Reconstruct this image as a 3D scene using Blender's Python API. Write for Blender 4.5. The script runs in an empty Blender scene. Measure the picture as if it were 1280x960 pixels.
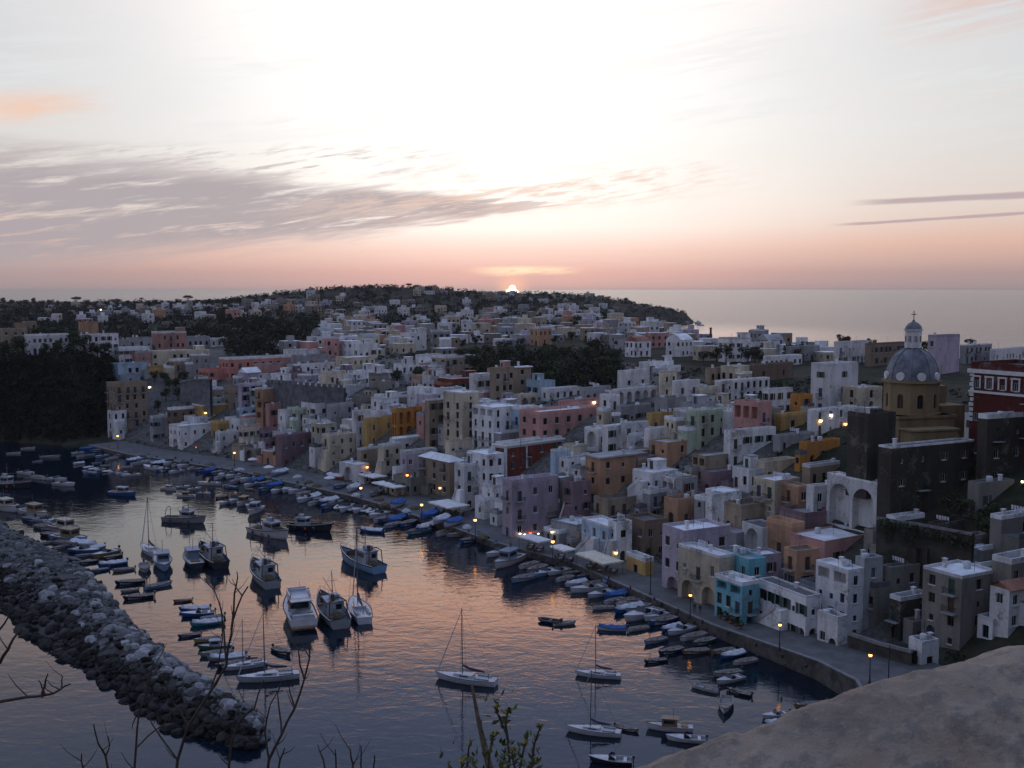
import bpy, math, random
import numpy as np
from mathutils import Vector, Matrix, noise
R = math.radians
random.seed(11)
S = bpy.context.scene
COL = S.collection
# ------------------------------------------------------------------ camera
CAMZ = 60.0
PITCH = R(5.03)
FPX = 1351.0
cd = bpy.data.cameras.new("camera"); cam = bpy.data.objects.new("camera", cd); COL.objects.link(cam)
cd.sensor_width = 36.0; cd.lens = FPX/1280*36.0
cd.clip_start = 0.1; cd.clip_end = 90000
cam.location = (0, 0, CAMZ); cam.rotation_euler = (math.pi/2-PITCH, 0, 0)
S.camera = cam
S.view_settings.view_transform = 'Standard'; S.view_settings.look = 'None'
S.view_settings.exposure = 0.0; S.view_settings.gamma = 1.0
S.cycles.max_bounces = 5; S.cycles.diffuse_bounces = 3; S.cycles.glossy_bounces = 3
S.cycles.sample_clamp_indirect = 3.0
SUN_ELEV = 0.9

# ------------------------------------------------------------------ world: sunset sky
W = bpy.data.worlds.new("World"); S.world = W; W.use_nodes = True
wt = W.node_tree; wt.nodes.clear()
class E:
    """tiny expression helper over shader math nodes"""
    tree = None
    def __init__(s, sock): s.s = sock
    @staticmethod
    def op(o, *a):
        n = E.tree.nodes.new('ShaderNodeMath'); n.operation = o
        for i, v in enumerate(a):
            if isinstance(v, E): E.tree.links.new(v.s, n.inputs[i])
            else: n.inputs[i].default_value = float(v)
        return E(n.outputs[0])
    def __add__(s, o): return E.op('ADD', s, o)
    __radd__ = __add__
    def __sub__(s, o): return E.op('SUBTRACT', s, o)
    def __rsub__(s, o): return E.op('SUBTRACT', o, s)
    def __mul__(s, o): return E.op('MULTIPLY', s, o)
    __rmul__ = __mul__
    def __truediv__(s, o): return E.op('DIVIDE', s, o)
    def abs(s): return E.op('ABSOLUTE', s)
    def sq(s): return E.op('MULTIPLY', s, s)
def sstep(x, a, b):
    n = E.tree.nodes.new('ShaderNodeMapRange'); n.interpolation_type = 'SMOOTHSTEP'
    E.tree.links.new(x.s, n.inputs['Value'])
    for k, v in (('From Min', a), ('From Max', b), ('To Min', 0), ('To Max', 1)):
        n.inputs[k].default_value = v
    if a > b:
        n.inputs['From Min'].default_value = b; n.inputs['From Max'].default_value = a
        n.inputs['To Min'].default_value = 1; n.inputs['To Max'].default_value = 0
    return E(n.outputs[0])
def ramp(x, stops, scale=1.0):
    n = E.tree.nodes.new('ShaderNodeValToRGB'); E.tree.links.new(x.s, n.inputs[0])
    cr = n.color_ramp; cr.interpolation = 'LINEAR'
    while len(cr.elements) < len(stops): cr.elements.new(0.5)
    for el, (p, c) in zip(cr.elements, stops):
        el.position = p; el.color = (c[0]*scale, c[1]*scale, c[2]*scale, 1)
    return n.outputs[0]
def mixc(f, a, b, mode='MIX'):
    n = E.tree.nodes.new('ShaderNodeMix'); n.data_type = 'RGBA'; n.blend_type = mode; n.clamp_result = False
    for i, v in ((0, f), (6, a), (7, b)):
        if isinstance(v, E): E.tree.links.new(v.s, n.inputs[i])
        elif hasattr(v, 'is_linked'): E.tree.links.new(v, n.inputs[i])
        elif i == 0: n.inputs[i].default_value = v
        else: n.inputs[i].default_value = (*v, 1)
    return n.outputs[2]
def combine(x, y, z):
    n = E.tree.nodes.new('ShaderNodeCombineXYZ')
    for i, v in enumerate((x, y, z)):
        if isinstance(v, E): E.tree.links.new(v.s, n.inputs[i])
        else: n.inputs[i].default_value = v
    return n.outputs[0]
def noisef(vec, scale, detail=4, rough=0.5, dist=0.0):
    n = E.tree.nodes.new('ShaderNodeTexNoise'); E.tree.links.new(vec, n.inputs['Vector'])
    n.inputs['Scale'].default_value = scale; n.inputs['Detail'].default_value = detail
    n.inputs['Roughness'].default_value = rough; n.inputs['Distortion'].default_value = dist
    return E(n.outputs['Fac'])
E.tree = wt
tc = wt.nodes.new('ShaderNodeTexCoord'); sep = wt.nodes.new('ShaderNodeSeparateXYZ')
wt.links.new(tc.outputs['Generated'], sep.inputs[0])
dx, dy, dz = E(sep.outputs[0]), E(sep.outputs[1]), E(sep.outputs[2])
elev = E.op('ARCSINE', dz)*(180/math.pi)
azim = E.op('ARCTAN2', dx, dy)*(180/math.pi)
ae = E.op('MAXIMUM', elev, 0.0)
pos = E.op('SQRT', ae/90.0)
def P_(e): return math.sqrt(e/90.0)
SC = 0.4
# towards the sun / beside it / away from it (radiances, over 1 = blown out in the photograph)
front = ramp(pos, [(P_(e), (c[0]*SC, c[1]*SC, c[2]*SC)) for e, c in [
    (0, (.46, .36, .37)), (0.9, (.78, .49, .44)), (2.0, (.96, .72, .64)), (3.2, (1.12, 1.0, .93)), (5, (1.14, 1.09, 1.03)),
    (10, (1.16, 1.14, 1.11)), (14.2, (1.32, 1.22, 1.15)), (15.8, (3.6, 1.9, 1.20)), (17.6, (2.3, 1.25, .95)), (19, (.95, .78, .82)), (20.8, (.48, .56, .88)), (26, (.40, .53, .95)), (50, (.30, .44, .82)), (90, (.25, .36, .66))]])
side = ramp(pos, [(P_(e), (c[0]*SC, c[1]*SC, c[2]*SC)) for e, c in [
    (0, (.29, .265, .285)), (0.8, (.42, .31, .305)), (2.4, (.72, .46, .375)), (4.2, (.72, .62, .565)), (8, (.68, .675, .67)),
    (13, (.61, .63, .665)), (16, (.62, .60, .63)), (19, (.46, .48, .60)), (23, (.40, .47, .70)), (30, (.42, .55, .88)), (55, (.31, .44, .81)), (90, (.25, .36, .66))]])
east = ramp(pos, [(P_(e), (c[0]*SC, c[1]*SC, c[2]*SC)) for e, c in [
    (0, (.13, .14, .21)), (8, (.21, .20, .30)), (16, (.24, .24, .37)), (30, (.21, .27, .47)), (60, (.22, .32, .60)), (90, (.25, .36, .66))]])
wn = noisef(combine(azim*.06, elev*.12, 4.0), 1.0, 3, .5)
ws = E.op('POWER', math.e, ((azim+.8+(wn-.5)*7.0)/E.op('ADD', 15.5, elev*.15)).sq()*-1.0)
we = sstep(azim.abs(), 45, 125)
sky = mixc(we, mixc(ws, side, front), east)
# clouds, laid out by azimuth and elevation
def wisps(sx, sy, shear, scale, detail=5, rough=.55, off=0.0):
    return noisef(combine(azim*sx+off, (elev-azim*shear)*sy, 0.0), scale, detail, rough, .3)
def cloud(base, mask, colr):
    return mixc(mask, base, tuple(v*SC for v in colr))
n1 = wisps(.045, .75, .11, 1.0); n2 = wisps(.16, 2.1, .14, 1.0, 4, .62, 3.0); n3 = wisps(.55, 4.2, .15, 1.0, 4, .65, 9.0)
# the long mauve bank low on the left, thinning out to the right
cen = 4.25+azim*0.022
half = E.op('MAXIMUM', 1.6-(azim+12)*0.105, 0.05)
vv = (elev-cen-(n1-.5)*2.2-(n2-.5)*1.6).abs()/half
bank = sstep(vv, 1.35, .55)*sstep(azim, 7, -3)
streak = sstep(n1*.34+n2*.40+n3*.26, .36, .50)
sky = cloud(sky, bank*streak*.95, (.41, .375, .405))
# its rippled upper edge
m = sstep((elev-(6.4+(azim+12)*0.02)).abs(), 1.2, .2)*sstep(azim, 0, -8)*sstep(n2*.5+n3*.5, .47, .60)
sky = cloud(sky, m*.8, (.52, .47, .47))
# striped veil to its right
m = sstep((elev-(4.9+azim*0.09)).abs(), 1.5, .2)*sstep(azim.abs(), 15, 5)*sstep(n1*.5+n3*.5, .46, .58)
sky = cloud(sky, m*.75, (.80, .62, .54))
# mackerel wisps above the sun
m = sstep((elev-(11.1+(azim+3)*0.10)).abs(), 1.0, .1)*sstep((azim+4.5).abs(), 5.5, 1.0)*sstep(n3*.55+n2*.45, .50, .62)
sky = cloud(sky, m*.55, (.72, .70, .66))
m = sstep((elev-5.75).abs(), .45, .0)*sstep((azim+2.3).abs(), 1.0, .2)*sstep(n3, .3, .6)
sky = cloud(sky, m*.5, (.70, .62, .60))
# salmon cloud at the left edge, peach cloud high on the right
m = sstep((elev-(8.55+(azim+24)*.10)).abs(), 1.1, .1)*sstep(azim, -19, -24)*sstep(n1*.5+n2*.5, .36, .52)
sky = cloud(sky, m*.9, (.88, .60, .47))
m = sstep((elev-(13.4+(azim-23)*.12)).abs(), 2.2, .3)*sstep(azim, 17, 23)*sstep(n1*.5+n2*.5, .40, .56)
sky = cloud(sky, m*.85, (.74, .54, .48))
m = sstep((elev-8.9).abs(), 1.4, .2)*sstep(azim, 14, 20)*sstep(n1*.4+n2*.6, .50, .64)
sky = cloud(sky, m*.5, (.86, .74, .66))
# two dark lens clouds at the right
for c0, sl, h, a0, a1 in ((4.33, .020, .20, 16.6, 19.5), (3.35, .045, .10, 15.9, 18.0)):
    m = sstep((elev-(c0+(azim-20)*sl)-(n2-.5)*.16).abs(), h, h*.35)*sstep(azim, a0, a1)
    sky = cloud(sky, m*.85, (.47, .37, .40))
# bright bars just over the sun, and its disc sinking behind the hill
m = sstep((elev-.95-(n2-.5)*.5).abs(), .30, .05)*sstep((azim-.7).abs(), 3.6, .4)*sstep(n3*.5+n2*.5, .38, .52)
sky = cloud(sky, m*.6, (1.4, 1.12, .68))
r2 = E.op('SQRT', (azim-.02).sq()+(elev-.02).sq())
sky = cloud(sky, sstep(r2, 1.2, .1)*.4, (1.3, .72, .42))
sky = cloud(sky, sstep(r2, .19, .15), (9.0, 5.5, 2.2))
m = sstep(n1*.45+n2*.35+n3*.2, .48, .60)*sstep(elev, 5, 9)
sky = cloud(sky, m*.35, (.80, .82, .84))
ground_dark = sstep(elev, -1.5, -.2)
sky = mixc(ground_dark, (.03, .035, .05), sky)
nish = wt.nodes.new('ShaderNodeTexSky'); nish.sky_type = 'NISHITA'; nish.sun_disc = False
nish.sun_elevation = R(SUN_ELEV); nish.sun_rotation = R(0.0)
sc = wt.nodes.new('ShaderNodeVectorMath'); sc.operation = 'SCALE'; wt.links.new(sky, sc.inputs[0]); sc.inputs['Scale'].default_value = 1/SC/0.1
sc2 = wt.nodes.new('ShaderNodeVectorMath'); sc2.operation = 'SCALE'; wt.links.new(nish.outputs[0], sc2.inputs[0]); sc2.inputs['Scale'].default_value = .05
ad = wt.nodes.new('ShaderNodeVectorMath'); ad.operation = 'ADD'
wt.links.new(sc.outputs[0], ad.inputs[0]); wt.links.new(sc2.outputs[0], ad.inputs[1])
bg = wt.nodes.new('ShaderNodeBackground'); bg.inputs['Strength'].default_value = 0.1
wt.links.new(ad.outputs[0], bg.inputs[0])
wo = wt.nodes.new('ShaderNodeOutputWorld'); wt.links.new(bg.outputs[0], wo.inputs[0])
# the sun, almost set, straight ahead behind the hill
sl = bpy.data.lights.new("sun", 'SUN'); sl.energy = 0.25; sl.angle = R(0.5); sl.color = (1, .55, .28)
so = bpy.data.objects.new("sun", sl); COL.objects.link(so)
so.rotation_euler = (R(90-SUN_ELEV), 0, R(180)); so.location = (0, 300, 200)

# ------------------------------------------------------------------ helpers
CP, SP = math.cos(PITCH), math.sin(PITCH)
def ray(px, py):
    u = (px-640)/FPX; v = (480-py)/FPX
    return Vector((u, CP+v*SP, -SP+v*CP))
def onz(px, py, z=0.0):
    d = ray(px, py); t = (z-CAMZ)/d.z
    return Vector((d.x*t, d.y*t, z))
def atD(px, py, Y):
    d = ray(px, py); t = Y/d.y
    return Vector((d.x*t, Y, CAMZ+d.z*t))
def proj(p):
    d = p[1]*CP-(p[2]-CAMZ)*SP
    if d <= .01: return (-9999, -9999, d)
    return (640+FPX*p[0]/d, 480-FPX*(p[1]*SP+(p[2]-CAMZ)*CP)/d, d)
class MB:
    """collects polygons of one mesh"""
    def __init__(s): s.v = []; s.f = []; s.m = []; s.sm = []
    def poly(s, pts, mi=0, smooth=False):
        i = len(s.v); s.v.extend([tuple(p) for p in pts]); s.f.append(tuple(range(i, i+len(pts)))); s.m.append(mi); s.sm.append(smooth)
    def grid(s, rows, mi=0, smooth=True, closed=False):
        i = len(s.v); n = len(rows[0])
        for r in rows: s.v.extend([tuple(p) for p in r])
        for a in range(len(rows)-1):
            for b in range(n if closed else n-1):
                b2 = (b+1) % n
                s.f.append((i+a*n+b, i+a*n+b2, i+(a+1)*n+b2, i+(a+1)*n+b)); s.m.append(mi); s.sm.append(smooth)
    def box(s, c, d, rot=0.0, mi=0, tilt=None):
        hx, hy, hz = d[0]/2, d[1]/2, d[2]/2
        ca, sa = math.cos(rot), math.sin(rot)
        i = len(s.v)
        for z in (-hz, hz):
            for x, y in ((-hx, -hy), (hx, -hy), (hx, hy), (-hx, hy)):
                p = Vector((x, y, z))
                if tilt: p = tilt @ p
                s.v.append((c[0]+p.x*ca-p.y*sa, c[1]+p.x*sa+p.y*ca, c[2]+p.z))
        for f in ((3, 2, 1, 0), (4, 5, 6, 7), (0, 1, 5, 4), (1, 2, 6, 5), (2, 3, 7, 6), (3, 0, 4, 7)):
            s.f.append(tuple(i+k for k in f)); s.m.append(mi); s.sm.append(False)
    def tube(s, pts, rad, n=6, mi=0, smooth=True, cap=True):
        pts = [Vector(p) for p in pts]
        if not isinstance(rad, (list, tuple)): rad = [rad]*len(pts)
        rows = []
        for k, p in enumerate(pts):
            t = (pts[min(k+1, len(pts)-1)]-pts[max(k-1, 0)]).normalized()
            a = t.orthogonal() if k == 0 else (a-t*a.dot(t))
            a.normalize(); b = t.cross(a)
            rows.append([p+(a*math.cos(2*math.pi*j/n)+b*math.sin(2*math.pi*j/n))*rad[k] for j in range(n)])
        s.grid(rows, mi, smooth, True)
        if cap:
            s.poly(rows[0][::-1], mi); s.poly(rows[-1], mi)
    def lathe(s, c, prof, n=16, mi=0, smooth=True, a0=0, a1=2*math.pi):
        full = abs(a1-a0-2*math.pi) < 1e-6
        rows = []
        for r, z in prof:
            rows.append([(c[0]+r*math.cos(a0+(a1-a0)*j/n), c[1]+r*math.sin(a0+(a1-a0)*j/n), c[2]+z) for j in range(n if full else n+1)])
        s.grid(rows, mi, smooth, full)
    def prism(s, outline, z0, z1, mi=0):
        n = len(outline); b = [(x, y, z0) for x, y in outline]; t = [(x, y, z1) for x, y in outline]
        for k in range(n): s.poly([b[k], b[(k+1) % n], t[(k+1) % n], t[k]], mi)
        s.poly(t, mi); s.poly(b[::-1], mi)
    def mesh(s, name, mats):
        me = bpy.data.meshes.new(name); me.from_pydata(s.v, [], s.f)
        for m in (mats if isinstance(mats, (list, tuple)) else [mats]): me.materials.append(m)
        me.polygons.foreach_set('material_index', s.m); me.polygons.foreach_set('use_smooth', s.sm)
        me.update(); return me
    def build(s, name, mats, parent=None, loc=None, rz=0.0):
        return mo(name, s.mesh(name, mats), parent, loc, rz)
def mo(name, me, parent=None, loc=None, rz=0.0):
    o = bpy.data.objects.new(name, me); COL.objects.link(o)
    if parent: o.parent = parent
    if loc is not None: o.location = loc
    if rz: o.rotation_euler = (0, 0, rz)
    return o
def empty(name, loc=(0, 0, 0), rz=0.0):
    o = bpy.data.objects.new(name, None); COL.objects.link(o); o.location = loc; o.rotation_euler = (0, 0, rz)
    o.empty_display_size = .5; return o
def tag(o, label=None, cat=None, group=None, kind=None):
    if label: o['label'] = label
    if cat: o['category'] = cat
    if group: o['group'] = group
    if kind: o['kind'] = kind
    return o
KIDS = {}
def copy_tree(o, parent=None):
    c = o.copy(); COL.objects.link(c)
    if parent: c.parent = parent
    for ch in o.children: copy_tree(ch, c)
    return c
# ------------------------------------------------------------------ materials
def newmat(name):
    m = bpy.data.materials.new(name); m.use_nodes = True; E.tree = m.node_tree
    b = m.node_tree.nodes['Principled BSDF']; return m, m.node_tree, b
def objvec(t, which='Object'):
    n = t.nodes.new('ShaderNodeTexCoord'); return n.outputs[which]
def mat(name, c, rough=.7, metal=0.0, var=.15, scale=1.5, objcol=False, spec=None, bump=0.0, c2=None):
    """solid material with soft mottling; objcol multiplies by the object's own colour"""
    m, t, b = newmat(name)
    v = objvec(t)
    n = noisef(v, scale, 4, .6)
    lo = tuple(x*(1-var) for x in c); hi = c2 if c2 else tuple(min(1, x*(1+var)) for x in c)
    colr = mixc(sstep(n, .3, .7), lo, hi)
    if objcol:
        oi = t.nodes.new('ShaderNodeObjectInfo'); colr = mixc(1.0, colr, oi.outputs['Color'], 'MULTIPLY')
    t.links.new(colr, b.inputs['Base Color'])
    b.inputs['Roughness'].default_value = rough; b.inputs['Metallic'].default_value = metal
    if spec is not None: b.inputs['Specular IOR Level'].default_value = spec
    if bump:
        bn = t.nodes.new('ShaderNodeBump'); bn.inputs['Strength'].default_value = bump; bn.inputs['Distance'].default_value = .05
        t.links.new(noisef(v, scale*4, 5, .65).s, bn.inputs['Height']); t.links.new(bn.outputs[0], b.inputs['Normal'])
    return m
def plaster(name, c):
    """weathered lime plaster: patches, rain streaks, bare spots"""
    m, t, b = newmat(name)
    g = t.nodes.new('ShaderNodeNewGeometry'); v = g.outputs['Position']
    oi = t.nodes.new('ShaderNodeObjectInfo')
    mp = t.nodes.new('ShaderNodeMapping'); mp.inputs['Scale'].default_value = (.55, .55, .13); t.links.new(v, mp.inputs[0])
    streak = noisef(mp.outputs[0], .9, 4, .6); patch = noisef(v, .22, 5, .62); fine = noisef(v, 2.2, 4, .6)
    lo = tuple(x*.50 for x in c)
    colr = mixc(sstep(streak*.55+fine*.25+patch*.2, .40, .66)*.75, c, lo)
    stone = (.24, .215, .185)
    colr = mixc(sstep(patch*.65+fine*.35, .53, .64)*.7, colr, stone)
    br = E(oi.outputs['Random'])*.34+.74
    colr = mixc(1.0, colr, combine(br, br, br), 'MULTIPLY')
    t.links.new(colr, b.inputs['Base Color'])
    b.inputs['Roughness'].default_value = .9; b.inputs['Specular IOR Level'].default_value = .2
    bn = t.nodes.new('ShaderNodeBump'); bn.inputs['Strength'].default_value = .35; bn.inputs['Distance'].default_value = .06
    t.links.new(fine.s, bn.inputs['Height']); t.links.new(bn.outputs[0], b.inputs['Normal'])
    return m
def lerp(a, b, t): return a+(b-a)*t
def interp(x, pts): return float(np.interp(x, [p[0] for p in pts], [p[1] for p in pts]))
def emit(name, c, st):
    m, t, b = newmat(name)
    b.inputs['Base Color'].default_value = (*c, 1); b.inputs['Emission Color'].default_value = (*c, 1); b.inputs['Emission Strength'].default_value = st
    return m
# ================================================================== the land
SHORE_PX = [(110, 560), (160, 572), (230, 583), (290, 592), (350, 606), (400, 617), (440, 626), (490, 641), (530, 655), (570, 668), (620, 686),
            (680, 702), (720, 714), (770, 738), (830, 766), (890, 795), (960, 824), (1020, 850), (1068, 880)]
QUAY = [onz(px, py).xy.copy() for px, py in SHORE_PX]
HARB = [Vector((-1150, 300)), Vector((-420, 420)), Vector((-205, 424)), Vector((-190, 418))]+QUAY+[Vector((52, 140)), Vector((40, 134)), Vector((22, 118)), Vector((14, 92)), Vector((8, 66)), Vector((0, 47)), Vector((-30, 30)), Vector((-120, -40)), Vector((-300, -200))]
BACK = [Vector((-300, -400)), Vector((500, -400)), Vector((500, -100)), Vector((430, 100)), Vector((345, 250)), Vector((285, 380)), Vector((235, 470)), Vector((190, 560)), Vector((160, 680)), Vector((152, 800)),
        Vector((160, 900)), Vector((165, 1000)), Vector((152, 1200)), Vector((155, 1400)), Vector((190, 1500)), Vector((225, 1600)), Vector((262, 1740)), Vector((310, 1860)), Vector((330, 1960)), Vector((322, 2010)), Vector((200, 2110)), Vector((0, 2200)), Vector((-300, 2260)), Vector((-1300, 2300)), Vector((-1500, 1500)), Vector((-1500, 300))]
def segdist(P, line):
    best = np.full(len(P), 1e9)
    for a, b in zip(line[:-1], line[1:]):
        d = np.array(b-a); L2 = d@d; t = np.clip(((P-np.array(a))@d)/L2, 0, 1)
        q = np.array(a)+t[:, None]*d; best = np.minimum(best, np.hypot(*(P-q).T))
    return best
def inside(P, poly):
    x, y = P[:, 0], P[:, 1]; c = np.zeros(len(P), bool); n = len(poly)
    for i in range(n):
        a, b = poly[i], poly[(i+1) % n]
        cond = ((a[1] > y) != (b[1] > y))
        with np.errstate(divide='ignore', invalid='ignore'):
            xi = (b[0]-a[0])*(y-a[1])/(b[1]-a[1])+a[0]
        c ^= cond & (x < xi)
    return c
LAND = HARB+BACK
def sm(x, a, b):
    t = np.clip((x-a)/(b-a), 0, 1); return t*t*(3-2*t)
def farw_(y): return sm(y, 1400, 1700)
def terrain(P):
    P = np.asarray(P, float).reshape(-1, 2); x, y = P[:, 0], P[:, 1]
    sh = segdist(P, HARB); sb = segdist(P, BACK+[BACK[0]]) if False else segdist(P, BACK); ins = inside(P, LAND)
    common = np.interp(sh, [0, 14, 18, 32, 61, 110, 250, 600, 2000], [1.0, 1.2, 2.4, 10.5, 23, 29, 32, 33, 34])
    cliff = np.interp(sh, [0, 3, 9, 18, 60, 250, 2000], [0, 4, 20, 31, 34, 35, 38])
    steep = np.interp(sh, [0, 3, 32, 42, 60, 100, 200], [0, 4, 44, 55.6, 57, 60, 70])
    wc = sm(-x, 168, 184)*(1-sm(y, 560, 640)); wsq = 1-sm(y, 62, 100)
    z = common*(1-wc)+cliff*wc
    z = z*(1-wsq)+steep*wsq
    wr = sm(x, 62, 100)*(1-sm(y, 150, 235))                      # shoulder of the headland on the right
    z = z+wr*np.interp(sh, [0, 15, 60, 120], [0, 2, 9, 16])
    z = z+sm(x, 55, 120)*(1-sm(y, 95, 170))*sm(sh, 10, 60)*34      # the headland's own summit, right of the picture
    back = np.interp(sb, [0, 3, 14, 40, 120], [0, 5, 18, 27, 46])+np.maximum(sb-120, 0)*.3
    farw = sm(y, 1300, 1700)
    back = back*(1-farw)+farw*np.interp(sb, [0, 5, 22, 60, 140], [0, 4, 29, 37, 60])
    hill = 26*np.exp(-((np.abs(x+190)/190)**2.6)-((y-1480)/240)**2)+15*np.exp(-((x-30)/150)**2-((y-1800)/220)**2)
    roll = np.array([noise.noise(Vector((px*.006, py*.006, 3.3))) for px, py in P])*5.0*sm(sh, 60, 300)*sm(sb, 30, 200)
    z = z+hill+roll
    z = z*(1-.5*farw_(y)*sm(x, 170, 330))
    z = np.minimum(z, back)
    flat = sm(np.hypot(x, y-1), 9, 5.5); z = z*(1-flat)+56.2*flat
    return np.where(ins, z, -4.0-np.minimum(np.minimum(sh, sb)*.1, 6))
def tz(x, y): return float(terrain([[x, y]])[0])
def Y_near(ys, k): return ys[k] < 600
def hit(px, py, extra=0.0, D0=100, D1=2300):
    """where the view ray of a photo point meets the ground"""
    d = ray(px, py); ys = np.concatenate([np.arange(D0, 600, 2.0), np.arange(600, D1, 8.0)])
    P = np.stack([d.x/d.y*ys, ys], 1); zr = CAMZ+d.z/d.y*ys; zt = terrain(P)+extra
    k = np.argmax(zr <= zt)
    if zr[k] > zt[k]: k = len(ys)-1
    Y = float(ys[k])-random.random()*(ys[1]-ys[0] if Y_near(ys, k) else 8.0)*.9
    return Y, float(terrain([[d.x/d.y*Y, Y]])[0])

# ---- ground sheet
xs = np.concatenate([np.arange(-1500, -300, 25), np.arange(-300, 170, 4.0), np.arange(170, 500.1, 15)])
ys = np.concatenate([np.arange(-400, -20, 20), np.arange(-20, 520, 4.0), np.arange(520, 900, 10), np.arange(900, 2320, 18)])
GX, GY = np.meshgrid(xs, ys); GZ = terrain(np.stack([GX.ravel(), GY.ravel()], 1))
rng = np.random.RandomState(4)
GZ = np.where(GZ > 2.5, GZ+(rng.rand(len(GZ))-.5)*.5, GZ)
nx, ny = len(xs), len(ys)
gm = bpy.data.meshes.new("ground")
ii = (np.arange(ny-1)[:, None]*nx+np.arange(nx-1)[None, :]).ravel()
gm.from_pydata(np.stack([GX.ravel(), GY.ravel(), GZ], 1).tolist(), [], np.stack([ii, ii+1, ii+nx+1, ii+nx], 1).tolist())
gm.polygons.foreach_set('use_smooth', [True]*len(gm.polygons))
m, t, b = newmat("earth and scrub")
v = t.nodes.new('ShaderNodeNewGeometry').outputs['Position']
n1 = noisef(v, .035, 6, .6); n2 = noisef(v, .4, 5, .6)
c = mixc(sstep(n1*.6+n2*.4, .42, .6), (.022, .026, .013), (.05, .046, .03))
sx = t.nodes.new('ShaderNodeSeparateXYZ'); t.links.new(t.nodes.new('ShaderNodeNewGeometry').outputs['Normal'], sx.inputs[0])
c = mixc(sstep(E(sx.outputs[2]), .75, .4)*.6, c, (.06, .052, .042))
t.links.new(c, b.inputs['Base Color']); b.inputs['Roughness'].default_value = .95; b.inputs['Specular IOR Level'].default_value = .1
at = gm.attributes.new('paved', 'FLOAT', 'POINT'); Pp = np.stack([GX.ravel(), GY.ravel()], 1)
qd = segdist(Pp, QUAY); at.data.foreach_set('value', ((1-sm(qd, 120, 170))*(1-sm(-Pp[:, 0], 150, 165))*(1-sm(Pp[:, 0], 57, 68))*sm(GZ, 1, 2)).astype(np.float32))
an = t.nodes.new('ShaderNodeAttribute'); an.attribute_name = 'paved'
pc = mixc(sstep(noisef(v, .8, 5, .65), .35, .65), (.085, .08, .072), (.19, .18, .165)); c = mixc(E(an.outputs['Fac'])*.85, c, pc); t.links.new(c, b.inputs['Base Color'])
gm.materials.append(m)
tag(mo("ground", gm), kind='structure')

# ---- sea
m, t, b = newmat("sea water")
v = t.nodes.new('ShaderNodeNewGeometry').outputs['Position']
b.inputs['Base Color'].default_value = (.004, .010, .018, 1); b.inputs['IOR'].default_value = 1.33
sp = t.nodes.new('ShaderNodeSeparateXYZ'); t.links.new(v, sp.inputs[0])
open_sea = sstep(E(sp.outputs[1])+E(sp.outputs[0])*.6, 480, 900)
calm = E.op('POWER', math.e, (((E(sp.outputs[0])-270.0)/170.0).sq()+((E(sp.outputs[1])-1420.0)/330.0).sq())*-1.0)   # sheltered water behind the headland
open_sea = open_sea*(1.0-calm*.93)
t.links.new((open_sea*.16+.045).s, b.inputs['Roughness']); t.links.new((.5-open_sea*.29).s, b.inputs['Specular IOR Level'])
mp = t.nodes.new('ShaderNodeMapping'); t.links.new(v, mp.inputs[0]); mp.inputs['Scale'].default_value = (.7, 1.15, 1); mp.inputs['Rotation'].default_value = (0, 0, R(18))
w = noisef(mp.outputs[0], .42, 3, .5, .6)*.75+noisef(mp.outputs[0], 1.5, 3, .55, .3)*.22
wl = noisef(mp.outputs[0], .055, 3, .5)*2.2
hgt = w*(.35+noisef(v, .03, 2, .5)*.9+open_sea*9.0)+wl*.5+noisef(mp.outputs[0], .012, 4, .6)*open_sea*40
bn = t.nodes.new('ShaderNodeBump'); bn.inputs['Strength'].default_value = 1.0; bn.inputs['Distance'].default_value = .07
t.links.new(hgt.s, bn.inputs['Height']); t.links.new(bn.outputs[0], b.inputs['Normal'])
sea = MB(); XX = [-60000, -3000, -400, 400, 3000, 60000]; YY = [-3000, -400, 0, 600, 3000, 12000, 80000]
sea.grid([[(x, y, 0) for x in XX] for y in YY], 0, False)
tag(sea.build("sea", m), kind='structure')

# ---- quay along the harbour front
def offset(line, d):
    out = []
    for k, p in enumerate(line):
        a = line[max(k-1, 0)]; c_ = line[min(k+1, len(line)-1)]; tt = (c_-a).normalized()
        out.append(p+Vector((-tt.y, tt.x))*d)
    return out
def qz(k): return interp(k, [(0, 1.2), (12, 1.5), (15, 2.0), (len(QUAY)-1, 3.6)])
QL = QUAY+[QUAY[-1]+Vector((-1, -10)), QUAY[-1]+Vector((-8, -20))]
QI = offset(QL, 16.0); QI2 = offset(QL, .55)
stone_m = mat("harbour paving stone", (.10, .096, .094), .85, 0, .25, .35, bump=.4)
kerb_m = mat("pale kerb stone", (.19, .185, .18), .8, 0, .2, .8)
wall_m = mat("weedy quay wall stone", (.075, .068, .06), .85, 0, .5, .6, bump=.6)
q = MB(); zs = [qz(min(k, len(QUAY)-1)) for k in range(len(QL))]
for k in range(len(QL)-1):
    z0, z1 = zs[k], zs[k+1]
    q.poly([(*QI2[k], z0), (*QI2[k+1], z1), (*QI[k+1], z1+.25), (*QI[k], z0+.25)], 0)
    q.poly([(*QL[k], -3), (*QL[k+1], -3), (*QL[k+1], z1-.1), (*QL[k], z0-.1)], 1)
    q.poly([(*QI[k], -3), (*QI[k+1], -3), (*QI[k+1], z1+.25), (*QI[k], z0+.25)], 1)
q.poly([(*QL[0], -3), (*QL[0], zs[0]), (*QI[0], zs[0]), (*QI[0], -3)], 1)
tag(q.build("quay", [stone_m, wall_m]), kind='structure')
q = MB()
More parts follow.
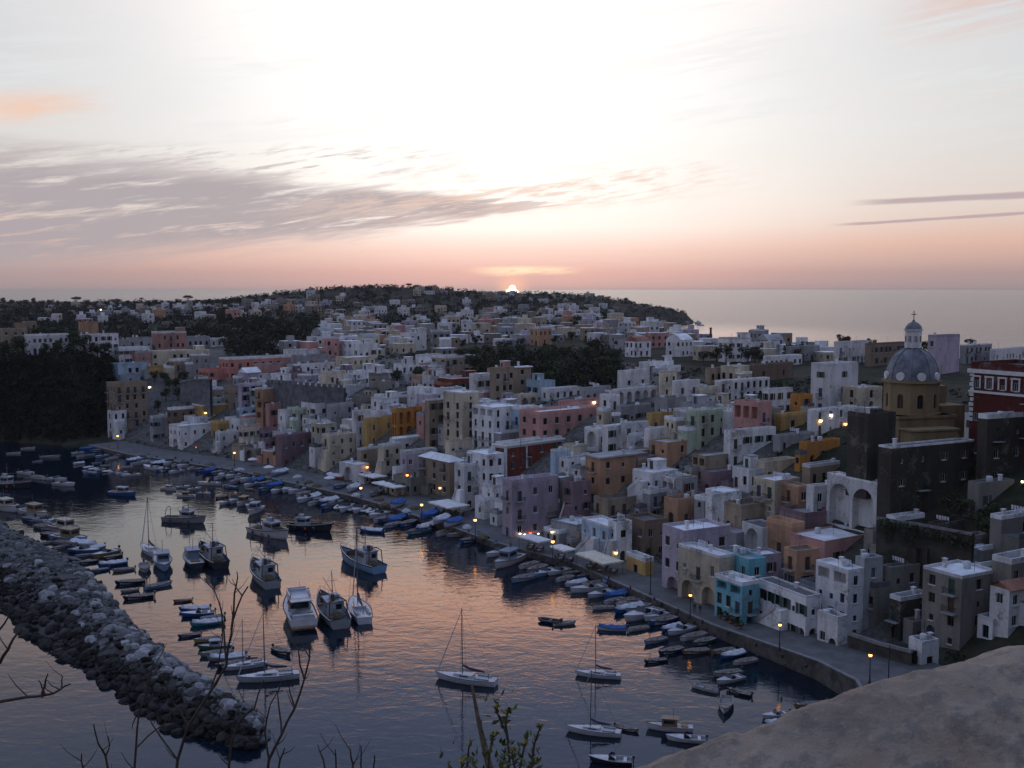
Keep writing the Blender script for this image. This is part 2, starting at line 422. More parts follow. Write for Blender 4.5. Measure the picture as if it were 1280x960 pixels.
for k in range(len(QL)-1):
    z0, z1 = zs[k], zs[k+1]
    A, B, C_, D_ = (*QL[k], z0+.08), (*QL[k+1], z1+.08), (*QI2[k+1], z1+.08), (*QI2[k], z0+.08)
    q.poly([A, B, C_, D_]); q.poly([(A[0], A[1], A[2]-.25), (B[0], B[1], B[2]-.25), B, A]); q.poly([D_, C_, (C_[0], C_[1], C_[2]-.25), (D_[0], D_[1], D_[2]-.25)])
tag(q.build("quay_kerb", kerb_m), kind='structure')
def tangent(p):
    """direction of the quay nearest to a point, smoothed"""
    acc = Vector((0, 0))
    for a, c_ in zip(QUAY[:-1], QUAY[1:]):
        mid = (a+c_)/2; w_ = 1/(((p-mid).length_squared)+300.0)**1.5
        acc += (c_-a).normalized()*w_*(c_-a).length
    return acc.normalized()
def quay_at(px, py):
    """point on the quay's top under a photo point"""
    z = 1.5
    for _ in range(4):
        p = onz(px, py, z); i = min(range(len(QUAY)), key=lambda k: (QUAY[k]-p.xy).length); z = qz(i)+.12
    return onz(px, py, z)
# ================================================================== houses
PAL = {'white': (.78, .77, .76), 'cream': (.64, .56, .42), 'pink': (.58, .31, .27), 'salmon': (.56, .25, .20), 'ochre': (.56, .36, .13), 'orange': (.56, .25, .06),
       'red': (.22, .055, .036), 'blue': (.44, .56, .66), 'turquoise': (.20, .48, .55), 'lilac': (.50, .43, .50), 'grey': (.36, .36, .36), 'tan': (.38, .30, .215),
       'peach': (.56, .33, .20), 'brown': (.24, .175, .125), 'green': (.54, .62, .46), 'stone': (.27, .25, .215), 'dark': (.075, .066, .052), 'mauve': (.30, .20, .22)}  # 'dark' is dark stone, lowered further to stand in for the headland's shade
CNAME = {'blue': 'pale blue', 'green': 'pale green', 'dark': 'dark stone', 'stone': 'bare stone', 'salmon': 'salmon pink', 'brown': 'dark brown'}
PM = {k: plaster('plaster '+k, c) for k, c in PAL.items()}
lime_roof = mat('limewashed roof', (.72, .72, .73), .85, 0, .22, .25)
grey_roof = mat('grey cement roof', (.30, .30, .30), .9, 0, .3, .25)
dark_roof = mat('dark bitumen roof', (.11, .11, .115), .9, 0, .3, .3)
tile_roof = mat('terracotta roof', (.28, .12, .075), .85, 0, .3, .6, bump=.4)
ROOFM = {'w': lime_roof, 'g': grey_roof, 'd': dark_roof, 't': tile_roof}
glass_m = mat('dark window glass', (.008, .009, .011), .15, 0, .1)
frame_ms = [mat('white window frame', (.62, .61, .58), .6), mat('brown window frame', (.13, .075, .045), .6), mat('green painted frame', (.05, .10, .075), .6), mat('blue painted frame', (.06, .11, .2), .6)]
shut_ms = [mat('grey green shutter', (.06, .085, .07), .6), mat('brown shutter', (.10, .06, .04), .6), mat('blue shutter', (.05, .085, .13), .6)]
iron_m = mat('dark iron', (.025, .025, .028), .5, .4)
door_ms = [mat('dark green door', (.035, .06, .045), .6), mat('brown door', (.075, .045, .03), .6), mat('blue door', (.035, .06, .10), .6)]
tank_m = mat('pale water tank', (.5, .52, .54), .5)
trim_m = mat('white trim', (.66, .65, .63), .8, 0, .1)
cloth_m = mat('hung washing', (.6, .6, .66), .9, objcol=False)

_wcache = {}
def win_mesh(w, h, fr):
    k = ('w', w, h, fr)
    if k not in _wcache:
        b = MB(); t = .09
        b.box((-w/2+t/2, 0, h/2), (t, .10, h)); b.box((w/2-t/2, 0, h/2), (t, .10, h))
        b.box((0, 0, t/2), (w-2*t, .10, t)); b.box((0, 0, h-t/2), (w-2*t, .10, t)); b.box((0, 0, h/2), (.05, .06, h-2*t))
        _wcache[k] = b.mesh('window', frame_ms[fr])
    return _wcache[k]
def pane_mesh(w, h):
    k = ('p', w, h)
    if k not in _wcache:
        b = MB(); b.box((0, .015, h/2), (w-.19, .02, h-.19)); _wcache[k] = b.mesh('pane', glass_m)
    return _wcache[k]
def shut_mesh(w, h, i):
    k = ('s', w, h, i)
    if k not in _wcache:
        b = MB(); b.box((0, -.27, h/2), (w/2, .045, h))
        _wcache[k] = b.mesh('shutter', shut_ms[i])
    return _wcache[k]
def door_mesh(w, h, i):
    k = ('d', w, h, i)
    if k not in _wcache:
        b = MB(); b.box((0, 0, h/2), (w-.02, .08, h-.02)); b.box((-w/4, -.055, h*.55), (w*.34, .03, h*.7)); b.box((w/4, -.055, h*.55), (w*.34, .03, h*.7))
        _wcache[k] = b.mesh('door', door_ms[i])
    return _wcache[k]
def sill_mesh(w):
    k = ('i', w)
    if k not in _wcache:
        b = MB(); b.box((0, -.30, -.06), (w+.24, .16, .10)); _wcache[k] = b.mesh('sill', trim_m)
    return _wcache[k]
def balcony_mesh(w):
    k = ('b', w)
    if k not in _wcache:
        b = MB(); b.box((0, -.72, -.09), (w, .94, .14)); _wcache[k] = b.mesh('balcony', grey_roof)
    return _wcache[k]
def rail_mesh(w):
    k = ('r', w)
    if k not in _wcache:
        b = MB(); n = max(4, int(w/.22))
        for j in range(n+1):
            x = -w/2+.04+(w-.08)*j/n; b.box((x, -1.15, .46), (.035, .035, .96))
        b.box((0, -1.15, .97), (w, .06, .06))
        for s in (-1, 1): b.box((s*(w/2-.03), -.74, .97), (.05, .76, .05)); b.box((s*(w/2-.03), -.7, .46), (.035, .035, .9))
        _wcache[k] = b.mesh('railing', iron_m)
    return _wcache[k]

REV = .24
def wall_face(b, O, U, N, W_, H_, ops, mi=0, back=None):
    """wall panel with real openings; O bottom-left seen from outside, U along, N outward, ops = (u0,v0,u1,v1,arched)"""
    O = Vector(O); U = Vector(U); N = Vector(N); Z = Vector((0, 0, 1))
    us = sorted({0.0, W_}|{o[0] for o in ops}|{o[2] for o in ops}); vs = sorted({0.0, H_}|{o[1] for o in ops}|{o[3] for o in ops})
    pt = lambda u, v, d=0.0: O+U*u+Z*v-N*d
    for j in range(len(vs)-1):
        run = None
        for i in range(len(us)-1):
            cu, cv = (us[i]+us[i+1])/2, (vs[j]+vs[j+1])/2
            hole = any(o[0] < cu < o[2] and o[1] < cv < o[3] for o in ops)
            if not hole and run is None: run = us[i]
            if run is not None and (hole or i == len(us)-2):
                e = us[i] if hole else us[i+1]
                b.poly([pt(run, vs[j]), pt(e, vs[j]), pt(e, vs[j+1]), pt(run, vs[j+1])], mi); run = None
    for u0, v0, u1, v1, arch, dep in ops:
        b.poly([pt(u0, v0), pt(u1, v0), pt(u1, v0, dep), pt(u0, v0, dep)], mi)
        if not arch:
            b.poly([pt(u0, v0), pt(u0, v0, dep), pt(u0, v1, dep), pt(u0, v1)], mi)
            b.poly([pt(u1, v0, dep), pt(u1, v0), pt(u1, v1), pt(u1, v1, dep)], mi)
            b.poly([pt(u0, v1, dep), pt(u1, v1, dep), pt(u1, v1), pt(u0, v1)], mi)
        else:
            r = (u1-u0)/2; k = 8; um = (u0+u1)/2; rv = min(r, v1-v0-.1)
            arc = [(um-r*math.cos(math.pi*a/k), v1-rv+rv*math.sin(math.pi*a/k)) for a in range(k+1)]
            b.poly([pt(u0, v0), pt(u0, v0, dep), pt(u0, v1-rv, dep), pt(u0, v1-rv)], mi)
            b.poly([pt(u1, v0, dep), pt(u1, v0), pt(u1, v1-rv), pt(u1, v1-rv, dep)], mi)
            for a in range(k):
                b.poly([pt(*arc[a]), pt(*arc[a+1]), pt(*arc[a+1], dep), pt(*arc[a], dep)], mi)
                tgt = (u0, v1) if a < k/2 else (u1, v1)
                b.poly([pt(*arc[a]), pt(*tgt), pt(*arc[a+1])], mi)
            b.poly([pt(u0, v1), pt(u1, v1), pt(um, v1)][::-1], mi)
        if arch and dep > .5 or dep > .5:
            b.poly([pt(u0, v0, dep), pt(u1, v0, dep), pt(u1, v1, dep), pt(u0, v1, dep)], mi if back is None else back)

HOUSES = []      # dicts: obj, px, py (top middle), rect, footprint circle, description
def place_window(root, rng, x, y, z, rot, w, h, fr, detail, shut=None, sill=True, label=None):
    o = mo('window', win_mesh(w, h, fr), root, (x, y, z), rot)
    mo('pane', pane_mesh(w, h), o)
    if detail:
        #, pane_mesh(w, h), o)
        if shut is not None:
            for s_ in (-1, 1): mo('shutter', shut_mesh(w, h, shut), o, (s_*(w*.75+.02), 0, 0))
        if sill: mo('sill', sill_mesh(w), o)
    return o
def q2(v): return round(v*5)/5
def house(C, yaw, a, b_, z0, z1, colr, roof='w', seed=0, detail=2, feats=(), floors=None, cols=None, sink=3.0, lit=False, wincol=None, name='house'):
    """box house: near corner C (xy), a along the inland (right) face, b_ along the water (left) face"""
    rng = random.Random(seed)
    ca, sa = math.cos(yaw), math.sin(yaw)
    cx, cy = C[0]+(a/2)*ca-(b_/2)*sa, C[1]+(a/2)*sa+(b_/2)*ca
    root = empty(name, (cx, cy, z0), yaw)
    H = z1-z0; pm = PM[colr]; hx, hy = a/2, b_/2
    fh = 3.3; nf = floors or max(1, int((H+.6)/fh)); fh = H/nf if nf else H
    feats = set(feats)
    fr = rng.choice([0, 0, 0, 1, 2, 1, 1, 2, 3]) if wincol is None else wincol; sh = rng.choice([0, 1, 1, 0, 0, 1, 2]); useshut = rng.random() < .3
    wdw, wdh = q2(rng.uniform(1.0, 1.4)), q2(rng.uniform(1.5, 2.1))
    b = MB(); spots = []
    for face, L in ((0, a), (1, b_)):
        if face == 0: O, U, N, rot = (-hx, -hy, -sink), (1, 0, 0), (0, -1, 0), 0.0
        else: O, U, N, rot = (-hx, hy, -sink), (0, -1, 0), (-1, 0, 0), -math.pi/2
        ops = []
        nc = (cols[face] if cols else max(1, int(L/2.9+.2))) if L > 2.2 else 0
        big = ('arch' in feats and face == 1) or ('archr' in feats and face == 0)
        for f in range(nf):
            vb = f*fh
            if big and f == 0:
                k = max(1, int(L/5.0)); wA = min(L/k*.62, 3.6); hA = min(fh*.92, wA*1.35)
                for i in range(k):
                    u = L*(i+.5)/k; ops.append((u-wA/2, vb+.03+sink, u+wA/2, vb+hA+sink, True, 1.5))
                continue
            if 'giant' in feats:
                if face == 1:
                    for i in range(2): ops.append((L*(.06+.46*i), .4+sink, L*(.46+.46*i), H*.86+sink, True, 1.6))
                continue
            if 'loggia' in feats and f == nf-1 and face == 1:
                k = max(2, int(L/2.6)); wA = L/k*.72
                for i in range(k):
                    u = L*(i+.5)/k; ops.append((u-wA/2, vb+.9+sink, u+wA/2, vb+fh*.88+sink, False, 1.6))
                continue
            if 'arcade' in feats and f >= nf-2:
                k = max(2, int(L/3.2)); wA = L/k*.66
                for i in range(k):
                    u = L*(i+.5)/k; ops.append((u-wA/2, vb+.25+sink, u+wA/2, vb+fh*.9+sink, True, 1.5))
                continue
            for i in range(nc):
                if rng.random() < .17 and not cols: continue
                u = L*(i+.5)/nc+(0 if cols else rng.uniform(-.5, .5)*min(1, L/nc*.2))
                isdoor = (f == 0 and rng.random() < (.5 if face == 1 else .25)) or (f > 0 and rng.random() < (.22 if detail > 1 else 0))
                w, h = wdw, wdh
                vs_ = vb+max(.7, (fh-h)*.45)
                if not isdoor and rng.random() < .16: w, h = .8, 1.0
                if isdoor: w, h, vs_ = 1.2, min(2.4, fh-.45), vb+.06
                if vs_+h > H-.15 or u-w/2 < .3 or u+w/2 > L-.3: continue
                ar = isdoor and f == 0 and rng.random() < .4
                if ar: w, h = 1.6, min(2.8, fh-.2)
                ops.append((u-w/2, vs_+sink, u+w/2, vs_+h+sink, ar, REV if not ar else .7))
                spots.append((face, u, vs_, w, h, isdoor, ar, f, rot))
        wall_face(b, O, U, N, L, H+sink, ops)
    b.poly([(hx, -hy, -sink), (hx, hy, -sink), (hx, hy, H), (hx, -hy, H)]); b.poly([(hx, hy, -sink), (-hx, hy, -sink), (-hx, hy, H), (hx, hy, H)])
    b.build('wall', pm, root)
    for face, u, v, w, h, isdoor, ar, f, rot in spots:
        if face == 0: x, y = -hx+u, -hy+REV-.03
        else: x, y = -hx+REV-.03, hy-u
        if ar:
            x, y = (x, y+.4) if face == 0 else (x+.4, y)
        if isdoor:
            o = mo('door', door_mesh(w, h, rng.randrange(3)), root, (x, y, v), rot)
            if f > 0 and detail > 1 and not ar:
                bw = q2(rng.uniform(1.7, 2.8)); bo = mo('balcony', balcony_mesh(bw), root, (x, y, v), rot); mo('railing', rail_mesh(bw), bo)
        else:
            place_window(root, rng, x, y, v, rot, w, h, fr, detail, sh if useshut and w > .85 else None, rng.random() < .6)
    # roof
    rm = ROOFM[roof] if roof in ROOFM else PM[colr]
    b = MB(); ph = 0.0
    if 'vault' in feats:
        k = 8; rr = min(hy*.55, 2.2)
        rows = [[(x, -hy*1.0+2*hy*j/k, H+rr*math.sin(math.pi*j/k)) for j in range(k+1)] for x in (-hx, hx)]
        b.grid(rows); b.poly(rows[0][::-1]); b.poly(rows[1])
    elif 'gable' in feats:
        rr = min(2.4, hy*.6); o = .3
        b.poly([(-hx-o, -hy-o, H-.1), (hx+o, -hy-o, H-.1), (hx+o, 0, H+rr), (-hx-o, 0, H+rr)]); b.poly([(hx+o, hy+o, H-.1), (-hx-o, hy+o, H-.1), (-hx-o, 0, H+rr), (hx+o, 0, H+rr)])
        b.poly([(-hx, -hy, H), (-hx, 0, H+rr-.1), (-hx, hy, H)]); b.poly([(hx, -hy, H), (hx, hy, H), (hx, 0, H+rr-.1)])
    elif 'hip' in feats:
        o = .35; rr = min(2.2, hy*.55, hx*.55); k = min(hx, hy)*.9
        t0 = [(-hx-o, -hy-o), (hx+o, -hy-o), (hx+o, hy+o), (-hx-o, hy+o)]; t1 = [(-hx+k, -hy+k), (hx-k, -hy+k), (hx-k, hy-k), (-hx+k, hy-k)]
        for j in range(4):
            j2 = (j+1) % 4; b.poly([(*t0[j], H), (*t0[j2], H), (*t1[j2], H+rr), (*t1[j], H+rr)])
        b.poly([(*p, H+rr) for p in t1]); b.poly([(*p, H-.02) for p in t0][::-1])
    else:
        ph = rng.choice([.35, .5, .7, .9]) if 'cornice' not in feats else .3
        b.poly([(-hx+.2, -hy+.2, H+.06), (hx-.2, -hy+.2, H+.06), (hx-.2, hy-.2, H+.06), (-hx+.2, hy-.2, H+.06)])
        if 'cornice' in feats:
            o = .45
            b.box((0, 0, H-.12), (a+2*o, b_+2*o, .34))
            b.poly([(-hx-.2, -hy-.2, H+.08), (hx+.2, -hy-.2, H+.08), (hx+.2, hy+.2, H+.08), (-hx-.2, hy+.2, H+.08)])
        else:
            pr = MB(); tk = .24
            pr.box((0, -hy+tk/2, H+ph/2), (a, tk, ph)); pr.box((0, hy-tk/2, H+ph/2), (a, tk, ph))
            pr.box((-hx+tk/2, 0, H+ph/2), (tk, b_-2*tk, ph)); pr.box((hx-tk/2, 0, H+ph/2), (tk, b_-2*tk, ph))
            pr.build('parapet', PM['white'] if rng.random() < .35 else pm, root)
    b.build('roof', rm, root)
    # roof furniture
    if detail and not feats & {'vault', 'gable', 'hip'}:
        if ('cabin' in feats or (rng.random() < .32 and a > 6 and b_ > 5)) and 'nocabin' not in feats:
            cw, cl, ch = min(a*.42, 4), min(b_*.42, 4), rng.uniform(2.1, 2.7); cxx, cyy = (hx-cw/2-.4), rng.choice([-1, 1])*(hy-cl/2-.4)
            k = MB(); k.box((cxx, cyy, H+ch/2), (cw, cl, ch)); k.box((cxx, cyy, H+ch+.07), (cw+.3, cl+.3, .14), mi=1)
            k.build('roof_cabin', [pm, rm], root); feats.add('cabin')
            mo('door', door_mesh(1.0, 2.0, rng.randrange(3)), root, (cxx-cw/2-.03, cyy, H+.08), -math.pi/2)
        if rng.random() < .65:
            k = MB(); x, y = rng.uniform(-.8, .8)*hx, rng.uniform(-.8, .8)*hy; hh = rng.uniform(.9, 1.6)
            k.box((x, y, H+hh/2), (.55, .55, hh)); k.box((x, y, H+hh+.06), (.75, .75, .12)); k.build('chimney', PM['white'], root)
        if rng.random() < .38:
            k = MB(); x, y = rng.uniform(-.6, .6)*hx, rng.uniform(-.6, .6)*hy
            k.lathe((x, y, H+.06), [(0, 0), (.55, 0), (.6, .15), (.6, 1.0), (.5, 1.15), (0, 1.2)], 10); k.build('water_tank', tank_m, root)
        if rng.random() < .65:
            k = MB(); x, y = rng.uniform(-.6, .6)*hx, rng.uniform(-.6, .6)*hy
            k.tube([(x, y, H), (x, y, H+2.8)], .03, 4)
            for j in range(4): k.tube([(x-.5+.06*j, y, H+2.0+.22*j), (x+.5-.06*j, y, H+2.0+.22*j)], .02, 3)
            k.build('antenna', iron_m, root)
        if rng.random() < .16 and detail > 1:
            k = MB(); x, y = rng.uniform(-.4, .4)*hx, rng.uniform(-.4, .4)*hy; z = H+1.7
            k.tube([(x, y-1.6, H), (x, y-1.6, z)], .03, 4); k.tube([(x, y+1.6, H), (x, y+1.6, z)], .03, 4); k.tube([(x, y-1.6, z), (x, y+1.6, z)], .012, 3)
            for j in range(5): k.poly([(x, y-1.35+.55*j, z), (x, y-.92+.55*j, z), (x+.05, y-.94+.55*j, z-rng.uniform(.5, .9)), (x+.04, y-1.33+.55*j, z-.75)], 1)
            k.build('washing_line', [iron_m, cloth_m], root)
    if 'annex' in feats and H > 3.2:
        side = rng.random()
        ah = H*rng.uniform(.42, .68) if nf > 1 else H*.6; aw = rng.uniform(2.2, 3.6); al = b_*rng.uniform(.45, .8); k = MB()
        y0 = hy-al if side < .5 else -hy
        x0 = -hx-aw
        ops = [(al*f-.45, ah*.35+sink, al*f+.45, min(ah-.4, ah*.35+1.4)+sink, False, REV) for f in ((.3, .7) if al > 4 else (.5,))] if ah > 2.4 else []
        wall_face(k, (x0, y0+al, -sink), (0, -1, 0), (-1, 0, 0), al, ah+sink, ops)
        wall_face(k, (x0, y0, -sink), (1, 0, 0), (0, -1, 0), aw, ah+sink, [])
        k.poly([(-hx, y0+al, -sink), (x0, y0+al, -sink), (x0, y0+al, ah), (-hx, y0+al, ah)])
        am = k.build('annex', pm if rng.random() < .6 else PM[rng.choice(['white', 'cream', 'grey', 'tan'])], root)
        for o_ in ops:
            place_window(am, rng, x0+REV-.03, y0+al-(o_[0]+o_[2])/2, o_[1]-sink, -math.pi/2, .9, round(o_[3]-o_[1], 1), fr, 0)
        k = MB(); k.box(((x0-hx)/2-.02, y0+al/2, ah+.06), (aw-.06, al-.04, .12))
        for yy in (y0+.12, y0+al-.12): k.box(((x0-hx)/2, yy, ah+.5), (aw, .22, .9))
        k.box((x0+.12, y0+al/2, ah+.5), (.22, al-.5, .9)); k.build('terrace', rm, root)
    if 'annexr' in feats and H > 3.2:
        ah = H*rng.uniform(.45, .75); aw = rng.uniform(2.2, 3.8); al = a*rng.uniform(.4, .75); x0 = rng.choice([-hx, hx-al]); k = MB()
        ops = [(al*.5-.45, ah*.35+sink, al*.5+.45, min(ah-.4, ah*.35+1.4)+sink, False, REV)] if ah > 2.4 else []
        wall_face(k, (x0, -hy-aw, -sink), (1, 0, 0), (0, -1, 0), al, ah+sink, ops)
        wall_face(k, (x0, -hy, -sink), (0, -1, 0), (-1, 0, 0), aw, ah+sink, [])
        k.poly([(x0+al, -hy-aw, -sink), (x0+al, -hy, -sink), (x0+al, -hy, ah), (x0+al, -hy-aw, ah)])
        am = k.build('annex', pm if rng.random() < .5 else PM[rng.choice(['white', 'cream', 'grey', 'pink'])], root)
        for o_ in ops: place_window(am, rng, x0+(o_[0]+o_[2])/2, -hy-aw+REV-.03, o_[1]-sink, 0, .9, round(o_[3]-o_[1], 1), fr, 0)
        k = MB(); k.box((x0+al/2, -hy-aw/2-.02, ah+.06), (al-.04, aw-.06, .12)); k.box((x0+al/2, -hy-aw+.12, ah+.45), (al, .22, .8)); k.build('terrace', rm, root)
    if 'dome' in feats:
        k = MB(); rr = min(hx, hy)*.62; k.lathe((0, 0, H), [(rr, 0)]+[(rr*math.cos(j*math.pi/16), rr*.75*math.sin(j*math.pi/16)) for j in range(1, 8)]+[(0, rr*.75)], 16)
        k.build('dome', lime_roof, root)
    if 'trim' in feats:
        k = MB()
        for x, y in ((-hx, -hy), (hx, -hy), (-hx, hy)): k.box((x, y, H/2-sink/2), (.6, .6, H+sink-.3))
        if a > 9: k.box((-hx+a*.36, -hy, H/2), (.5, .2, H-.3))
        k.build('corner_trim', trim_m, root)
        k = MB(); k.box((0, 0, H+.1), (a+1.3, b_+1.3, .34)); k.box((0, 0, H-.35), (a+.5, b_+.5, .5)); k.build('cornice', trim_m, root)
    if 'stairs' in feats:   # outer stair rising along the water face, on an arch
        k = MB(); n = 14; hs = min(H*.62, 6.0); L = min(b_*.75, hs*1.3); st = L/n; y0 = hy
        for j in range(n):
            y = y0-(j+.5)*st; k.box((-hx-.8, y, (hs*(j+1)/n-sink)/2), (1.5, st-.004*(j % 2), hs*(j+1)/n+sink))
        k.box((-hx-.8, y0-L-.75, (hs-sink)/2), (1.5, 1.5, hs+sink-.005))
        k.build('staircase', PM['white'] if rng.random() < .5 else pm, root)
        k = MB(); k.poly([(-hx-1.56, y0, .9), (-hx-1.56, y0-L, hs+.9), (-hx-1.56, y0-L, hs-.1), (-hx-1.56, y0, -.1)]); k.poly([(-hx-1.68, y0, .9), (-hx-1.68, y0-L, hs+.9), (-hx-1.68, y0-L, hs-.1), (-hx-1.68, y0, -.1)][::-1])
        k.poly([(-hx-1.56, y0, .9), (-hx-1.68, y0, .9), (-hx-1.68, y0-L, hs+.9), (-hx-1.56, y0-L, hs+.9)]); k.build('stair_wall', PM['white'], root)
    return root, (cx, cy), feats, nf, rm
def solve_len(Cx, Cy, Cz, ux, uy, pxt, lo=2.5, hi=60):
    """length along (ux,uy) from C until the picture column pxt"""
    k = (pxt-640)/FPX; d0 = Cy*CP-(Cz-CAMZ)*SP
    den = ux-k*uy*CP
    if abs(den) < 1e-6: return hi
    s = (k*d0-Cx)/den
    return min(max(s, lo), hi) if s > 0 else hi
NH = [0]
def H_(pl, pc, pr, pt, pb, colr, roof='w', feats='', label=None, yaw=None, D=None, floors=None, cols=None, detail=2, group=None, sink=5.0, wincol=None, z0=None, maxd=None, near=True):
    NH[0] += 1; seed = NH[0]*7+1
    if z0 is not None: p = onz(pc, pb, z0); Y, zg = p.y, z0
    elif D is not None: Y = D; p = atD(pc, pb, Y); zg = p.z
    else: Y, zg = hit(pc, pb); zg = atD(pc, pb, Y).z
    C = atD(pc, pb, Y); top = atD(pc, pt, Y).z
    if yaw is None:
        tg = tangent(C.xy); y_ = math.atan2(tg.x, -tg.y)    # inland normal direction of (tx,ty) is (-ty,tx)
        yw = math.atan2(tg.x, -tg.y)
        if Y > 380: yw = lerp(yw, R(28), min(1, (Y-380)/200))
        yw += R(random.Random(seed).uniform(-5, 5))
    else: yw = R(yaw)
    ca, sa = math.cos(yw), math.sin(yw)
    md = maxd or (26 if near else 30)
    a = solve_len(C.x, C.y, top, ca, sa, pr, 2.2, md) if pr > pc+.5 else 5.0
    b_ = solve_len(C.x, C.y, top, -sa, ca, pl, 2.2, md) if pl < pc-.5 else 5.0
    if pr <= pc+.5: a = min(8, max(4, b_*.8))
    if pl >= pc-3: b_ = max(b_, min(9, max(4.5, a*.7)))
    root, c, fs, nf, rm = house(C, yw, a, b_, zg, top, colr, roof, seed, detail, feats.split(), floors, cols, sink, wincol=wincol)
    HOUSES.append(dict(o=root, px=(pl+pr)/2, py=pt, rect=(pl, pt, pr, pb), c=c, r=math.hypot(a, b_)/2, Y=Y, col=colr, fs=fs, nf=nf, a=a, b=b_, roof=roof, label=label, group=group, top=top, yaw=yw, z0=zg))
    return root
_H0 = H_
_ar = random.Random(77)
def H_(*a, **k):
    a = list(a)
    while len(a) < 8: a.append([None]*6+['g', ''][len(a)-6:len(a)-5] if False else ('w' if len(a) == 6 else ''))
    if 'nocabin' not in a[7] and 'stairs' not in a[7] and not k.get('D') and a[4] > 455:
        r_ = _ar.random(); a[7] += ' annexr' if r_ < .45 else ' annex' if r_ < .75 else ''
    return _H0(*a, **k)
# ------------------------------------------------------------------ the town, front row first (photo columns: left, near corner, right; rows: top, base)
# far left, above the cliff
H_(133, 146, 184, 482, 546, 'tan', 'g', '', 'tall weathered tan house standing on the edge of the dark cliff')
H_(139, 142, 158, 515, 550, 'white', 'w', 'arch', 'narrow white house with arched opening at the foot of the cliff-edge house')
H_(147, 149, 187, 436, 456, 'white', 'g'); H_(189, 191, 262, 441, 461, 'cream', 'w', '', maxd=30); H_(146, 148, 186, 457, 482, 'blue', 'g')
H_(186, 188, 216, 460, 473, 'ochre', 'g'); H_(216, 218, 240, 452, 476, 'tan', 'w', 'loggia'); H_(240, 242, 262, 445, 471, 'grey', 'w')
H_(160, 163, 190, 423, 436, 'grey', 'g'); H_(192, 195, 233, 417, 437, 'pink', 'g', 'cabin'); H_(232, 234, 262, 423, 435, 'grey', 'g'); H_(262, 264, 284, 424, 434, 'white', 'w')
H_(283, 286, 371, 450, 476, 'salmon', 'g', '', 'long salmon red palace with dark windows above the crenellated wall', maxd=34, cols=(9, 3)); H_(259, 261, 304, 464, 483, 'salmon', 't', '', 'low salmon house directly left below the long red palace')
H_(297, 308, 326, 466, 484, 'lilac', 'w', 'gable'); H_(250, 253, 299, 508, 528, 'ochre', 'g', 'nocabin', 'broad olive yellow bastion house with a wall lamp', cols=(2, 1)); H_(262, 268, 277, 499, 510, 'white', 'w', 'dome', 'small white domed house behind the olive yellow bastion house')
H_(284, 287, 302, 485, 512, 'tan', 'g', 'arch'); H_(298, 302, 322, 482, 514, 'lilac', 'w')
H_(187, 192, 226, 523, 553, 'grey', 'g', '', 'low grey house with two rows of windows beside the bare slope'); H_(209, 214, 243, 513, 546, 'brown', 'd'); H_(240, 243, 272, 524, 540, 'white', 'w')
H_(224, 227, 272, 535, 562, 'white', 'w', 'arch nocabin', 'white quay house with arched doors, leftmost of the front row', cols=(4, 3)); H_(270, 273, 293, 530, 548, 'ochre', 'g'); H_(269, 275, 299, 543, 566, 'white', 'g', 'stairs')
H_(296, 300, 324, 512, 530, 'blue', 'w', 'arcade', 'pale blue house with arches above the long white terrace'); H_(281, 300, 336, 527, 542, 'white', 'w', 'nocabin', 'long white terrace house under the pale blue arched house')
H_(298, 304, 327, 535, 567, 'cream', 'g', 'arch'); H_(324, 330, 346, 539, 573, 'mauve', 'd', 'stairs')
H_(319, 329, 350, 487, 538, 'peach', 'w', 'nocabin', 'tall peach house with flat white roof beside the crenellated wall'); H_(333, 337, 357, 508, 540, 'pink', 'g'); H_(351, 354, 386, 504, 522, 'grey', 'w'); H_(370, 373, 386, 513, 545, 'green', 'w'); H_(354, 357, 371, 516, 545, 'white', 'w')
H_(344, 353, 402, 547, 585, 'mauve', 'w', 'nocabin', 'broad mauve house on the quay with dark doorways', cols=(5, 2), floors=2)
H_(367, 371, 419, 457, 478, 'white', 'g', '', wincol=1, cols=(5, 1)); H_(362, 364, 400, 439, 452, 'white', 'w'); H_(374, 376, 420, 447, 463, 'grey', 'g', maxd=14)
H_(431, 434, 469, 448, 470, 'cream', 'w', '', cols=(5, 1)); H_(444, 447, 472, 432, 449, 'white', 'w', 'cabin')
H_(423, 428, 461, 484, 503, 'white', 'w', 'cabin'); H_(410, 414, 473, 503, 522, 'white', 'w', 'cabin', maxd=22); H_(410, 414, 442, 509, 546, 'grey', 'w'); H_(440, 445, 459, 515, 562, 'white', 'w', '', 'slender tall white house left of the ochre arcade house')
H_(402, 412, 444, 546, 586, 'cream', 'g', 'stairs', 'cream quay house with outside stair right of the mauve house', cols=(3, 3))
H_(455, 459, 495, 527, 560, 'ochre', 'd', '', cols=(2, 1)); H_(492, 496, 536, 514, 551, 'orange', 'g', 'arcade nocabin', 'deep yellow house with two storeys of arches in mid town', floors=2)
H_(484, 487, 536, 498, 515, 'tan', 'g', 'nocabin', cols=(5, 1)); H_(533, 537, 558, 501, 562, 'tan', 'g', '', cols=(2, 1)); H_(554, 578, 599, 492, 562, 'cream', 'w', 'nocabin', 'tall cream yellow tower house in mid town', cols=(1, 2), floors=6)
H_(446, 452, 474, 563, 594, 'tan', 'g', 'arch'); H_(472, 480, 502, 559, 600, 'cream', 'w', 'stairs', 'yellowish quay house with outside stair behind the first awning'); H_(500, 508, 546, 568, 606, 'lilac', 'w', ''); H_(487, 492, 536, 549, 570, 'white', 'w', 'vault', 'long white barrel roofed house below the arches'); H_(524, 562, 580, 578, 620, 'tan', 'w', 'hip nocabin', 'tan two storey quay house with flat pale hipped roof', cols=(1, 3))
H_(558, 562, 590, 553, 590, 'cream', 'g', ''); 
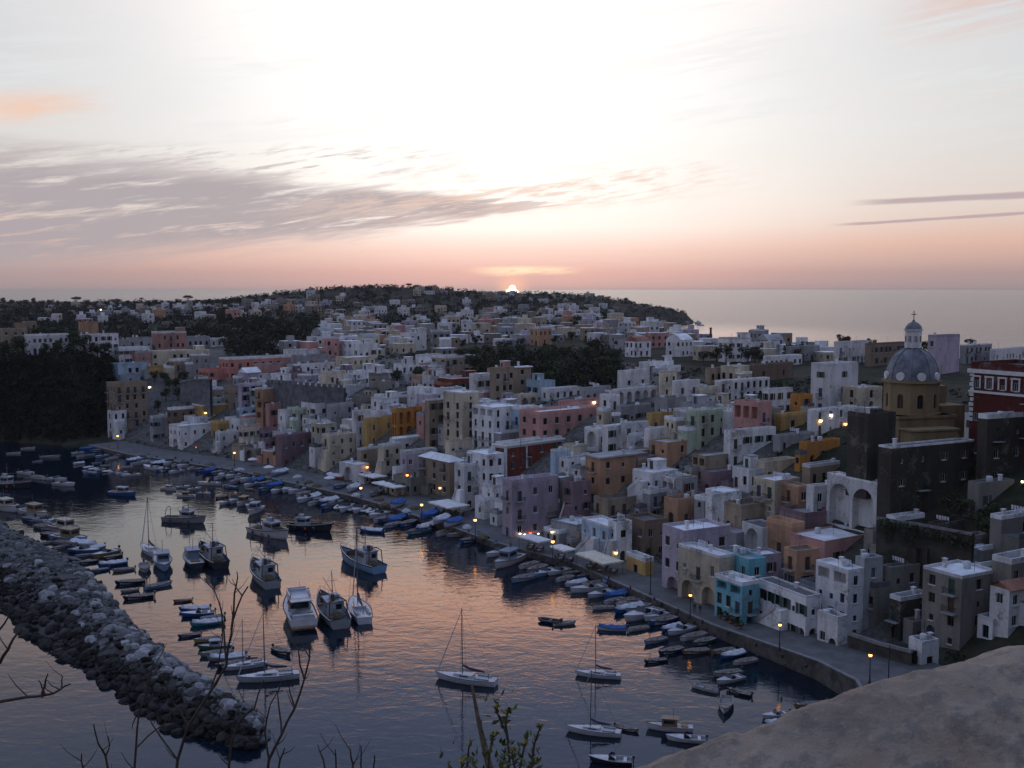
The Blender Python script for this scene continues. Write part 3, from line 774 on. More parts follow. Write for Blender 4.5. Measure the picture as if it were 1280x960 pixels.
H_(563, 566, 598, 474, 492, 'red', 't'); H_(499, 502, 518, 456, 480, 'white', 'w', 'cabin'); H_(525, 528, 564, 462, 475, 'white', 'w', 'nocabin', maxd=16); H_(539, 542, 564, 472, 490, 'white', 'g'); H_(554, 557, 594, 448, 470, 'tan', 'g', ''); H_(520, 524, 552, 446, 460, 'white', 'w', maxd=18)
H_(540, 545, 578, 489, 505, 'white', 'w', 'nocabin'); H_(594, 597, 616, 471, 506, 'white', 'w', 'dome'); H_(614, 618, 643, 463, 508, 'tan', 'w'); H_(637, 642, 664, 459, 497, 'tan', 'w', 'cornice nocabin', 'tan block house standing against the dark grove', cols=(1, 1)); H_(618, 620, 640, 462, 485, 'pink', 'w')
H_(590, 617, 652, 511, 566, 'white', 'w', 'loggia', 'large white house with balconies above the dark red house', cols=(3, 3), wincol=1); H_(649, 652, 674, 513, 552, 'blue', 'w'); H_(671, 674, 746, 519, 566, 'pink', 'w', 'nocabin', 'large rose pink house in mid town', cols=(5, 2), maxd=24)
H_(700, 704, 752, 503, 522, 'pink', 'w', maxd=16); H_(676, 684, 727, 487, 502, 'white', 'w', 'nocabin', maxd=16); H_(636, 640, 672, 497, 512, 'cream', 'g', 'arcade nocabin'); H_(728, 732, 764, 486, 505, 'grey', 'w')
H_(619, 632, 703, 558, 608, 'red', 'g', 'trim nocabin', 'dark red house with white cornice and corner trim', cols=(4, 1), floors=3)
H_(568, 580, 608, 583, 640, 'white', 'w', 'cabin stairs', 'tall white quay house with terraces and plants beside the big awning', cols=(2, 3)); H_(584, 609, 630, 570, 640, 'white', 'w', '', cols=(2, 3)); 
H_(628, 640, 698, 605, 674, 'lilac', 'w', 'nocabin', 'lilac pink restaurant house with lamps on the quay', cols=(3, 1), floors=3)
H_(703, 715, 738, 606, 662, 'mauve', 'd', 'stairs'); H_(708, 711, 735, 573, 606, 'white', 'g', '', wincol=1); H_(690, 694, 712, 565, 604, 'blue', 'g', '')
H_(732, 750, 807, 572, 632, 'peach', 'g', 'cornice nocabin', 'square ochre brown house with projecting pale cornice', cols=(3, 1), floors=3, wincol=1)
H_(742, 760, 813, 629, 662, 'tan', 'd', 'nocabin', 'low tan terrace house below the square ochre brown house')
H_(727, 760, 786, 661, 702, 'blue', 'w', 'stairs nocabin', 'pale blue quay house with crossing white stairs behind the cream awning'); H_(760, 770, 790, 655, 706, 'white', 'd', 'stairs')
H_(782, 805, 834, 655, 702, 'brown', 'd', 'nocabin', 'dark brown house with rounded flat roof left of the white roofed house')
H_(716, 724, 745, 668, 690, 'tan', 'g', 'arch')
# centre right
H_(774, 778, 812, 467, 490, 'white', 'w', 'nocabin', cols=(2, 1), maxd=15); H_(800, 804, 842, 455, 468, 'white', 'w', 'cabin'); H_(767, 771, 822, 489, 508, 'white', 'w', 'arcade nocabin', 'white house with terrace arches at mid right'); H_(760, 763, 775, 496, 530, 'white', 'w'); H_(772, 776, 814, 511, 532, 'grey', 'w', '')
H_(842, 846, 875, 480, 516, 'white', 'w', 'nocabin', cols=(2, 1)); H_(826, 830, 846, 466, 498, 'cream', 'w'); H_(896, 900, 962, 478, 504, 'white', 'w', 'nocabin', 'long white house with a row of small dark windows', cols=(8, 1), maxd=28); H_(870, 874, 900, 488, 510, 'cream', 'g'); H_(884, 888, 916, 462, 480, 'tan', 'g'); H_(915, 918, 940, 460, 480, 'cream', 'w')
H_(858, 873, 908, 517, 566, 'green', 'w', '', 'pale green cornered house with row of dark windows', cols=(3, 1), wincol=1); H_(755, 760, 792, 534, 568, 'white', 'w', 'dome'); H_(776, 782, 812, 533, 562, 'white', 'w', ''); H_(806, 812, 842, 540, 566, 'white', 'w'); H_(836, 842, 874, 546, 566, 'cream', 'g'); H_(810, 815, 846, 521, 540, 'ochre', 'g'); H_(905, 912, 970, 541, 584, 'white', 'd', 'arch', 'long whitish house with grey roof and blue arched terrace', cols=(4, 2), maxd=18)
H_(811, 834, 871, 555, 588, 'peach', 'g', 'nocabin', 'peach box house with blank right wall', cols=(1, 2)); H_(865, 881, 928, 572, 604, 'tan', 'g', 'loggia', maxd=14); H_(876, 890, 928, 592, 622, 'mauve', 'd', '', maxd=12)
H_(830, 847, 890, 628, 658, 'peach', 'd', 'nocabin', 'low ochre house with dark flat roof terrace', cols=(2, 1)); H_(806, 812, 838, 618, 652, 'grey', 'd'); H_(846, 852, 872, 600, 640, 'grey', 'g'); H_(905, 926, 962, 637, 672, 'tan', 'd', '', maxd=13); H_(885, 890, 908, 622, 664, 'white', 'w', ''); H_(886, 920, 962, 672, 700, 'grey', 'g', 'nocabin', maxd=12)
# big white by the church, ochre and orange neighbours
H_(1014, 1037, 1073, 459, 517, 'white', 'w', 'nocabin', 'large white three storey house left of the domed church', cols=(1, 1), floors=3, wincol=1); H_(1013, 1018, 1072, 514, 545, 'white', 'g', 'nocabin', 'low whitish house with three lit lamps on its front', cols=(4, 1), maxd=17); H_(1072, 1075, 1103, 487, 516, 'cream', 'w', 'nocabin', cols=(1, 1)); H_(988, 1000, 1016, 496, 526, 'orange', 'd', ''); H_(953, 960, 991, 488, 520, 'white', 'g', ''); H_(969, 976, 1006, 521, 540, 'ochre', 'g', 'nocabin', cols=(1, 1)); H_(968, 975, 1018, 547, 570, 'grey', 'g', maxd=15)
H_(936, 942, 992, 457, 478, 'brown', 'g', 'nocabin', cols=(2, 1)); H_(954, 962, 1018, 447, 460, 'white', 'w', 'nocabin', maxd=20); H_(984, 988, 1036, 434, 453, 'grey', 'g', '', maxd=18); H_(1043, 1048, 1086, 430, 456, 'white', 'g', ''); H_(1083, 1087, 1132, 431, 458, 'brown', 'd', 'nocabin'); H_(1160, 1168, 1200, 422, 468, 'lilac', 'g', 'nocabin', 'plain lilac block rising right behind the church dome', cols=(0, 1))
H_(900, 904, 938, 425, 440, 'white', 'g'); H_(936, 940, 975, 430, 446, 'white', 'g'); H_(1200, 1206, 1240, 432, 455, 'grey', 'g'); H_(1222, 1225, 1238, 440, 452, 'brown', 't', 'gable'); H_(1240, 1244, 1285, 438, 455, 'white', 'g')
# right centre, stepping down
H_(942, 955, 997, 581, 606, 'cream', 'g', '', maxd=12); H_(942, 968, 1000, 604, 646, 'cream', 'w', 'nocabin', 'cream stepped house with pale terrace in the right half', cols=(1, 2)); H_(974, 997, 1013, 611, 650, 'peach', 'g', 'nocabin', cols=(1, 1)); H_(1010, 1016, 1050, 613, 652, 'white', 'w', 'nocabin', cols=(2, 1)); H_(974, 1006, 1042, 647, 672, 'mauve', 'g', 'nocabin', cols=(0, 1)); H_(1002, 1008, 1052, 556, 585, 'orange', 'd', '', 'orange house with dark doorways left of the church buttress', maxd=12, cols=(3, 1)); H_(1005, 1012, 1050, 585, 612, 'tan', 'd', maxd=12)
H_(988, 1030, 1097, 679, 716, 'pink', 'w', 'nocabin', 'pinkish house under a broad white roof terrace', maxd=16, cols=(2, 2)); H_(958, 990, 1006, 660, 698, 'peach', 'w', 'nocabin', cols=(1, 1)); H_(980, 994, 1024, 692, 760, 'peach', 'd', 'nocabin', 'tall orange tan house with two arched windows', cols=(1, 1), floors=3)
H_(1020, 1058, 1080, 716, 806, 'white', 'w', 'loggia nocabin', 'white house with open columned loggia on its top floor', floors=4, cols=(1, 3)); H_(1074, 1078, 1104, 702, 790, 'grey', 'g', ''); 
H_(1034, 1096, 1112, 606, 672, 'white', 'w', 'nocabin giant', 'tall white house with two giant arches below the church', floors=1, cols=(0, 0), maxd=17)
# front row on the right quay
H_(828, 854, 912, 668, 752, 'lilac', 'w', 'arch nocabin', 'lilac quay house with bright white roof and arched ground floor', floors=3, cols=(3, 2), maxd=13); H_(848, 898, 918, 698, 770, 'cream', 'w', 'arch nocabin', 'cream quay house with tall pointed arches beside the turquoise house', floors=2, cols=(1, 3), maxd=14)
H_(905, 934, 958, 704, 770, 'turquoise', 'g', 'nocabin', 'tall rear part turquoise house'); H_(894, 927, 949, 733, 788, 'turquoise', 'w', 'loggia nocabin', 'turquoise quay house with columned loggia', floors=3, cols=(1, 3))
H_(934, 950, 977, 697, 748, 'lilac', 'w', ''); H_(948, 1006, 1027, 748, 808, 'white', 'd', 'stairs', 'long white quay house with arch, behind the lamp at right', floors=2, cols=(1, 6), maxd=19); H_(1022, 1046, 1058, 778, 822, 'white', 't', 'nocabin', floors=1, cols=(1, 2)); H_(1000, 1020, 1046, 735, 770, 'grey', 'd', 'nocabin', maxd=10)
H_(783, 806, 815, 703, 726, 'ochre', 'g', 'nocabin', 'low yellow wall house on the quay right of the cream awning', floors=1, cols=(0, 1), maxd=9)
# far right lower houses
H_(1154, 1199, 1246, 724, 815, 'stone', 'w', 'nocabin', 'tall old brownish house with white flat roof by the foreground wall', floors=4, cols=(1, 2)); H_(1136, 1151, 1174, 806, 850, 'white', 'd', 'nocabin', 'small white hut by the quay road beside the foreground wall', floors=1, cols=(1, 1)); H_(1240, 1262, 1300, 706, 770, 'stone', 'g', ''); H_(1238, 1260, 1300, 738, 790, 'white', 't', 'gable'); H_(1222, 1240, 1264, 778, 806, 'white', 'g', 'nocabin')  # first house: stone instead of its tan, shade put into the wall colour
H_(1185, 1205, 1240, 690, 722, 'grey', 'w', 'dome', 'grey house with white half dome apse at the far right'); H_(1210, 1222, 1268, 606, 645, 'stone', 'd', 'nocabin', cols=(2, 1))
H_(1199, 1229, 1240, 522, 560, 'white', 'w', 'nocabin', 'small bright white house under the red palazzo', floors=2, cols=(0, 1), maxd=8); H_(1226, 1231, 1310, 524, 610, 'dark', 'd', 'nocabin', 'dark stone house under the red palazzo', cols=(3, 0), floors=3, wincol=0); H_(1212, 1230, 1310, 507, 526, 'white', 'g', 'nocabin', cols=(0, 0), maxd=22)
# far left long palace
H_(30, 34, 86, 420, 444, 'white', 't', 'nocabin', 'long pale palace above the dark cliff', cols=(8, 1), maxd=40, detail=1); H_(0, 4, 34, 412, 442, 'tan', 't', 'cabin', detail=1); H_(98, 101, 123, 405, 425, 'peach', 'g', 'nocabin', detail=1, cols=(0, 0)); H_(98, 102, 124, 419, 440, 'white', 'g', 'nocabin', detail=1, cols=(3, 1)); H_(122, 126, 148, 418, 438, 'white', 'w', detail=1, cols=(3, 1)); H_(28, 32, 46, 404, 422, 'tan', 'g', detail=1)
H_(142, 150, 172, 426, 446, 'grey', 't', detail=1)
# ---- the red palazzo on the right edge
NEAR_COUNT = len(HOUSES)
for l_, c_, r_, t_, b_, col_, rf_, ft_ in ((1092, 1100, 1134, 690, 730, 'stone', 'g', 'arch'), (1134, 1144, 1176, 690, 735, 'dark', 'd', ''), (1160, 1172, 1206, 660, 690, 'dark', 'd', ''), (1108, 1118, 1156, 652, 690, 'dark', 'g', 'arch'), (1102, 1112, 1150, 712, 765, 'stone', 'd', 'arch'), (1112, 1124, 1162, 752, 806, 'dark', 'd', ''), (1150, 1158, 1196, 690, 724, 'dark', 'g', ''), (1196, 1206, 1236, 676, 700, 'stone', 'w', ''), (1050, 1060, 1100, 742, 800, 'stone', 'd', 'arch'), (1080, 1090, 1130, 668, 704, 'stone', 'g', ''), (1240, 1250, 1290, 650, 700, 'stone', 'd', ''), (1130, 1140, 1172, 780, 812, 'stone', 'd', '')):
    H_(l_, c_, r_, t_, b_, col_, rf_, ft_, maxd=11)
# ------------------------------------------------------------------ red palazzo, church and the dark walls under it
H_(1214, 1345, 1365, 468, 600, 'red', 'd', 'trim nocabin', 'dark red palazzo with white cornice and white framed windows at the right edge', D=196, floors=3, cols=(0, 8), maxd=60, wincol=0, name=None) if False else None
PM['maroon'] = plaster('plaster maroon', (.13, .034, .026)); old_trim = mat('aged pale trim', (.42, .40, .38), .85, 0, .2, .8)
def palazzo():
    Y = 196; C = atD(1345, 600, Y); top = atD(1345, 467, Y).z; yw = R(31)
    b_ = solve_len(C.x, C.y, top, -math.sin(yw), math.cos(yw), 1214)
    b_ = min(b_, 60)
    root, c, fs, nf, rm = house(C, yw, 14, b_, C.z, top, 'maroon', 'd', 77, 2, ('nocabin',), 3, (4, 8), 12, wincol=0, name='palazzo')
    H = top-C.z; hx, hy = 7, b_/2
    k = MB(); k.box((-hx-.25, 0, H-.9), (.6, b_+.9, .75)); k.box((-hx-.12, 0, H-5.0), (.35, b_+.5, .45)); k.build('cornice', trim_m, root)
    k = MB()
    for j in range(10): k.box((-hx-.06, hy-.35-.12*(j % 2), H-1.6-j*1.0), (.22, .75-.24*(j % 2)+.24, .7))
    k.build('quoin_stones', trim_m, root)
    for j in range(8):
        y = hy-b_*(j+.5)/8
        k = MB()
        for s in (-1, 1): k.box((-hx-.09, y+s*.80, H-3.15), (.22, .3, 2.3))
        k.box((-hx-.12, y, H-1.9), (.28, 2.1, .32)); k.build('window_surround', trim_m, root)
    tag(root, 'dark red palazzo with white cornice and white framed windows at the right edge', 'palazzo')
    HOUSES.append(dict(o=root, px=1250, py=450, rect=(1214, 447, 1300, 520), c=c, r=20, Y=215, col='red', fs=fs, nf=3, a=14, b=b_, roof='d', label='-', group=None, top=top, yaw=yw, z0=C.z))
palazzo()
dome_m = mat('weathered lead dome', (.15, .155, .175), .8, 0, .4, .5)
ochre_m = plaster('church ochre plaster', (.31, .225, .12))
def church():
    Y = 222; z0 = 24.0; X = atD(1139, 500, Y).x
    zt = lambda py: atD(1139, py, Y).z
    root = empty('church', (X, Y, z0), R(16))
    tag(root, 'ochre church with grey ribbed dome, white lantern and cross', 'church')
    k = MB(); N = 8; r = 5.45
    z1, z2 = zt(516)-z0, zt(477)-z0
    ang = [math.pi/8+2*math.pi*j/8+R(-16) for j in range(8)]
    pts = [(r*math.cos(a), r*math.sin(a)) for a in ang]
    for j in range(8):
        p, q_ = Vector((*pts[j], z1)), Vector((*pts[(j+1) % 8], z1)); U = (q_-p); L = U.length; U.normalize(); Nn = Vector((U.y, -U.x, 0))
        wall_face(k, p, U, Nn, L, z2-z1, [(L/2-.62, 1.3, L/2+.62, 4.2, True, .35)])
    k.poly([(*p, z2) for p in pts]); k.build('drum', ochre_m, root)
    for j in range(8):
        p, q_ = Vector(pts[j]), Vector(pts[(j+1) % 8]); m_ = (p+q_)/2; n = m_.normalized()
        place_window(root, random, m_.x-n.x*.3, m_.y-n.y*.3, z1+1.3, math.atan2(n.y, n.x)+math.pi/2, 1.24, 2.9, 1, 2, None, False)
    k = MB()
    for zz, rr, h in ((z2, r+.55, .4), (z1, r+.35, .35)):
        k.prism([(rr*math.cos(a), rr*math.sin(a)) for a in ang], zz, zz+h)
    k.build('cornice', ochre_m, root)
    zd = z2+.4; rd = 5.25; hd = zt(434)-z0-zd
    prof = [(rd, 0)]+[(rd*math.cos(t*math.pi/2/9), hd*math.sin(t*math.pi/2/9)) for t in range(1, 9)]+[(1.3, hd*.985)]
    k = MB(); k.lathe((0, 0, zd), prof, 32); dm = k.build('dome', dome_m, root)
    for j in range(8):
        a = ang[j]; mb = MB()
        mb.tube([(math.cos(a)*(rr+.05), math.sin(a)*(rr+.05), zd+zz+.05) for rr, zz in prof], .17, 5); mb.build('rib', dome_m, dm)
    for j in range(8):
        a = ang[j]+math.pi/8; mb = MB(); c_ = Vector((math.cos(a), math.sin(a), 0))
        t_ = Vector((-c_.y, c_.x, 0)); ctr = c_*(rd-.1)+Vector((0, 0, zd+.95))
        rim = [ctr+t_*.85*math.cos(2*math.pi*i/12)+Vector((0, 0, .85*math.sin(2*math.pi*i/12))) for i in range(12)]
        mb.poly([p+c_*.35 for p in rim])
        for i in range(12): mb.poly([rim[i]-c_*.8, rim[(i+1) % 12]-c_*.8, rim[(i+1) % 12]+c_*.35, rim[i]+c_*.35])
        mb.build('round_dormer', trim_m, dm)
    zl = zd+hd-.1; hl = zt(413)-z0-zl
    k = MB(); rr = 1.65
    k.prism([(rr*math.cos(a), rr*math.sin(a)) for a in ang], zl, zl+hl); k.prism([((rr+.25)*math.cos(a), (rr+.25)*math.sin(a)) for a in ang], zl+hl, zl+hl+.25)
    ln = k.build('lantern', PM['white'], root)
    for j in range(0, 8):
        a = ang[j]+math.pi/8; mo('window', win_mesh(.5, 1.1, 1), ln, (math.cos(a)*rr*.925, math.sin(a)*rr*.925, zl+1.3), a+math.pi/2)
    zc = zl+hl+.25; hc = zt(401)-z0-zc
    k = MB(); k.lathe((0, 0, zc), [(1.7, 0), (1.55, hc*.35), (1.0, hc*.7), (.35, hc*.9), (.18, hc)], 12); k.build('lantern_cap', dome_m, root)
    k = MB(); ct = zt(392)-z0+.6; k.tube([(0, 0, zc+hc-.1), (0, 0, ct)], .09, 5); k.tube([(-.55*math.cos(R(16)), .55*math.sin(R(16)), ct-.75), (.55*math.cos(R(16)), -.55*math.sin(R(16)), ct-.75)], .08, 5); k.lathe((0, 0, zc+hc), [(0, -.2), (.3, 0), (0, .3)], 8); k.build('cross', iron_m, root)
    # lower bodies
    k = MB(); k.box((0, 1.5, z1/2-4), (13.0, 13.5, z1+8)); k.box((0, 1.5, z1-.25), (13.8, 14.2, .5)); k.box((8.6, 3.5, z1/2-3), (6.0, 11, z1+9.0)); k.box((9.0, 5, z1+2.2), (3.0, 5.0, 6.0)); k.build('nave', ochre_m, root)
    k = MB(); k.box((-1.0, -6.9, z1/2-5.5), (10.5, 5.0, z1+5.5)); k.box((-1.0, -6.9, z1-2.4), (11.1, 5.5, .4)); k.build('apse', ochre_m, root)
    k = MB()
    for x in (-6.0, -.2, 4.0): k.box((x, -9.5, z1/2-5.5), (.7, .5, z1+4)) 
    k.build('pilaster', ochre_m, root)
    return root
church()
H_(1065, 1069, 1086, 516, 570, 'orange', 'g', 'nocabin', 'narrow tall orange buttress wall left of the domed church', D=208, cols=(0, 0), maxd=6)
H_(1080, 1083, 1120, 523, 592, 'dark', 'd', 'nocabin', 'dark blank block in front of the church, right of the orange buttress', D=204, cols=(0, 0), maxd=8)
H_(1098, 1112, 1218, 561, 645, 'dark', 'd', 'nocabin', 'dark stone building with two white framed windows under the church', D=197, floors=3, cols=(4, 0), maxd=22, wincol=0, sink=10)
# ------------------------------------------------------------------ retaining walls
rub_m = mat('grey rubble masonry', (.13, .13, .135), .9, 0, .35, .5, bump=.8)
dstone_m = mat('dark masonry', (.06, .055, .045), .9, 0, .4, .5, bump=.8)  # second material is one dark tone, mottled at random
def wallrun(pts, D0, h_fn, name, m, label, cat='wall', thick=1.2, cren=False, arches=0):
    """free wall along photo columns; pts = (px, py_top, py_bottom)"""
    root = None; P_s = [(atD(px, pt, D), atD(px, pb, D)) for px, pt, pb, D in pts]
    b = MB()
    for (t0, b0), (t1, b1) in zip(P_s[:-1], P_s[1:]):
        u = (t1-t0).xy.normalized(); n = Vector((-u.y, u.x, 0))*thick
        A, B, C_, D_ = Vector((t0.x, t0.y, b0.z-4)), Vector((t1.x, t1.y, b1.z-4)), t1, t0
        b.poly([A, B, C_, D_]); b.poly([D_, C_, C_+n, D_+n]); b.poly([B+n, A+n, D_+n, C_+n])
    b.poly([P_s[0][1]-Vector((0, 0, 4)), P_s[0][0], P_s[0][0]+n, P_s[0][1]+n-Vector((0, 0, 4))])
    c = P_s[len(P_s)//2][0]
    root = empty(name, (c.x, c.y, P_s[len(P_s)//2][1].z)); inv = Vector((-c.x, -c.y, -root.location.z))
    b.v = [tuple(Vector(p)+inv) for p in b.v]; b.build('wall_face', m, root)
    if cren:
        for (t0, b0), (t1, b1) in zip(P_s[:-1], P_s[1:]):
            L = (t1-t0).xy.length; n_ = int(L/2.2)
            for j in range(n_):
                p = t0.lerp(t1, (j+.5)/n_)+inv; u = (t1-t0).xy; k = MB(); k.box((p.x, p.y, p.z+.55), (1.0, .8, 1.1), math.atan2(u.y, u.x)); k.build('merlon', m, root)
    else:
        k = MB()
        for (t0, b0), (t1, b1) in zip(P_s[:-1], P_s[1:]):
            p = (t0+t1)/2+inv; u = (t1-t0); k.tube([t0+inv+Vector((0, 0, .05)), t1+inv+Vector((0, 0, .05))], .35, 4, smooth=False)
        k.build('coping', kerb_m, root)
    tag(root, label, cat); return root
wallrun([(333, 478, 508, 392), (365, 480, 510, 380), (395, 483, 508, 376), (430, 485, 508, 372)], 0, None, 'retaining_wall', rub_m, 'curved grey wall with a row of merlons right of the long red palace', cren=True)
wallrun([(225, 478, 505, 418), (245, 474, 506, 410), (262, 474, 508, 405)], 0, None, 'retaining_wall', rub_m, 'plain dark grey retaining wall left of the olive yellow bastion house')
wallrun([(662, 486, 500, 372), (720, 487, 500, 362), (772, 489, 502, 352)], 0, None, 'garden_wall', PM['lilac'], 'long pale garden wall bounding the dark grove in the middle')
wallrun([(1096, 648, 680, 186), (1150, 656, 690, 182), (1215, 668, 700, 176)], 0, None, 'retaining_wall', dstone_m, 'dark sloping wall along the ramp under the church')
wallrun([(1060, 792, 822, 168), (1100, 805, 838, 163), (1140, 815, 850, 158)], 0, None, 'retaining_wall', dstone_m, 'dark low wall behind the quay lamp left of the small white hut')

# ------------------------------------------------------------------ houses between the listed ones
cells = lambda h: (h['c'][0], h['c'][1], h['r'])
def free(x, y, r, k=.72):
    return all(math.hypot(x-h['c'][0], y-h['c'][1]) > (r+h['r'])*k for h in HOUSES)
CHX, CHY = atD(1139, 500, 222).x, 222
frng = random.Random(5); ann = list(HOUSES); nfill = 0
WEIGHT = ['white']*13+['cream']*3+['grey']*4+['tan']*3+['stone']*2+['pink', 'pink', 'lilac', 'lilac', 'blue', 'mauve', 'peach', 'ochre']
cand = []
for _ in range(7000):
    k = frng.randrange(len(QUAY)-1); p = QUAY[k].lerp(QUAY[k+1], frng.random()); tg = tangent(p); n = Vector((-tg.y, tg.x)); s = 15+95*frng.random()**1.2
    cand.append((s, p+n*s))
cand.sort(key=lambda c: c[0])
NL = len(HOUSES)
for s, p, small in [(s, p, 0) for s, p in cand]+[(s, p, 1) for s, p in cand]:
    if len(HOUSES) >= 284: break
    x, y = p
    if math.hypot(x-CHX, y-CHY) < 22 or x > 96 or (x > 60 and y < 150) or x < -172: continue
    a, b_ = (frng.uniform(3.4, 5.5), frng.uniform(3.4, 6)) if small else (frng.uniform(4.5, 9.5), frng.uniform(4.5, 10)); r = math.hypot(a, b_)/2
    if not free(x, y, r, .70 if small else .64): continue
    z = tz(x, y); zt_ = z+frng.choice([frng.uniform(6, 11) if s < 38 else frng.uniform(5, 9), frng.uniform(3.6, 5.5)])
    if small: zt_ = z+frng.uniform(2.9, 4.6)
    px0, py0, d = proj((x, y, zt_)); _, py1, _ = proj((x, y, z)); w = r*FPX/d
    if 143 < px0 < 245 and 462 < py0 < 525: continue
    if 555 < px0 < 770 and 425 < py1 < 490: continue
    bad = 0
    for h in ann:
        if h['c'][1] > y-1:
            l, t_, rr, bb = h['rect']; ox = max(0, min(rr, px0+w*.8)-max(l, px0-w*.8)); oy = max(0, min(bb, py1)-max(t_, py0))
            if ox*oy > ((.17 if small else .07) if h['label'] else .30 if small else .24)*max(1, (rr-l)*(bb-t_)): bad = 1; break
    if bad or px0 > 1085 and (py0 < 640 or px0 > 1120): continue
    tg = tangent(p); yw = math.atan2(tg.x, -tg.y)+R(frng.uniform(-7, 7)); ca, sa = math.cos(yw), math.sin(yw)
    C = (x-a/2*ca+b_/2*sa, y-a/2*sa-b_/2*ca); colr = frng.choice(WEIGHT); rf = frng.choice('wwwggd')
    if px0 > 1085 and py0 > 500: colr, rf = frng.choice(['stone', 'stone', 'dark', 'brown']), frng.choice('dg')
    fe = frng.choice(['', 'annexr', 'annexr cabin', 'annex', 'annex cabin', 'cabin', 'arch annexr', 'loggia', 'stairs', 'annexr annex', 'annexr cabin annex']); 
    root, c, fs, nf, rm = house(C, yw, a, b_, z-.5, zt_, colr, rf, 1000+nfill, 2, fe.split(), None, None, 5)
    HOUSES.append(dict(o=root, px=px0, py=py0, rect=(px0-w, py0, px0+w, py1), c=c, r=r, Y=y, col=colr, fs=fs, nf=nf, a=a, b=b_, roof=rf, label=None, group=None, top=zt_, yaw=yw, z0=z))
    nfill += 1
print('fill', nfill)
# ------------------------------------------------------------------ houses on the far plateau and the hill; the largest by themselves, the rest as one mass
BANDS = [(55, 330, 383, 404, 42, .7), (180, 262, 384, 396, 8, .7), (330, 400, 376, 394, 9, .5), (330, 640, 378, 392, 16, .35), (520, 560, 366, 374, 3, 1), (380, 440, 366, 374, 3, 1), (400, 650, 394, 446, 70, 1), (640, 770, 384, 432, 38, 1), (740, 885, 405, 446, 34, 1), (880, 1035, 434, 452, 12, 1), (345, 470, 425, 446, 12, 1), (605, 650, 366, 376, 7, 1), (640, 770, 372, 380, 9, .5)]
far = []; frng = random.Random(17)
for x0, x1, y0, y1, n, dens in BANDS:
    k = tries = 0
    n = int(n*1.75)
    while k < n and tries < n*9:
        tries += 1; px, py = frng.uniform(x0, x1), y0+(y1-y0)*frng.random()
        if 562 < px < 770 and py > 436-(.06*abs(px-680)): continue
        if 200 < px < 400 and 402 < py < 436: continue
        Y, z = hit(px, py, 0, 300)
        if Y > 2100: continue
        p = atD(px, py, Y); a, b_ = frng.uniform(5, 11.5), frng.uniform(5, 9); r = math.hypot(a, b_)/2
        if not free(p.x, p.y, r, .62) or any(math.hypot(p.x-f[0], p.y-f[1]) < (r+f[2])*.62 for f in far): continue
        far.append((p.x, p.y, r, a, b_, z, frng.choice([3.4, 3.8, 4.4, 6.2, 6.8, 8.8])*frng.uniform(.9, 1.1), px, py)); k += 1
far.sort(key=lambda f: -f[2]*f[6]/f[1]**2)
NF = 298-len(HOUSES); print('houses', len(HOUSES), 'far', len(far))
FW = ['white']*11+['cream']*4+['grey']*6+['tan']*5+['stone']*3+['pink', 'peach', 'lilac', 'cream']
stuffb = {}
for i, (x, y, r, a, b_, z, h, px, py) in enumerate(far):
    yw = R(frng.uniform(5, 50)); ca, sa = math.cos(yw), math.sin(yw); C = (x-a/2*ca+b_/2*sa, y-a/2*sa-b_/2*ca); colr = frng.choice(FW); rf = frng.choice('wwwggt')
    if i < NF:
        root, c, fs, nf, rm = house(C, yw, a, b_, z, z+h, colr, rf, 3000+i, 1 if y < 700 else 0, [frng.choice(['', '', 'cabin', 'vault', 'hip' if rf == 't' else ''])], None, None, 3)
        pp = proj((x, y, z+h)); HOUSES.append(dict(o=root, px=pp[0], py=pp[1], rect=(0, 0, 0, 0), c=c, r=r, Y=y, col=colr, fs=fs, nf=nf, a=a, b=b_, roof=rf, label=None, group=None, top=z+h, yaw=yw, z0=z))
    else:
        b = stuffb.setdefault('s', MB()); cols_ = sorted(PAL); mi = cols_.index(colr)
        Cv = Vector((*C, z-3)); ux, uy = Vector((ca, sa, 0)), Vector((-sa, ca, 0))
        for O, U, N, L in ((Cv, ux, -uy, a), (Cv+uy*b_, -uy, -ux, b_)):
            ops = []
            for f in range(max(1, int(h/3.3))):
                for j in range(int(L/3)):
                    if frng.random() < .8: u = L*(j+.5)/int(L/3); ops.append((u-.6, 3.9+f*3.2, u+.6, 5.4+f*3.2, False, .6))
            ops = [o for o in ops if o[3] < h+2.8]
            b.m0 = len(b.m); wall_face(b, O, U, N, L, h+3, ops, mi, len(cols_)+1)
            # recess backs are dark glass
            for q_ in range(b.m0, len(b.m)):
                pass
        t0 = [Cv+Vector((0, 0, h+3)), Cv+ux*a+Vector((0, 0, h+3)), Cv+ux*a+uy*b_+Vector((0, 0, h+3)), Cv+uy*b_+Vector((0, 0, h+3))]
        b.poly(t0, len(cols_)); lo = [p-Vector((0, 0, h+3)) for p in t0]
        b.poly([lo[1], lo[2], t0[2], t0[1]], mi); b.poly([lo[2], lo[3], t0[3], t0[2]], mi)
        rng_ = frng.random()
        if rng_ < .4: b.box((x, y, z+h+1.2), (a*.4, b_*.4, 2.4), yw, mi)
if 's' in stuffb:
    o = stuffb['s'].build('distant_houses', [PM[k] for k in sorted(PAL)]+[lime_roof, glass_m]); tag(o, 'the smallest pale houses scattered over the far plateau and wooded hill', 'houses', kind='stuff')
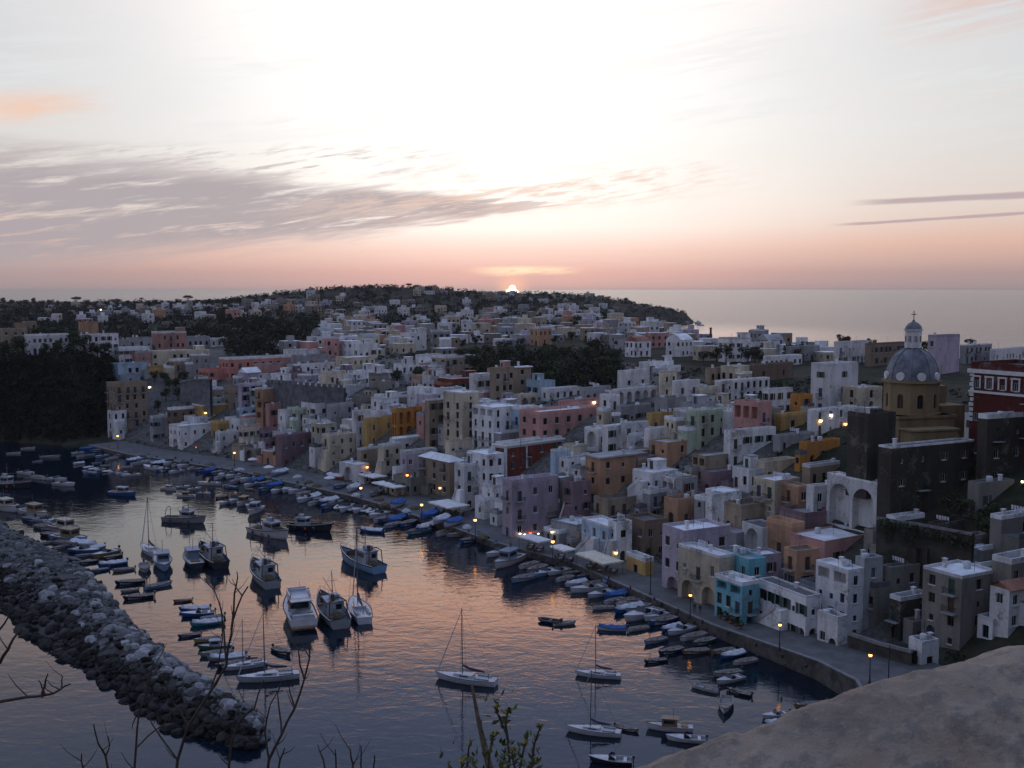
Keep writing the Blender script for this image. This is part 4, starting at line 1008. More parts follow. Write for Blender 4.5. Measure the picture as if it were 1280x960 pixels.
# ================================================================== trees and scrub
def leafmat(name, c, var=.45):
    m, t, b = newmat(name)
    g = t.nodes.new('ShaderNodeNewGeometry'); oi = t.nodes.new('ShaderNodeObjectInfo')
    n = noisef(g.outputs['Position'], .35, 4, .6)
    f = sstep(n*.7+E(g.outputs['Random Per Island'])*.3, .35, .65)
    colr = mixc(f, tuple(x*(1-var) for x in c), tuple(x*(1+var) for x in c))
    br = E(oi.outputs['Random'])*.5+.75
    colr = mixc(1.0, colr, combine(br, br, br), 'MULTIPLY')
    t.links.new(colr, b.inputs['Base Color']); b.inputs['Roughness'].default_value = .7; b.inputs['Specular IOR Level'].default_value = .2
    return m
leaf_m = leafmat('evergreen foliage', (.045, .055, .025)); pine_m = leafmat('pine foliage', (.035, .048, .022)); scrub_m = leafmat('scrub foliage', (.02, .023, .012))
bark_m = mat('bark', (.07, .055, .042), .9, 0, .3, 3, bump=.5)
def leaf_blob(b, c, rx, ry, rz, n, size, rng):
    for _ in range(n):
        u, th = rng.uniform(-1, 1), rng.uniform(0, 2*math.pi); q_ = math.sqrt(1-u*u); rr = rng.uniform(.55, 1.05)
        p = Vector((c[0]+rx*q_*math.cos(th)*rr, c[1]+ry*q_*math.sin(th)*rr, c[2]+rz*u*rr))
        a = Vector((rng.gauss(0, 1), rng.gauss(0, 1), rng.gauss(0, 1))).normalized(); d = a.orthogonal().normalized(); s = size*rng.uniform(.6, 1.3)
        e = a.cross(d)*s*.55; d = d*s
        b.poly([p-d, p+e*.9-d*.1, p+d, p-e*.9+d*.1])
def tree_proto(kind, seed):
    """crown and trunk meshes of a tree about 8 m tall"""
    rng = random.Random(seed); tr = MB(); cr = MB()
    if kind == 'broad':
        tr.tube([(0, 0, -1.5), (.1, 0, 1), (.0, .1, 2.6), (.1, .1, 4.2)], [.32, .26, .2, .12], 6)
        for j in range(6):
            a = j*1.05+rng.uniform(-.3, .3); tr.tube([(0, 0, 2.2+.2*j), (1.1*math.cos(a), 1.1*math.sin(a), 3.6+.25*j), (2.1*math.cos(a), 2.1*math.sin(a), 4.6+.3*j)], [.13, .09, .04], 5)
        for j in range(11):
            a = rng.uniform(0, 6.28); d = rng.uniform(.2, 2.5); r = rng.uniform(.9, 1.7)
            leaf_blob(cr, (d*math.cos(a), d*math.sin(a), rng.uniform(3.2, 6.6)), r, r, r*.8, 62, .36, rng)
    elif kind == 'umbrella':
        tr.tube([(0, 0, -1.5), (.15, 0, 2), (.0, .2, 4.5), (.2, .2, 6.2)], [.34, .28, .22, .12], 6)
        for j in range(7):
            a = j*.9; tr.tube([(.1, .1, 4.6+.1*j), (1.4*math.cos(a), 1.4*math.sin(a), 5.9), (2.6*math.cos(a), 2.6*math.sin(a), 6.5)], [.13, .09, .04], 5)
        for j in range(12):
            a = j*2.4; d = 2.9*math.sqrt((j+.5)/12); r = rng.uniform(.8, 1.25)
            leaf_blob(cr, (d*math.cos(a), d*math.sin(a), 6.7+.7*(1-d/3)+rng.uniform(-.2, .3)), r, r, r*.75, 70, .34, rng)
    elif kind == 'palm':
        tr.tube([(0, 0, -1.5), (.1, 0, 3), (.25, .1, 6.3)], [.26, .2, .17], 6)
        for j in range(22):
            a = j*2.4; up = rng.uniform(-.2, .9); L = rng.uniform(1.7, 2.4); c, s_ = math.cos(a), math.sin(a); pv = None
            for k in range(7):
                t = k/6; p = Vector((.25+c*L*t, .1+s_*L*t, 6.3+up*1.7*t-1.7*t*t)); w = .34*math.sin(math.pi*min(1, .15+t*.85)); sd = Vector((-s_, c, -.25))*w; sd2 = Vector((s_, -c, -.25))*w
                if pv: cr.poly([pv[0], pv[1], p+sd, p]); cr.poly([pv[0], p, p+sd2, pv[2]])
                pv = (p, p+sd, p+sd2)
    else:  # cypress
        tr.tube([(0, 0, -1.5), (0, 0, 3)], [.22, .14], 6)
        for j in range(9):
            z = 1.0+j*.85; r = .85*math.sin(math.pi*min(.95, .25+j*.085)); leaf_blob(cr, (rng.uniform(-.1, .1), rng.uniform(-.1, .1), z), r, r, .8, 58, .3, rng)
    return tr.mesh('trunk', bark_m), cr.mesh('crown', pine_m if kind != 'broad' else leaf_m)
TP = {k: [tree_proto(k, 20+i*3+len(k)) for i in range(n)] for k, n in (('broad', 5), ('umbrella', 3), ('palm', 2), ('cypress', 2))}
TREES = []
trng = random.Random(31)
def tree(x, y, z, h, kind, group, label=None):
    tm, cm = trng.choice(TP[kind]); s = h/8.0
    o = empty('tree' if kind == 'broad' else {'umbrella': 'pine_tree', 'palm': 'palm_tree', 'cypress': 'cypress_tree'}[kind], (x, y, z), trng.uniform(0, 6.28)); o.scale = (s*trng.uniform(.9, 1.2), s*trng.uniform(.9, 1.2), s)
    mo('trunk', tm, o); mo('crown', cm, o)
    p = proj((x, y, z+h)); TREES.append(dict(o=o, px=p[0], py=p[1], kind=kind, group=group, label=label, h=h)); return o
def poly_in(px, py, pol): return bool(inside(np.array([[px, py]]), [Vector(p) for p in pol])[0])
def grove(pol, n, h0, h1, group, kinds=('broad',), mind=3.4, D0=200):
    xs_ = [p[0] for p in pol]; ys_ = [p[1] for p in pol]; k = 0; pts = []
    for _ in range(n*14):
        if k >= n: break
        px, py = trng.uniform(min(xs_), max(xs_)), trng.uniform(min(ys_), max(ys_))
        if not poly_in(px, py, pol): continue
        Y, z = hit(px, py, 0, D0); p = atD(px, py, Y)
        if any(math.hypot(p.x-a, p.y-b) < mind for a, b in pts) or not free(p.x, p.y, 2.0, .6): continue
        pts.append((p.x, p.y)); tree(p.x, p.y, z, trng.uniform(h0, h1), trng.choice(kinds), group); k += 1
grove([(566, 462), (600, 446), (660, 448), (760, 438), (772, 470), (768, 492), (662, 492), (600, 478)], 52, 6, 10, 'trees of the dark grove in the middle of the town', mind=4.2)
grove([(200, 412), (270, 404), (400, 404), (400, 428), (350, 446), (285, 446), (285, 428), (200, 420)], 46, 6, 10, 'trees of the wood between the town and the plateau on the left', mind=5)
grove([(0, 436), (150, 438), (150, 452), (0, 452)], 13, 6, 11, 'trees along the top of the dark cliff', mind=5)
grove([(192, 476), (232, 472), (245, 505), (235, 515), (190, 518)], 11, 4, 7, 'trees on the steep slope between the left houses', mind=3)
grove([(466, 470), (545, 472), (545, 488), (466, 486)], 7, 4, 7, 'trees behind the white roofs in mid town', mind=3)
grove([(878, 440), (1010, 440), (1010, 458), (878, 456)], 12, 5, 8, 'trees between the roofs near the skyline on the right', mind=4)
grove([(1050, 432), (1100, 436), (1240, 446), (1100, 450)], 6, 5, 7, 'trees between the roofs near the skyline on the right', mind=4)
grove([(1100, 640), (1260, 655), (1280, 700), (1150, 690), (1110, 760), (1105, 700)], 16, 3, 6, 'trees on the dark slope under the church', mind=3, D0=120)
grove([(330, 384), (640, 384), (860, 410), (860, 436), (400, 440)], 44, 5, 8, 'trees among the far houses', mind=6, D0=480)
grove([(0, 392), (330, 390), (330, 402), (0, 404)], 30, 6, 10, 'trees on the far left plateau', mind=7, D0=480)
for px, py, pb, k in ((5, 370, 384, 'broad'), (14, 373, 384, 'broad'), (33, 373, 385, 'broad'), (52, 374, 385, 'broad'), (72, 374, 384, 'broad'), (84, 375, 384, 'broad'), (120, 375, 384, 'broad'), (133, 375, 384, 'broad'), (170, 374, 384, 'broad'), (186, 374, 384, 'broad'), (203, 374, 384, 'broad'), (223, 372, 383, 'broad'), (248, 373, 383, 'broad'), (271, 373, 383, 'broad'), (290, 371, 381, 'broad'), (312, 369, 379, 'broad'), (25, 374, 385, 'broad'), (42, 370, 384, 'broad'), (62, 373, 385, 'broad'), (96, 366, 384, 'umbrella'), (108, 373, 385, 'broad'), (145, 372, 384, 'broad'), (160, 374, 384, 'broad'), (177, 367, 384, 'palm'), (195, 373, 384, 'broad'), (212, 374, 384, 'broad'),
                     (235, 369, 382, 'umbrella'), (262, 372, 383, 'broad'), (280, 372, 383, 'broad'), (300, 371, 380, 'broad'), (1053, 414, 440, 'broad'), (1058, 418, 440, 'broad'), (1212, 421, 442, 'umbrella'), (988, 436, 450, 'broad'), (688, 366, 377, 'broad'), (706, 366, 377, 'broad'), (730, 367, 377, 'cypress'), (760, 369, 378, 'broad'), (782, 371, 380, 'broad'), (660, 366, 376, 'broad'), (511, 354, 364, 'umbrella')):
    Y, z = hit(px, pb, 0, 300); Y = min(Y, 1900); p = atD(px, pb, Y); z = tz(p.x, Y); h = atD(px, py, Y).z-z
    tree(p.x, Y, z-.3, min(max(h, 8), 16), k, 'trees standing out against the sky or sea')
print('trees', len(TREES))
# the far wood of the hill and the promontory: one uncountable mass
srng = random.Random(8)
def bush(b, x, y, z, r, n, s): leaf_blob(b, (x, y, z+r*.45), r, r, r*.75, n, s, srng)
b = MB(); k = 0
for _ in range(9000):
    px, py = srng.uniform(-5, 845), srng.uniform(352, 404)
    if py > 386 and not (300 < px < 480 or 650 < px < 830 or px < 330): continue
    d = ray(px, py)
    if d.z > -.0004: 
        continue
    x0 = srng.uniform(-760, 320); y0 = srng.uniform(760, 2080)
    pp = proj((x0, y0, 40))
    if pp[0] < -20 or pp[0] > 900: continue
    z = tz(x0, y0)
    if z < 3: continue
    hillw = math.exp(-((x0+215)/250)**2-((y0-1480)/300)**2)
    if srng.random() > .55+hillw: continue
    r = srng.uniform(2.2, 5.2)
    if not free(x0, y0, r+1.5, .8): continue
    bush(b, x0, y0, z, r, 26, 1.15); k += 1
for pol, n in (([(200, 410), (270, 402), (405, 400), (405, 430), (350, 446), (285, 446), (285, 428), (200, 420)], 420), ([(566, 462), (600, 446), (660, 446), (760, 436), (775, 470), (768, 490), (662, 490), (600, 478)], 330), ([(0, 390), (330, 386), (330, 400), (0, 410)], 260), ([(0, 404), (190, 404), (190, 424), (0, 426)], 200), ([(420, 384), (860, 384), (870, 412), (420, 412)], 120)):
    xs_ = [p[0] for p in pol]; ys_ = [p[1] for p in pol]
    for _ in range(n*2):
        px, py = srng.uniform(min(xs_), max(xs_)), srng.uniform(min(ys_), max(ys_))
        if not poly_in(px, py, pol): continue
        Y, z = hit(px, py, 0, 250); p = atD(px, py, Y); r = srng.uniform(1.6, 3.4)
        if not free(p.x, p.y, r+.8, .85): continue
        bush(b, p.x, p.y, z-.4, r, 30, .8)
tag(b.build('woodland', scrub_m), 'dark wood covering the hill, the headland and the groves behind the town', 'woodland', kind='stuff'); print('bushes', k)
b = MB(); k = 0
for _ in range(3000):
    px, py = srng.uniform(-130, 142), srng.uniform(440, 548)
    Y, z = hit(px, py, 0, 380)
    p = atD(px, py, Y)
    if z < 1.5 or not free(p.x, p.y, 1.5, .8): continue
    bush(b, p.x+srng.uniform(-2, 2), p.y, z-.5+srng.uniform(-.6, .6), srng.uniform(.7, 2.9), 30, .5)
tag(b.build('cliff_scrub', scrub_m), 'dark scrub covering the cliff face above the cove on the left', 'scrub', kind='stuff')
b = MB(); k = 0
for _ in range(3200):
    kq = srng.randrange(len(QUAY)-1); p = QUAY[kq].lerp(QUAY[kq+1], srng.random()); tg = tangent(p); q_ = p+Vector((-tg.y, tg.x))*srng.uniform(15, 150)
    if not free(q_.x, q_.y, 1.0, .95) or math.hypot(q_.x-CHX, q_.y-CHY) < 16: continue
    bush(b, q_.x, q_.y, tz(q_.x, q_.y)-.3, srng.uniform(.6, 1.6), 22, .4); k += 1
tag(b.build('garden_scrub', scrub_m), 'low dark shrubs and weeds in the gaps between the houses', 'shrubs', kind='stuff'); 
b = MB(); c0 = atD(1150, 672, 180)
for _ in range(60):
    px = srng.uniform(1102, 1214); t_ = (px-1096)/119; D_ = lerp(186, 176, t_)-1.0; py = lerp(650, 672, t_)+abs(srng.gauss(0, 8)); p = atD(px, py, D_)
    leaf_blob(b, p, .9, .35, .8, 16, .3, srng)
b.v = [(v[0]-c0.x, v[1]-c0.y, v[2]-c0.z) for v in b.v]
tag(b.build('creeper', leaf_m, None, c0), 'dark creeper hanging over the sloping wall under the church', 'creeper')
# ================================================================== breakwater of boulders
BW_IN = [(-330, 545), (-60, 628), (0, 655), (60, 685), (105, 706), (150, 765), (200, 815), (270, 866), (322, 905)]
BW_OUT = [(-330, 590), (-60, 722), (0, 755), (30, 792), (65, 815), (100, 834), (170, 884), (230, 920), (292, 932)]
win = [onz(*p) for p in BW_IN]; wout = [onz(*p) for p in BW_OUT]
core_m = mat('dark rubble core', (.05, .048, .046), .95, 0, .4, .3, bump=.8)  # one dark tone with random mottling, lying under the boulders
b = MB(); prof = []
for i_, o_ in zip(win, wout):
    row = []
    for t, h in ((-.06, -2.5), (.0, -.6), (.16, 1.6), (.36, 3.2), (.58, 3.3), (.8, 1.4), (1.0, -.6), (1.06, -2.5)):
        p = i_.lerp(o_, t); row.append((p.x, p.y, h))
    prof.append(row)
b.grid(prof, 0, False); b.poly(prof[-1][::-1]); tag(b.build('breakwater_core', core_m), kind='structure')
def rockmesh(seed):
    rng = random.Random(seed)
    import bmesh
    bm = bmesh.new(); bmesh.ops.create_icosphere(bm, subdivisions=2, radius=.5)
    sx, sy, sz = rng.uniform(.8, 1.25), rng.uniform(.7, 1.1), rng.uniform(.55, .85); o = Vector((rng.uniform(0, 50), rng.uniform(0, 50), 0))
    cuts = [(Vector((rng.gauss(0, 1), rng.gauss(0, 1), rng.gauss(0, 1))).normalized(), rng.uniform(.30, .42)) for _ in range(9)]
    for v in bm.verts:
        p = v.co.copy()
        for n, d in cuts:
            e = p.dot(n)-d
            if e > 0: p -= n*e
        p *= 1+.12*noise.noise(p*3+o); v.co = Vector((p.x*sx, p.y*sy, p.z*sz))*1.25
    vs = [v.co.copy() for v in bm.verts]; fs = [[v.index for v in f.verts] for f in bm.faces]; bm.free(); return vs, fs
def rockmat(name, c):
    m, t, b = newmat(name); g = t.nodes.new('ShaderNodeNewGeometry'); oi = t.nodes.new('ShaderNodeObjectInfo')
    n = noisef(g.outputs['Position'], 1.4, 5, .65); br = (E(oi.outputs['Random'])*.75+.25)*(E(g.outputs['Random Per Island'])*.5+.75)
    colr = mixc(1.0, mixc(sstep(n, .35, .65), tuple(x*.55 for x in c), c), combine(br, br, br), 'MULTIPLY')
    t.links.new(colr, b.inputs['Base Color']); b.inputs['Roughness'].default_value = .9; b.inputs['Specular IOR Level'].default_value = .2
    bn = t.nodes.new('ShaderNodeBump'); bn.inputs['Strength'].default_value = .6; bn.inputs['Distance'].default_value = .08
    t.links.new(noisef(g.outputs['Position'], 4, 4, .6).s, bn.inputs['Height']); t.links.new(bn.outputs[0], b.inputs['Normal']); return m
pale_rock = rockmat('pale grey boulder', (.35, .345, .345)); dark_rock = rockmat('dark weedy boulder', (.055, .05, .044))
RM = [rockmesh(s) for s in range(9)]
def rmesh(i, m, nm):
    me = bpy.data.meshes.new(nm); me.from_pydata([tuple(p) for p in RM[i][0]], [], RM[i][1]); me.materials.append(m); return me
RPALE = [rmesh(i, pale_rock, 'pale_boulder') for i in range(9)]; RDARK = [rmesh(i, dark_rock, 'dark_boulder') for i in range(9)]
rr = random.Random(12); spots = []
hprof = [(-.02, -.3), (0, -.1), (.16, 1.8), (.36, 3.3), (.58, 3.4), (.8, 1.5), (1.0, -.1), (1.03, -.3)]
cum = [0]
for a, c_ in zip(win[:-1], win[1:]): cum.append(cum[-1]+(c_-a).length)
def bw_point(s, t):
    k = max(0, min(len(win)-2, int(np.searchsorted(cum, s))-1)); f = (s-cum[k])/(cum[k+1]-cum[k])
    p = win[k].lerp(win[k+1], f).lerp(wout[k].lerp(wout[k+1], f), t); return Vector((p.x, p.y, interp(t, hprof)))
for _ in range(5200):
    s, t = rr.uniform(0, cum[-1]+1.5), rr.uniform(-.02, 1.03); s = min(s, cum[-1]); p = bw_point(s, t)
    spots.append((p, t, rr.uniform(.5, 1.3) if rr.random() < .8 else rr.uniform(1.3, 2.3)))
for j in range(90):   # rounded head of the mole
    a = rr.uniform(0, math.pi); c0 = win[-1].lerp(wout[-1], .5); u = (win[-1]-wout[-1]); L = u.length/2; u.normalize(); f = (win[-1]-win[-2]).normalized(); q_ = rr.uniform(.2, 1.0)
    p = c0+(u*math.cos(a)*L+f*math.sin(a)*4.5)*q_; spots.append((Vector((p.x, p.y, 2.9*(1-q_*q_)-.1)), .5 if a < 1.9 else .9, rr.uniform(.8, 1.8)))
vis = []
for p, t, s in spots:
    px, py, d = proj(p)
    if -30 < px < 1300 and py < 985: vis.append((s/d, p, t, s))
vis.sort(key=lambda v: -v[0])
bs = MB()
for i, (_, p, t, s) in enumerate(vis):
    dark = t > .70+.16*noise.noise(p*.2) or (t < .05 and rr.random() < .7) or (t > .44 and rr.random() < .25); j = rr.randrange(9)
    rot = Matrix.Rotation(rr.uniform(0, 6.28), 3, 'Z') @ Matrix.Rotation(rr.uniform(-.5, .5), 3, 'X') @ Matrix.Rotation(rr.uniform(-.5, .5), 3, 'Y')
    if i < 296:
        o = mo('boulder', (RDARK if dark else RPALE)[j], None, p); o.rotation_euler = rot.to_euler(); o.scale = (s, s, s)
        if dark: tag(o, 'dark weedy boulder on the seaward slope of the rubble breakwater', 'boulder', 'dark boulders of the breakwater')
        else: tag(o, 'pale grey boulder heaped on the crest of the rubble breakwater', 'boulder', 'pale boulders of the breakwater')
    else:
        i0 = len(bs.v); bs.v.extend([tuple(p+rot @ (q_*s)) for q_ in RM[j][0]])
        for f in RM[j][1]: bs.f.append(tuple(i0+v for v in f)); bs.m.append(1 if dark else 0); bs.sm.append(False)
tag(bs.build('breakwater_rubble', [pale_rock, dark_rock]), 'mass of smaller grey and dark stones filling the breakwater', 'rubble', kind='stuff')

# ================================================================== boats
hull_m = mat('painted boat hull', (.9, .9, .9), .45, 0, .12, .8, objcol=True); tarp_m = mat('boat cover cloth', (.9, .9, .9), .85, 0, .25, 1.2, objcol=True, bump=.4)
inner_m = mat('boat interior', (.33, .33, .33), .7, 0, .25, 1.5); deck_m = mat('pale boat deck', (.46, .47, .48), .6, 0, .2, 1.2); wood_m = mat('varnished wood', (.19, .11, .055), .5, 0, .3, 2.0)
white_m = mat('white gelcoat', (.45, .46, .49), .35, 0, .1, .7); motor_m = mat('outboard cowling', (.05, .05, .055), .4); bwin_m = mat('boat window glass', (.015, .02, .025), .1)
alu_m = mat('aluminium mast', (.16, .16, .165), .45, .4); net_m = mat('heaped fishing net', (.10, .085, .05), .95, 0, .6, 3, bump=.8); rust_m = mat('rusty steel gear', (.085, .055, .04), .8, 0, .4, 2); cover_m = mat('dark blue sail cover', (.03, .045, .09), .8); rubber_m = mat('black rubber', (.03, .03, .03), .8); orange_m = mat('orange buoy', (.55, .13, .04), .5)
def hull(L, B, fs, fb, draft, ts=.75, n=14, flare=.85, rake=.08):
    """returns list of station rings (port gunwale .. keel .. starboard gunwale), bow at +x"""
    rows = []
    for i in range(n+1):
        t = i/n; x = L*(t-.5)
        if t < .45: w = ts+(1-ts)*math.sin(t/.45*math.pi/2)
        else: w = max(0.02, math.cos((t-.45)/.55*math.pi/2)**.75)
        hb = B/2*w; sh = lerp(fs, fb, t**2.2)+.06*fs*(1-t); kd = -draft*min(1, (1-t)*3.0+.05); xb = x
        rk = L*rake*max(0, (t-.6)/.4)**2
        rows.append([(xb+rk, hb, sh), (xb+rk*.5, hb*lerp(flare, .7, t), sh*.25), (xb, hb*.5, kd*.8), (xb, 0, kd), (xb, -hb*.5, kd*.8), (xb+rk*.5, -hb*lerp(flare, .7, t), sh*.25), (xb+rk, -hb, sh)])
    return rows
def hullmesh(rows, name='hull', m=None):
    b = MB(); b.grid(rows, 0, True); b.poly(rows[0]); return b.mesh(name, m or hull_m)
def deckmesh(rows, dz, m, name='deck', t0=0, t1=None, inset=.96):
    b = MB(); r = [[(q_[0][0], q_[0][1]*inset, q_[0][2]+dz), (q_[0][0], 0, q_[0][2]+dz+.04), (q_[6][0], q_[6][1]*inset, q_[6][2]+dz)] for q_ in rows[t0:t1]]
    b.grid(r, 0, False); return b.mesh(name, m)
def interior(rows, floor, m):
    b = MB(); rr_ = []
    for q_ in rows[:-2]:
        g, s_ = q_[0], q_[6]; rr_.append([(g[0], g[1], g[2]), (g[0], g[1]*.9, g[2]), (g[0], g[1]*.78, floor), (s_[0], s_[1]*.78, floor), (s_[0], s_[1]*.9, s_[2]), (s_[0], s_[1], s_[2])])
    b.grid(rr_, 0, False); q_ = rows[0]; b.poly([(q_[0][0]+.05, q_[0][1]*.9, q_[0][2]), (q_[0][0]+.05, q_[6][1]*.9, q_[6][2]), (q_[0][0]+.05, q_[6][1]*.78, floor), (q_[0][0]+.05, q_[0][1]*.78, floor)])
    q_ = rows[-3]; b.poly([q_[0], q_[6], rows[-1][3][:2]+(rows[-1][0][2],)]); b.poly([(q_[0][0], q_[0][1]*.9, q_[0][2]), (q_[6][0], q_[6][1]*.9, q_[6][2]), (q_[6][0], q_[6][1]*.78, floor), (q_[0][0], q_[0][1]*.78, floor)])
    return b.mesh('interior', m)
def rim(rows, r, m, name='gunwale', dz=0.0):
    b = MB(); b.tube([Vector(q_[0])+Vector((0, 0, dz)) for q_ in rows], r, 4, smooth=False); b.tube([Vector(q_[6])+Vector((0, 0, dz)) for q_ in rows], r, 4, smooth=False); return b.mesh(name, m)
def outboard(L, fs):
    b = MB(); x = -L/2-.22; b.box((x, 0, fs+.28), (.34, .3, .46)); b.box((x-.02, 0, fs+.53), (.26, .24, .06)); b.box((x+.02, 0, fs-.25), (.14, .12, .8)); b.box((x, 0, -.25), (.3, .05, .18)); return b.mesh('outboard_motor', motor_m)
def boxm(name, m, *boxes):
    b = MB()
    for bx in boxes: b.box(*bx)
    return b.mesh(name, m)
PRO = {}
cab_b = mat('blue plastic box', (.05, .13, .3), .6)
dkdeck_m = mat('worn dark deck', (.10, .095, .09), .8, 0, .4, 1.0)
cab_m = mat('painted cabin', (.9, .9, .9), .5, 0, .2, 1.0, objcol=True)
house_m = mat('weathered wheelhouse paint', (.30, .32, .35), .6, 0, .35, .9)
def pk(root, name, me): o = mo(name, me, root); return o
def proto(name): r = empty(name); return r
def mk_dinghy():
    r = proto('rowing_boat'); L, B, fs, fb = 4.8, 1.75, .5, .78; h = hull(L, B, fs, fb, .22)
    pk(r, 'hull', hullmesh(h)); pk(r, 'interior', interior(h, .12, inner_m)); pk(r, 'gunwale', rim(h, .045, wood_m))
    for x in (-1.1, .35): pk(r, 'thwart', boxm('thwart', wood_m, ((x, 0, .38), (.28, B*.86, .05))))
    pk(r, 'outboard_motor', outboard(L, fs)); return r, L
def mk_covered():
    r = proto('covered_boat'); L, B, fs, fb = 5.2, 1.95, .55, .85; h = hull(L, B, fs, fb, .22)
    pk(r, 'hull', hullmesh(h)); b = MB(); rows = []
    for i, q_ in enumerate(h[:-1]):
        g, s_ = Vector(q_[0]), Vector(q_[6]); rows.append([(g.x, g.y*1.04, g.z-.14), (g.x, g.y*1.03, g.z+.03), (g.x, g.y*.5, g.z+.24+.10*math.sin(i*1.7)), (g.x, 0, g.z+.36+.10*math.sin(i*1.1)), (s_.x, s_.y*.5, s_.z+.24+.10*math.sin(i*1.7+1)), (s_.x, s_.y*1.03, s_.z+.03), (s_.x, s_.y*1.04, s_.z-.14)])
    b.grid(rows, 0, False); b.poly(rows[0]); b.poly(rows[-1][::-1]); pk(r, 'boat_cover', b.mesh('boat_cover', tarp_m)); pk(r, 'outboard_motor', outboard(L, fs)); return r, L
def mk_motor():
    r = proto('motor_boat'); L, B, fs, fb = 5.8, 2.1, .62, .95; h = hull(L, B, fs, fb, .25, .85)
    pk(r, 'hull', hullmesh(h)); pk(r, 'deck', deckmesh(h, -.01, white_m, t0=8)); pk(r, 'cockpit', interior(h[:10], .22, inner_m)); pk(r, 'gunwale', rim(h, .05, white_m))
    b = MB(); x = .55
    b.poly([(x, -.8, .85), (x, .8, .85), (x-.35, .72, 1.35), (x-.35, -.72, 1.35)]); b.poly([(x, .8, .85), (x-.9, .92, .8), (x-1.0, .85, 1.15), (x-.35, .72, 1.35)]); b.poly([(x, -.8, .85), (x-.35, -.72, 1.35), (x-1.0, -.85, 1.15), (x-.9, -.92, .8)])
    pk(r, 'windscreen', b.mesh('windscreen', bwin_m)); pk(r, 'seat', boxm('seat', white_m, ((-1.9, 0, .45), (.5, 1.5, .45)))); pk(r, 'console', boxm('console', white_m, ((-.3, .3, .6), (.6, .7, .75)))); pk(r, 'outboard_motor', outboard(L, fs+.15)); return r, L
def mk_cabin():
    r = proto('cabin_boat'); L, B, fs, fb = 7.0, 2.5, .75, 1.15; h = hull(L, B, fs, fb, .35, .8)
    pk(r, 'hull', hullmesh(h)); pk(r, 'deck', deckmesh(h, -.06, deck_m)); pk(r, 'rubbing_strip', rim(h, .06, wood_m))
    c = pk(r, 'cabin', boxm('cabin', cab_m, ((.2, 0, 1.35), (2.4, 1.6, 1.3)), ((.1, 0, 2.04), (2.8, 1.8, .09))))
    for s in (-1, 1): pk(c, 'window', boxm('window', bwin_m, ((.25, s*.81, 1.55), (1.7, .03, .5))))
    pk(c, 'window', boxm('window', bwin_m, ((1.41, 0, 1.55), (.03, 1.3, .5))))
    b = MB(); b.tube([(-.4, 0, 2.0), (-.4, 0, 3.6)], .035, 5); pk(r, 'mast', b.mesh('mast', alu_m)); pk(r, 'hatch', boxm('hatch', wood_m, ((-2.2, 0, .82), (1.1, 1.2, .2)))); return r, L
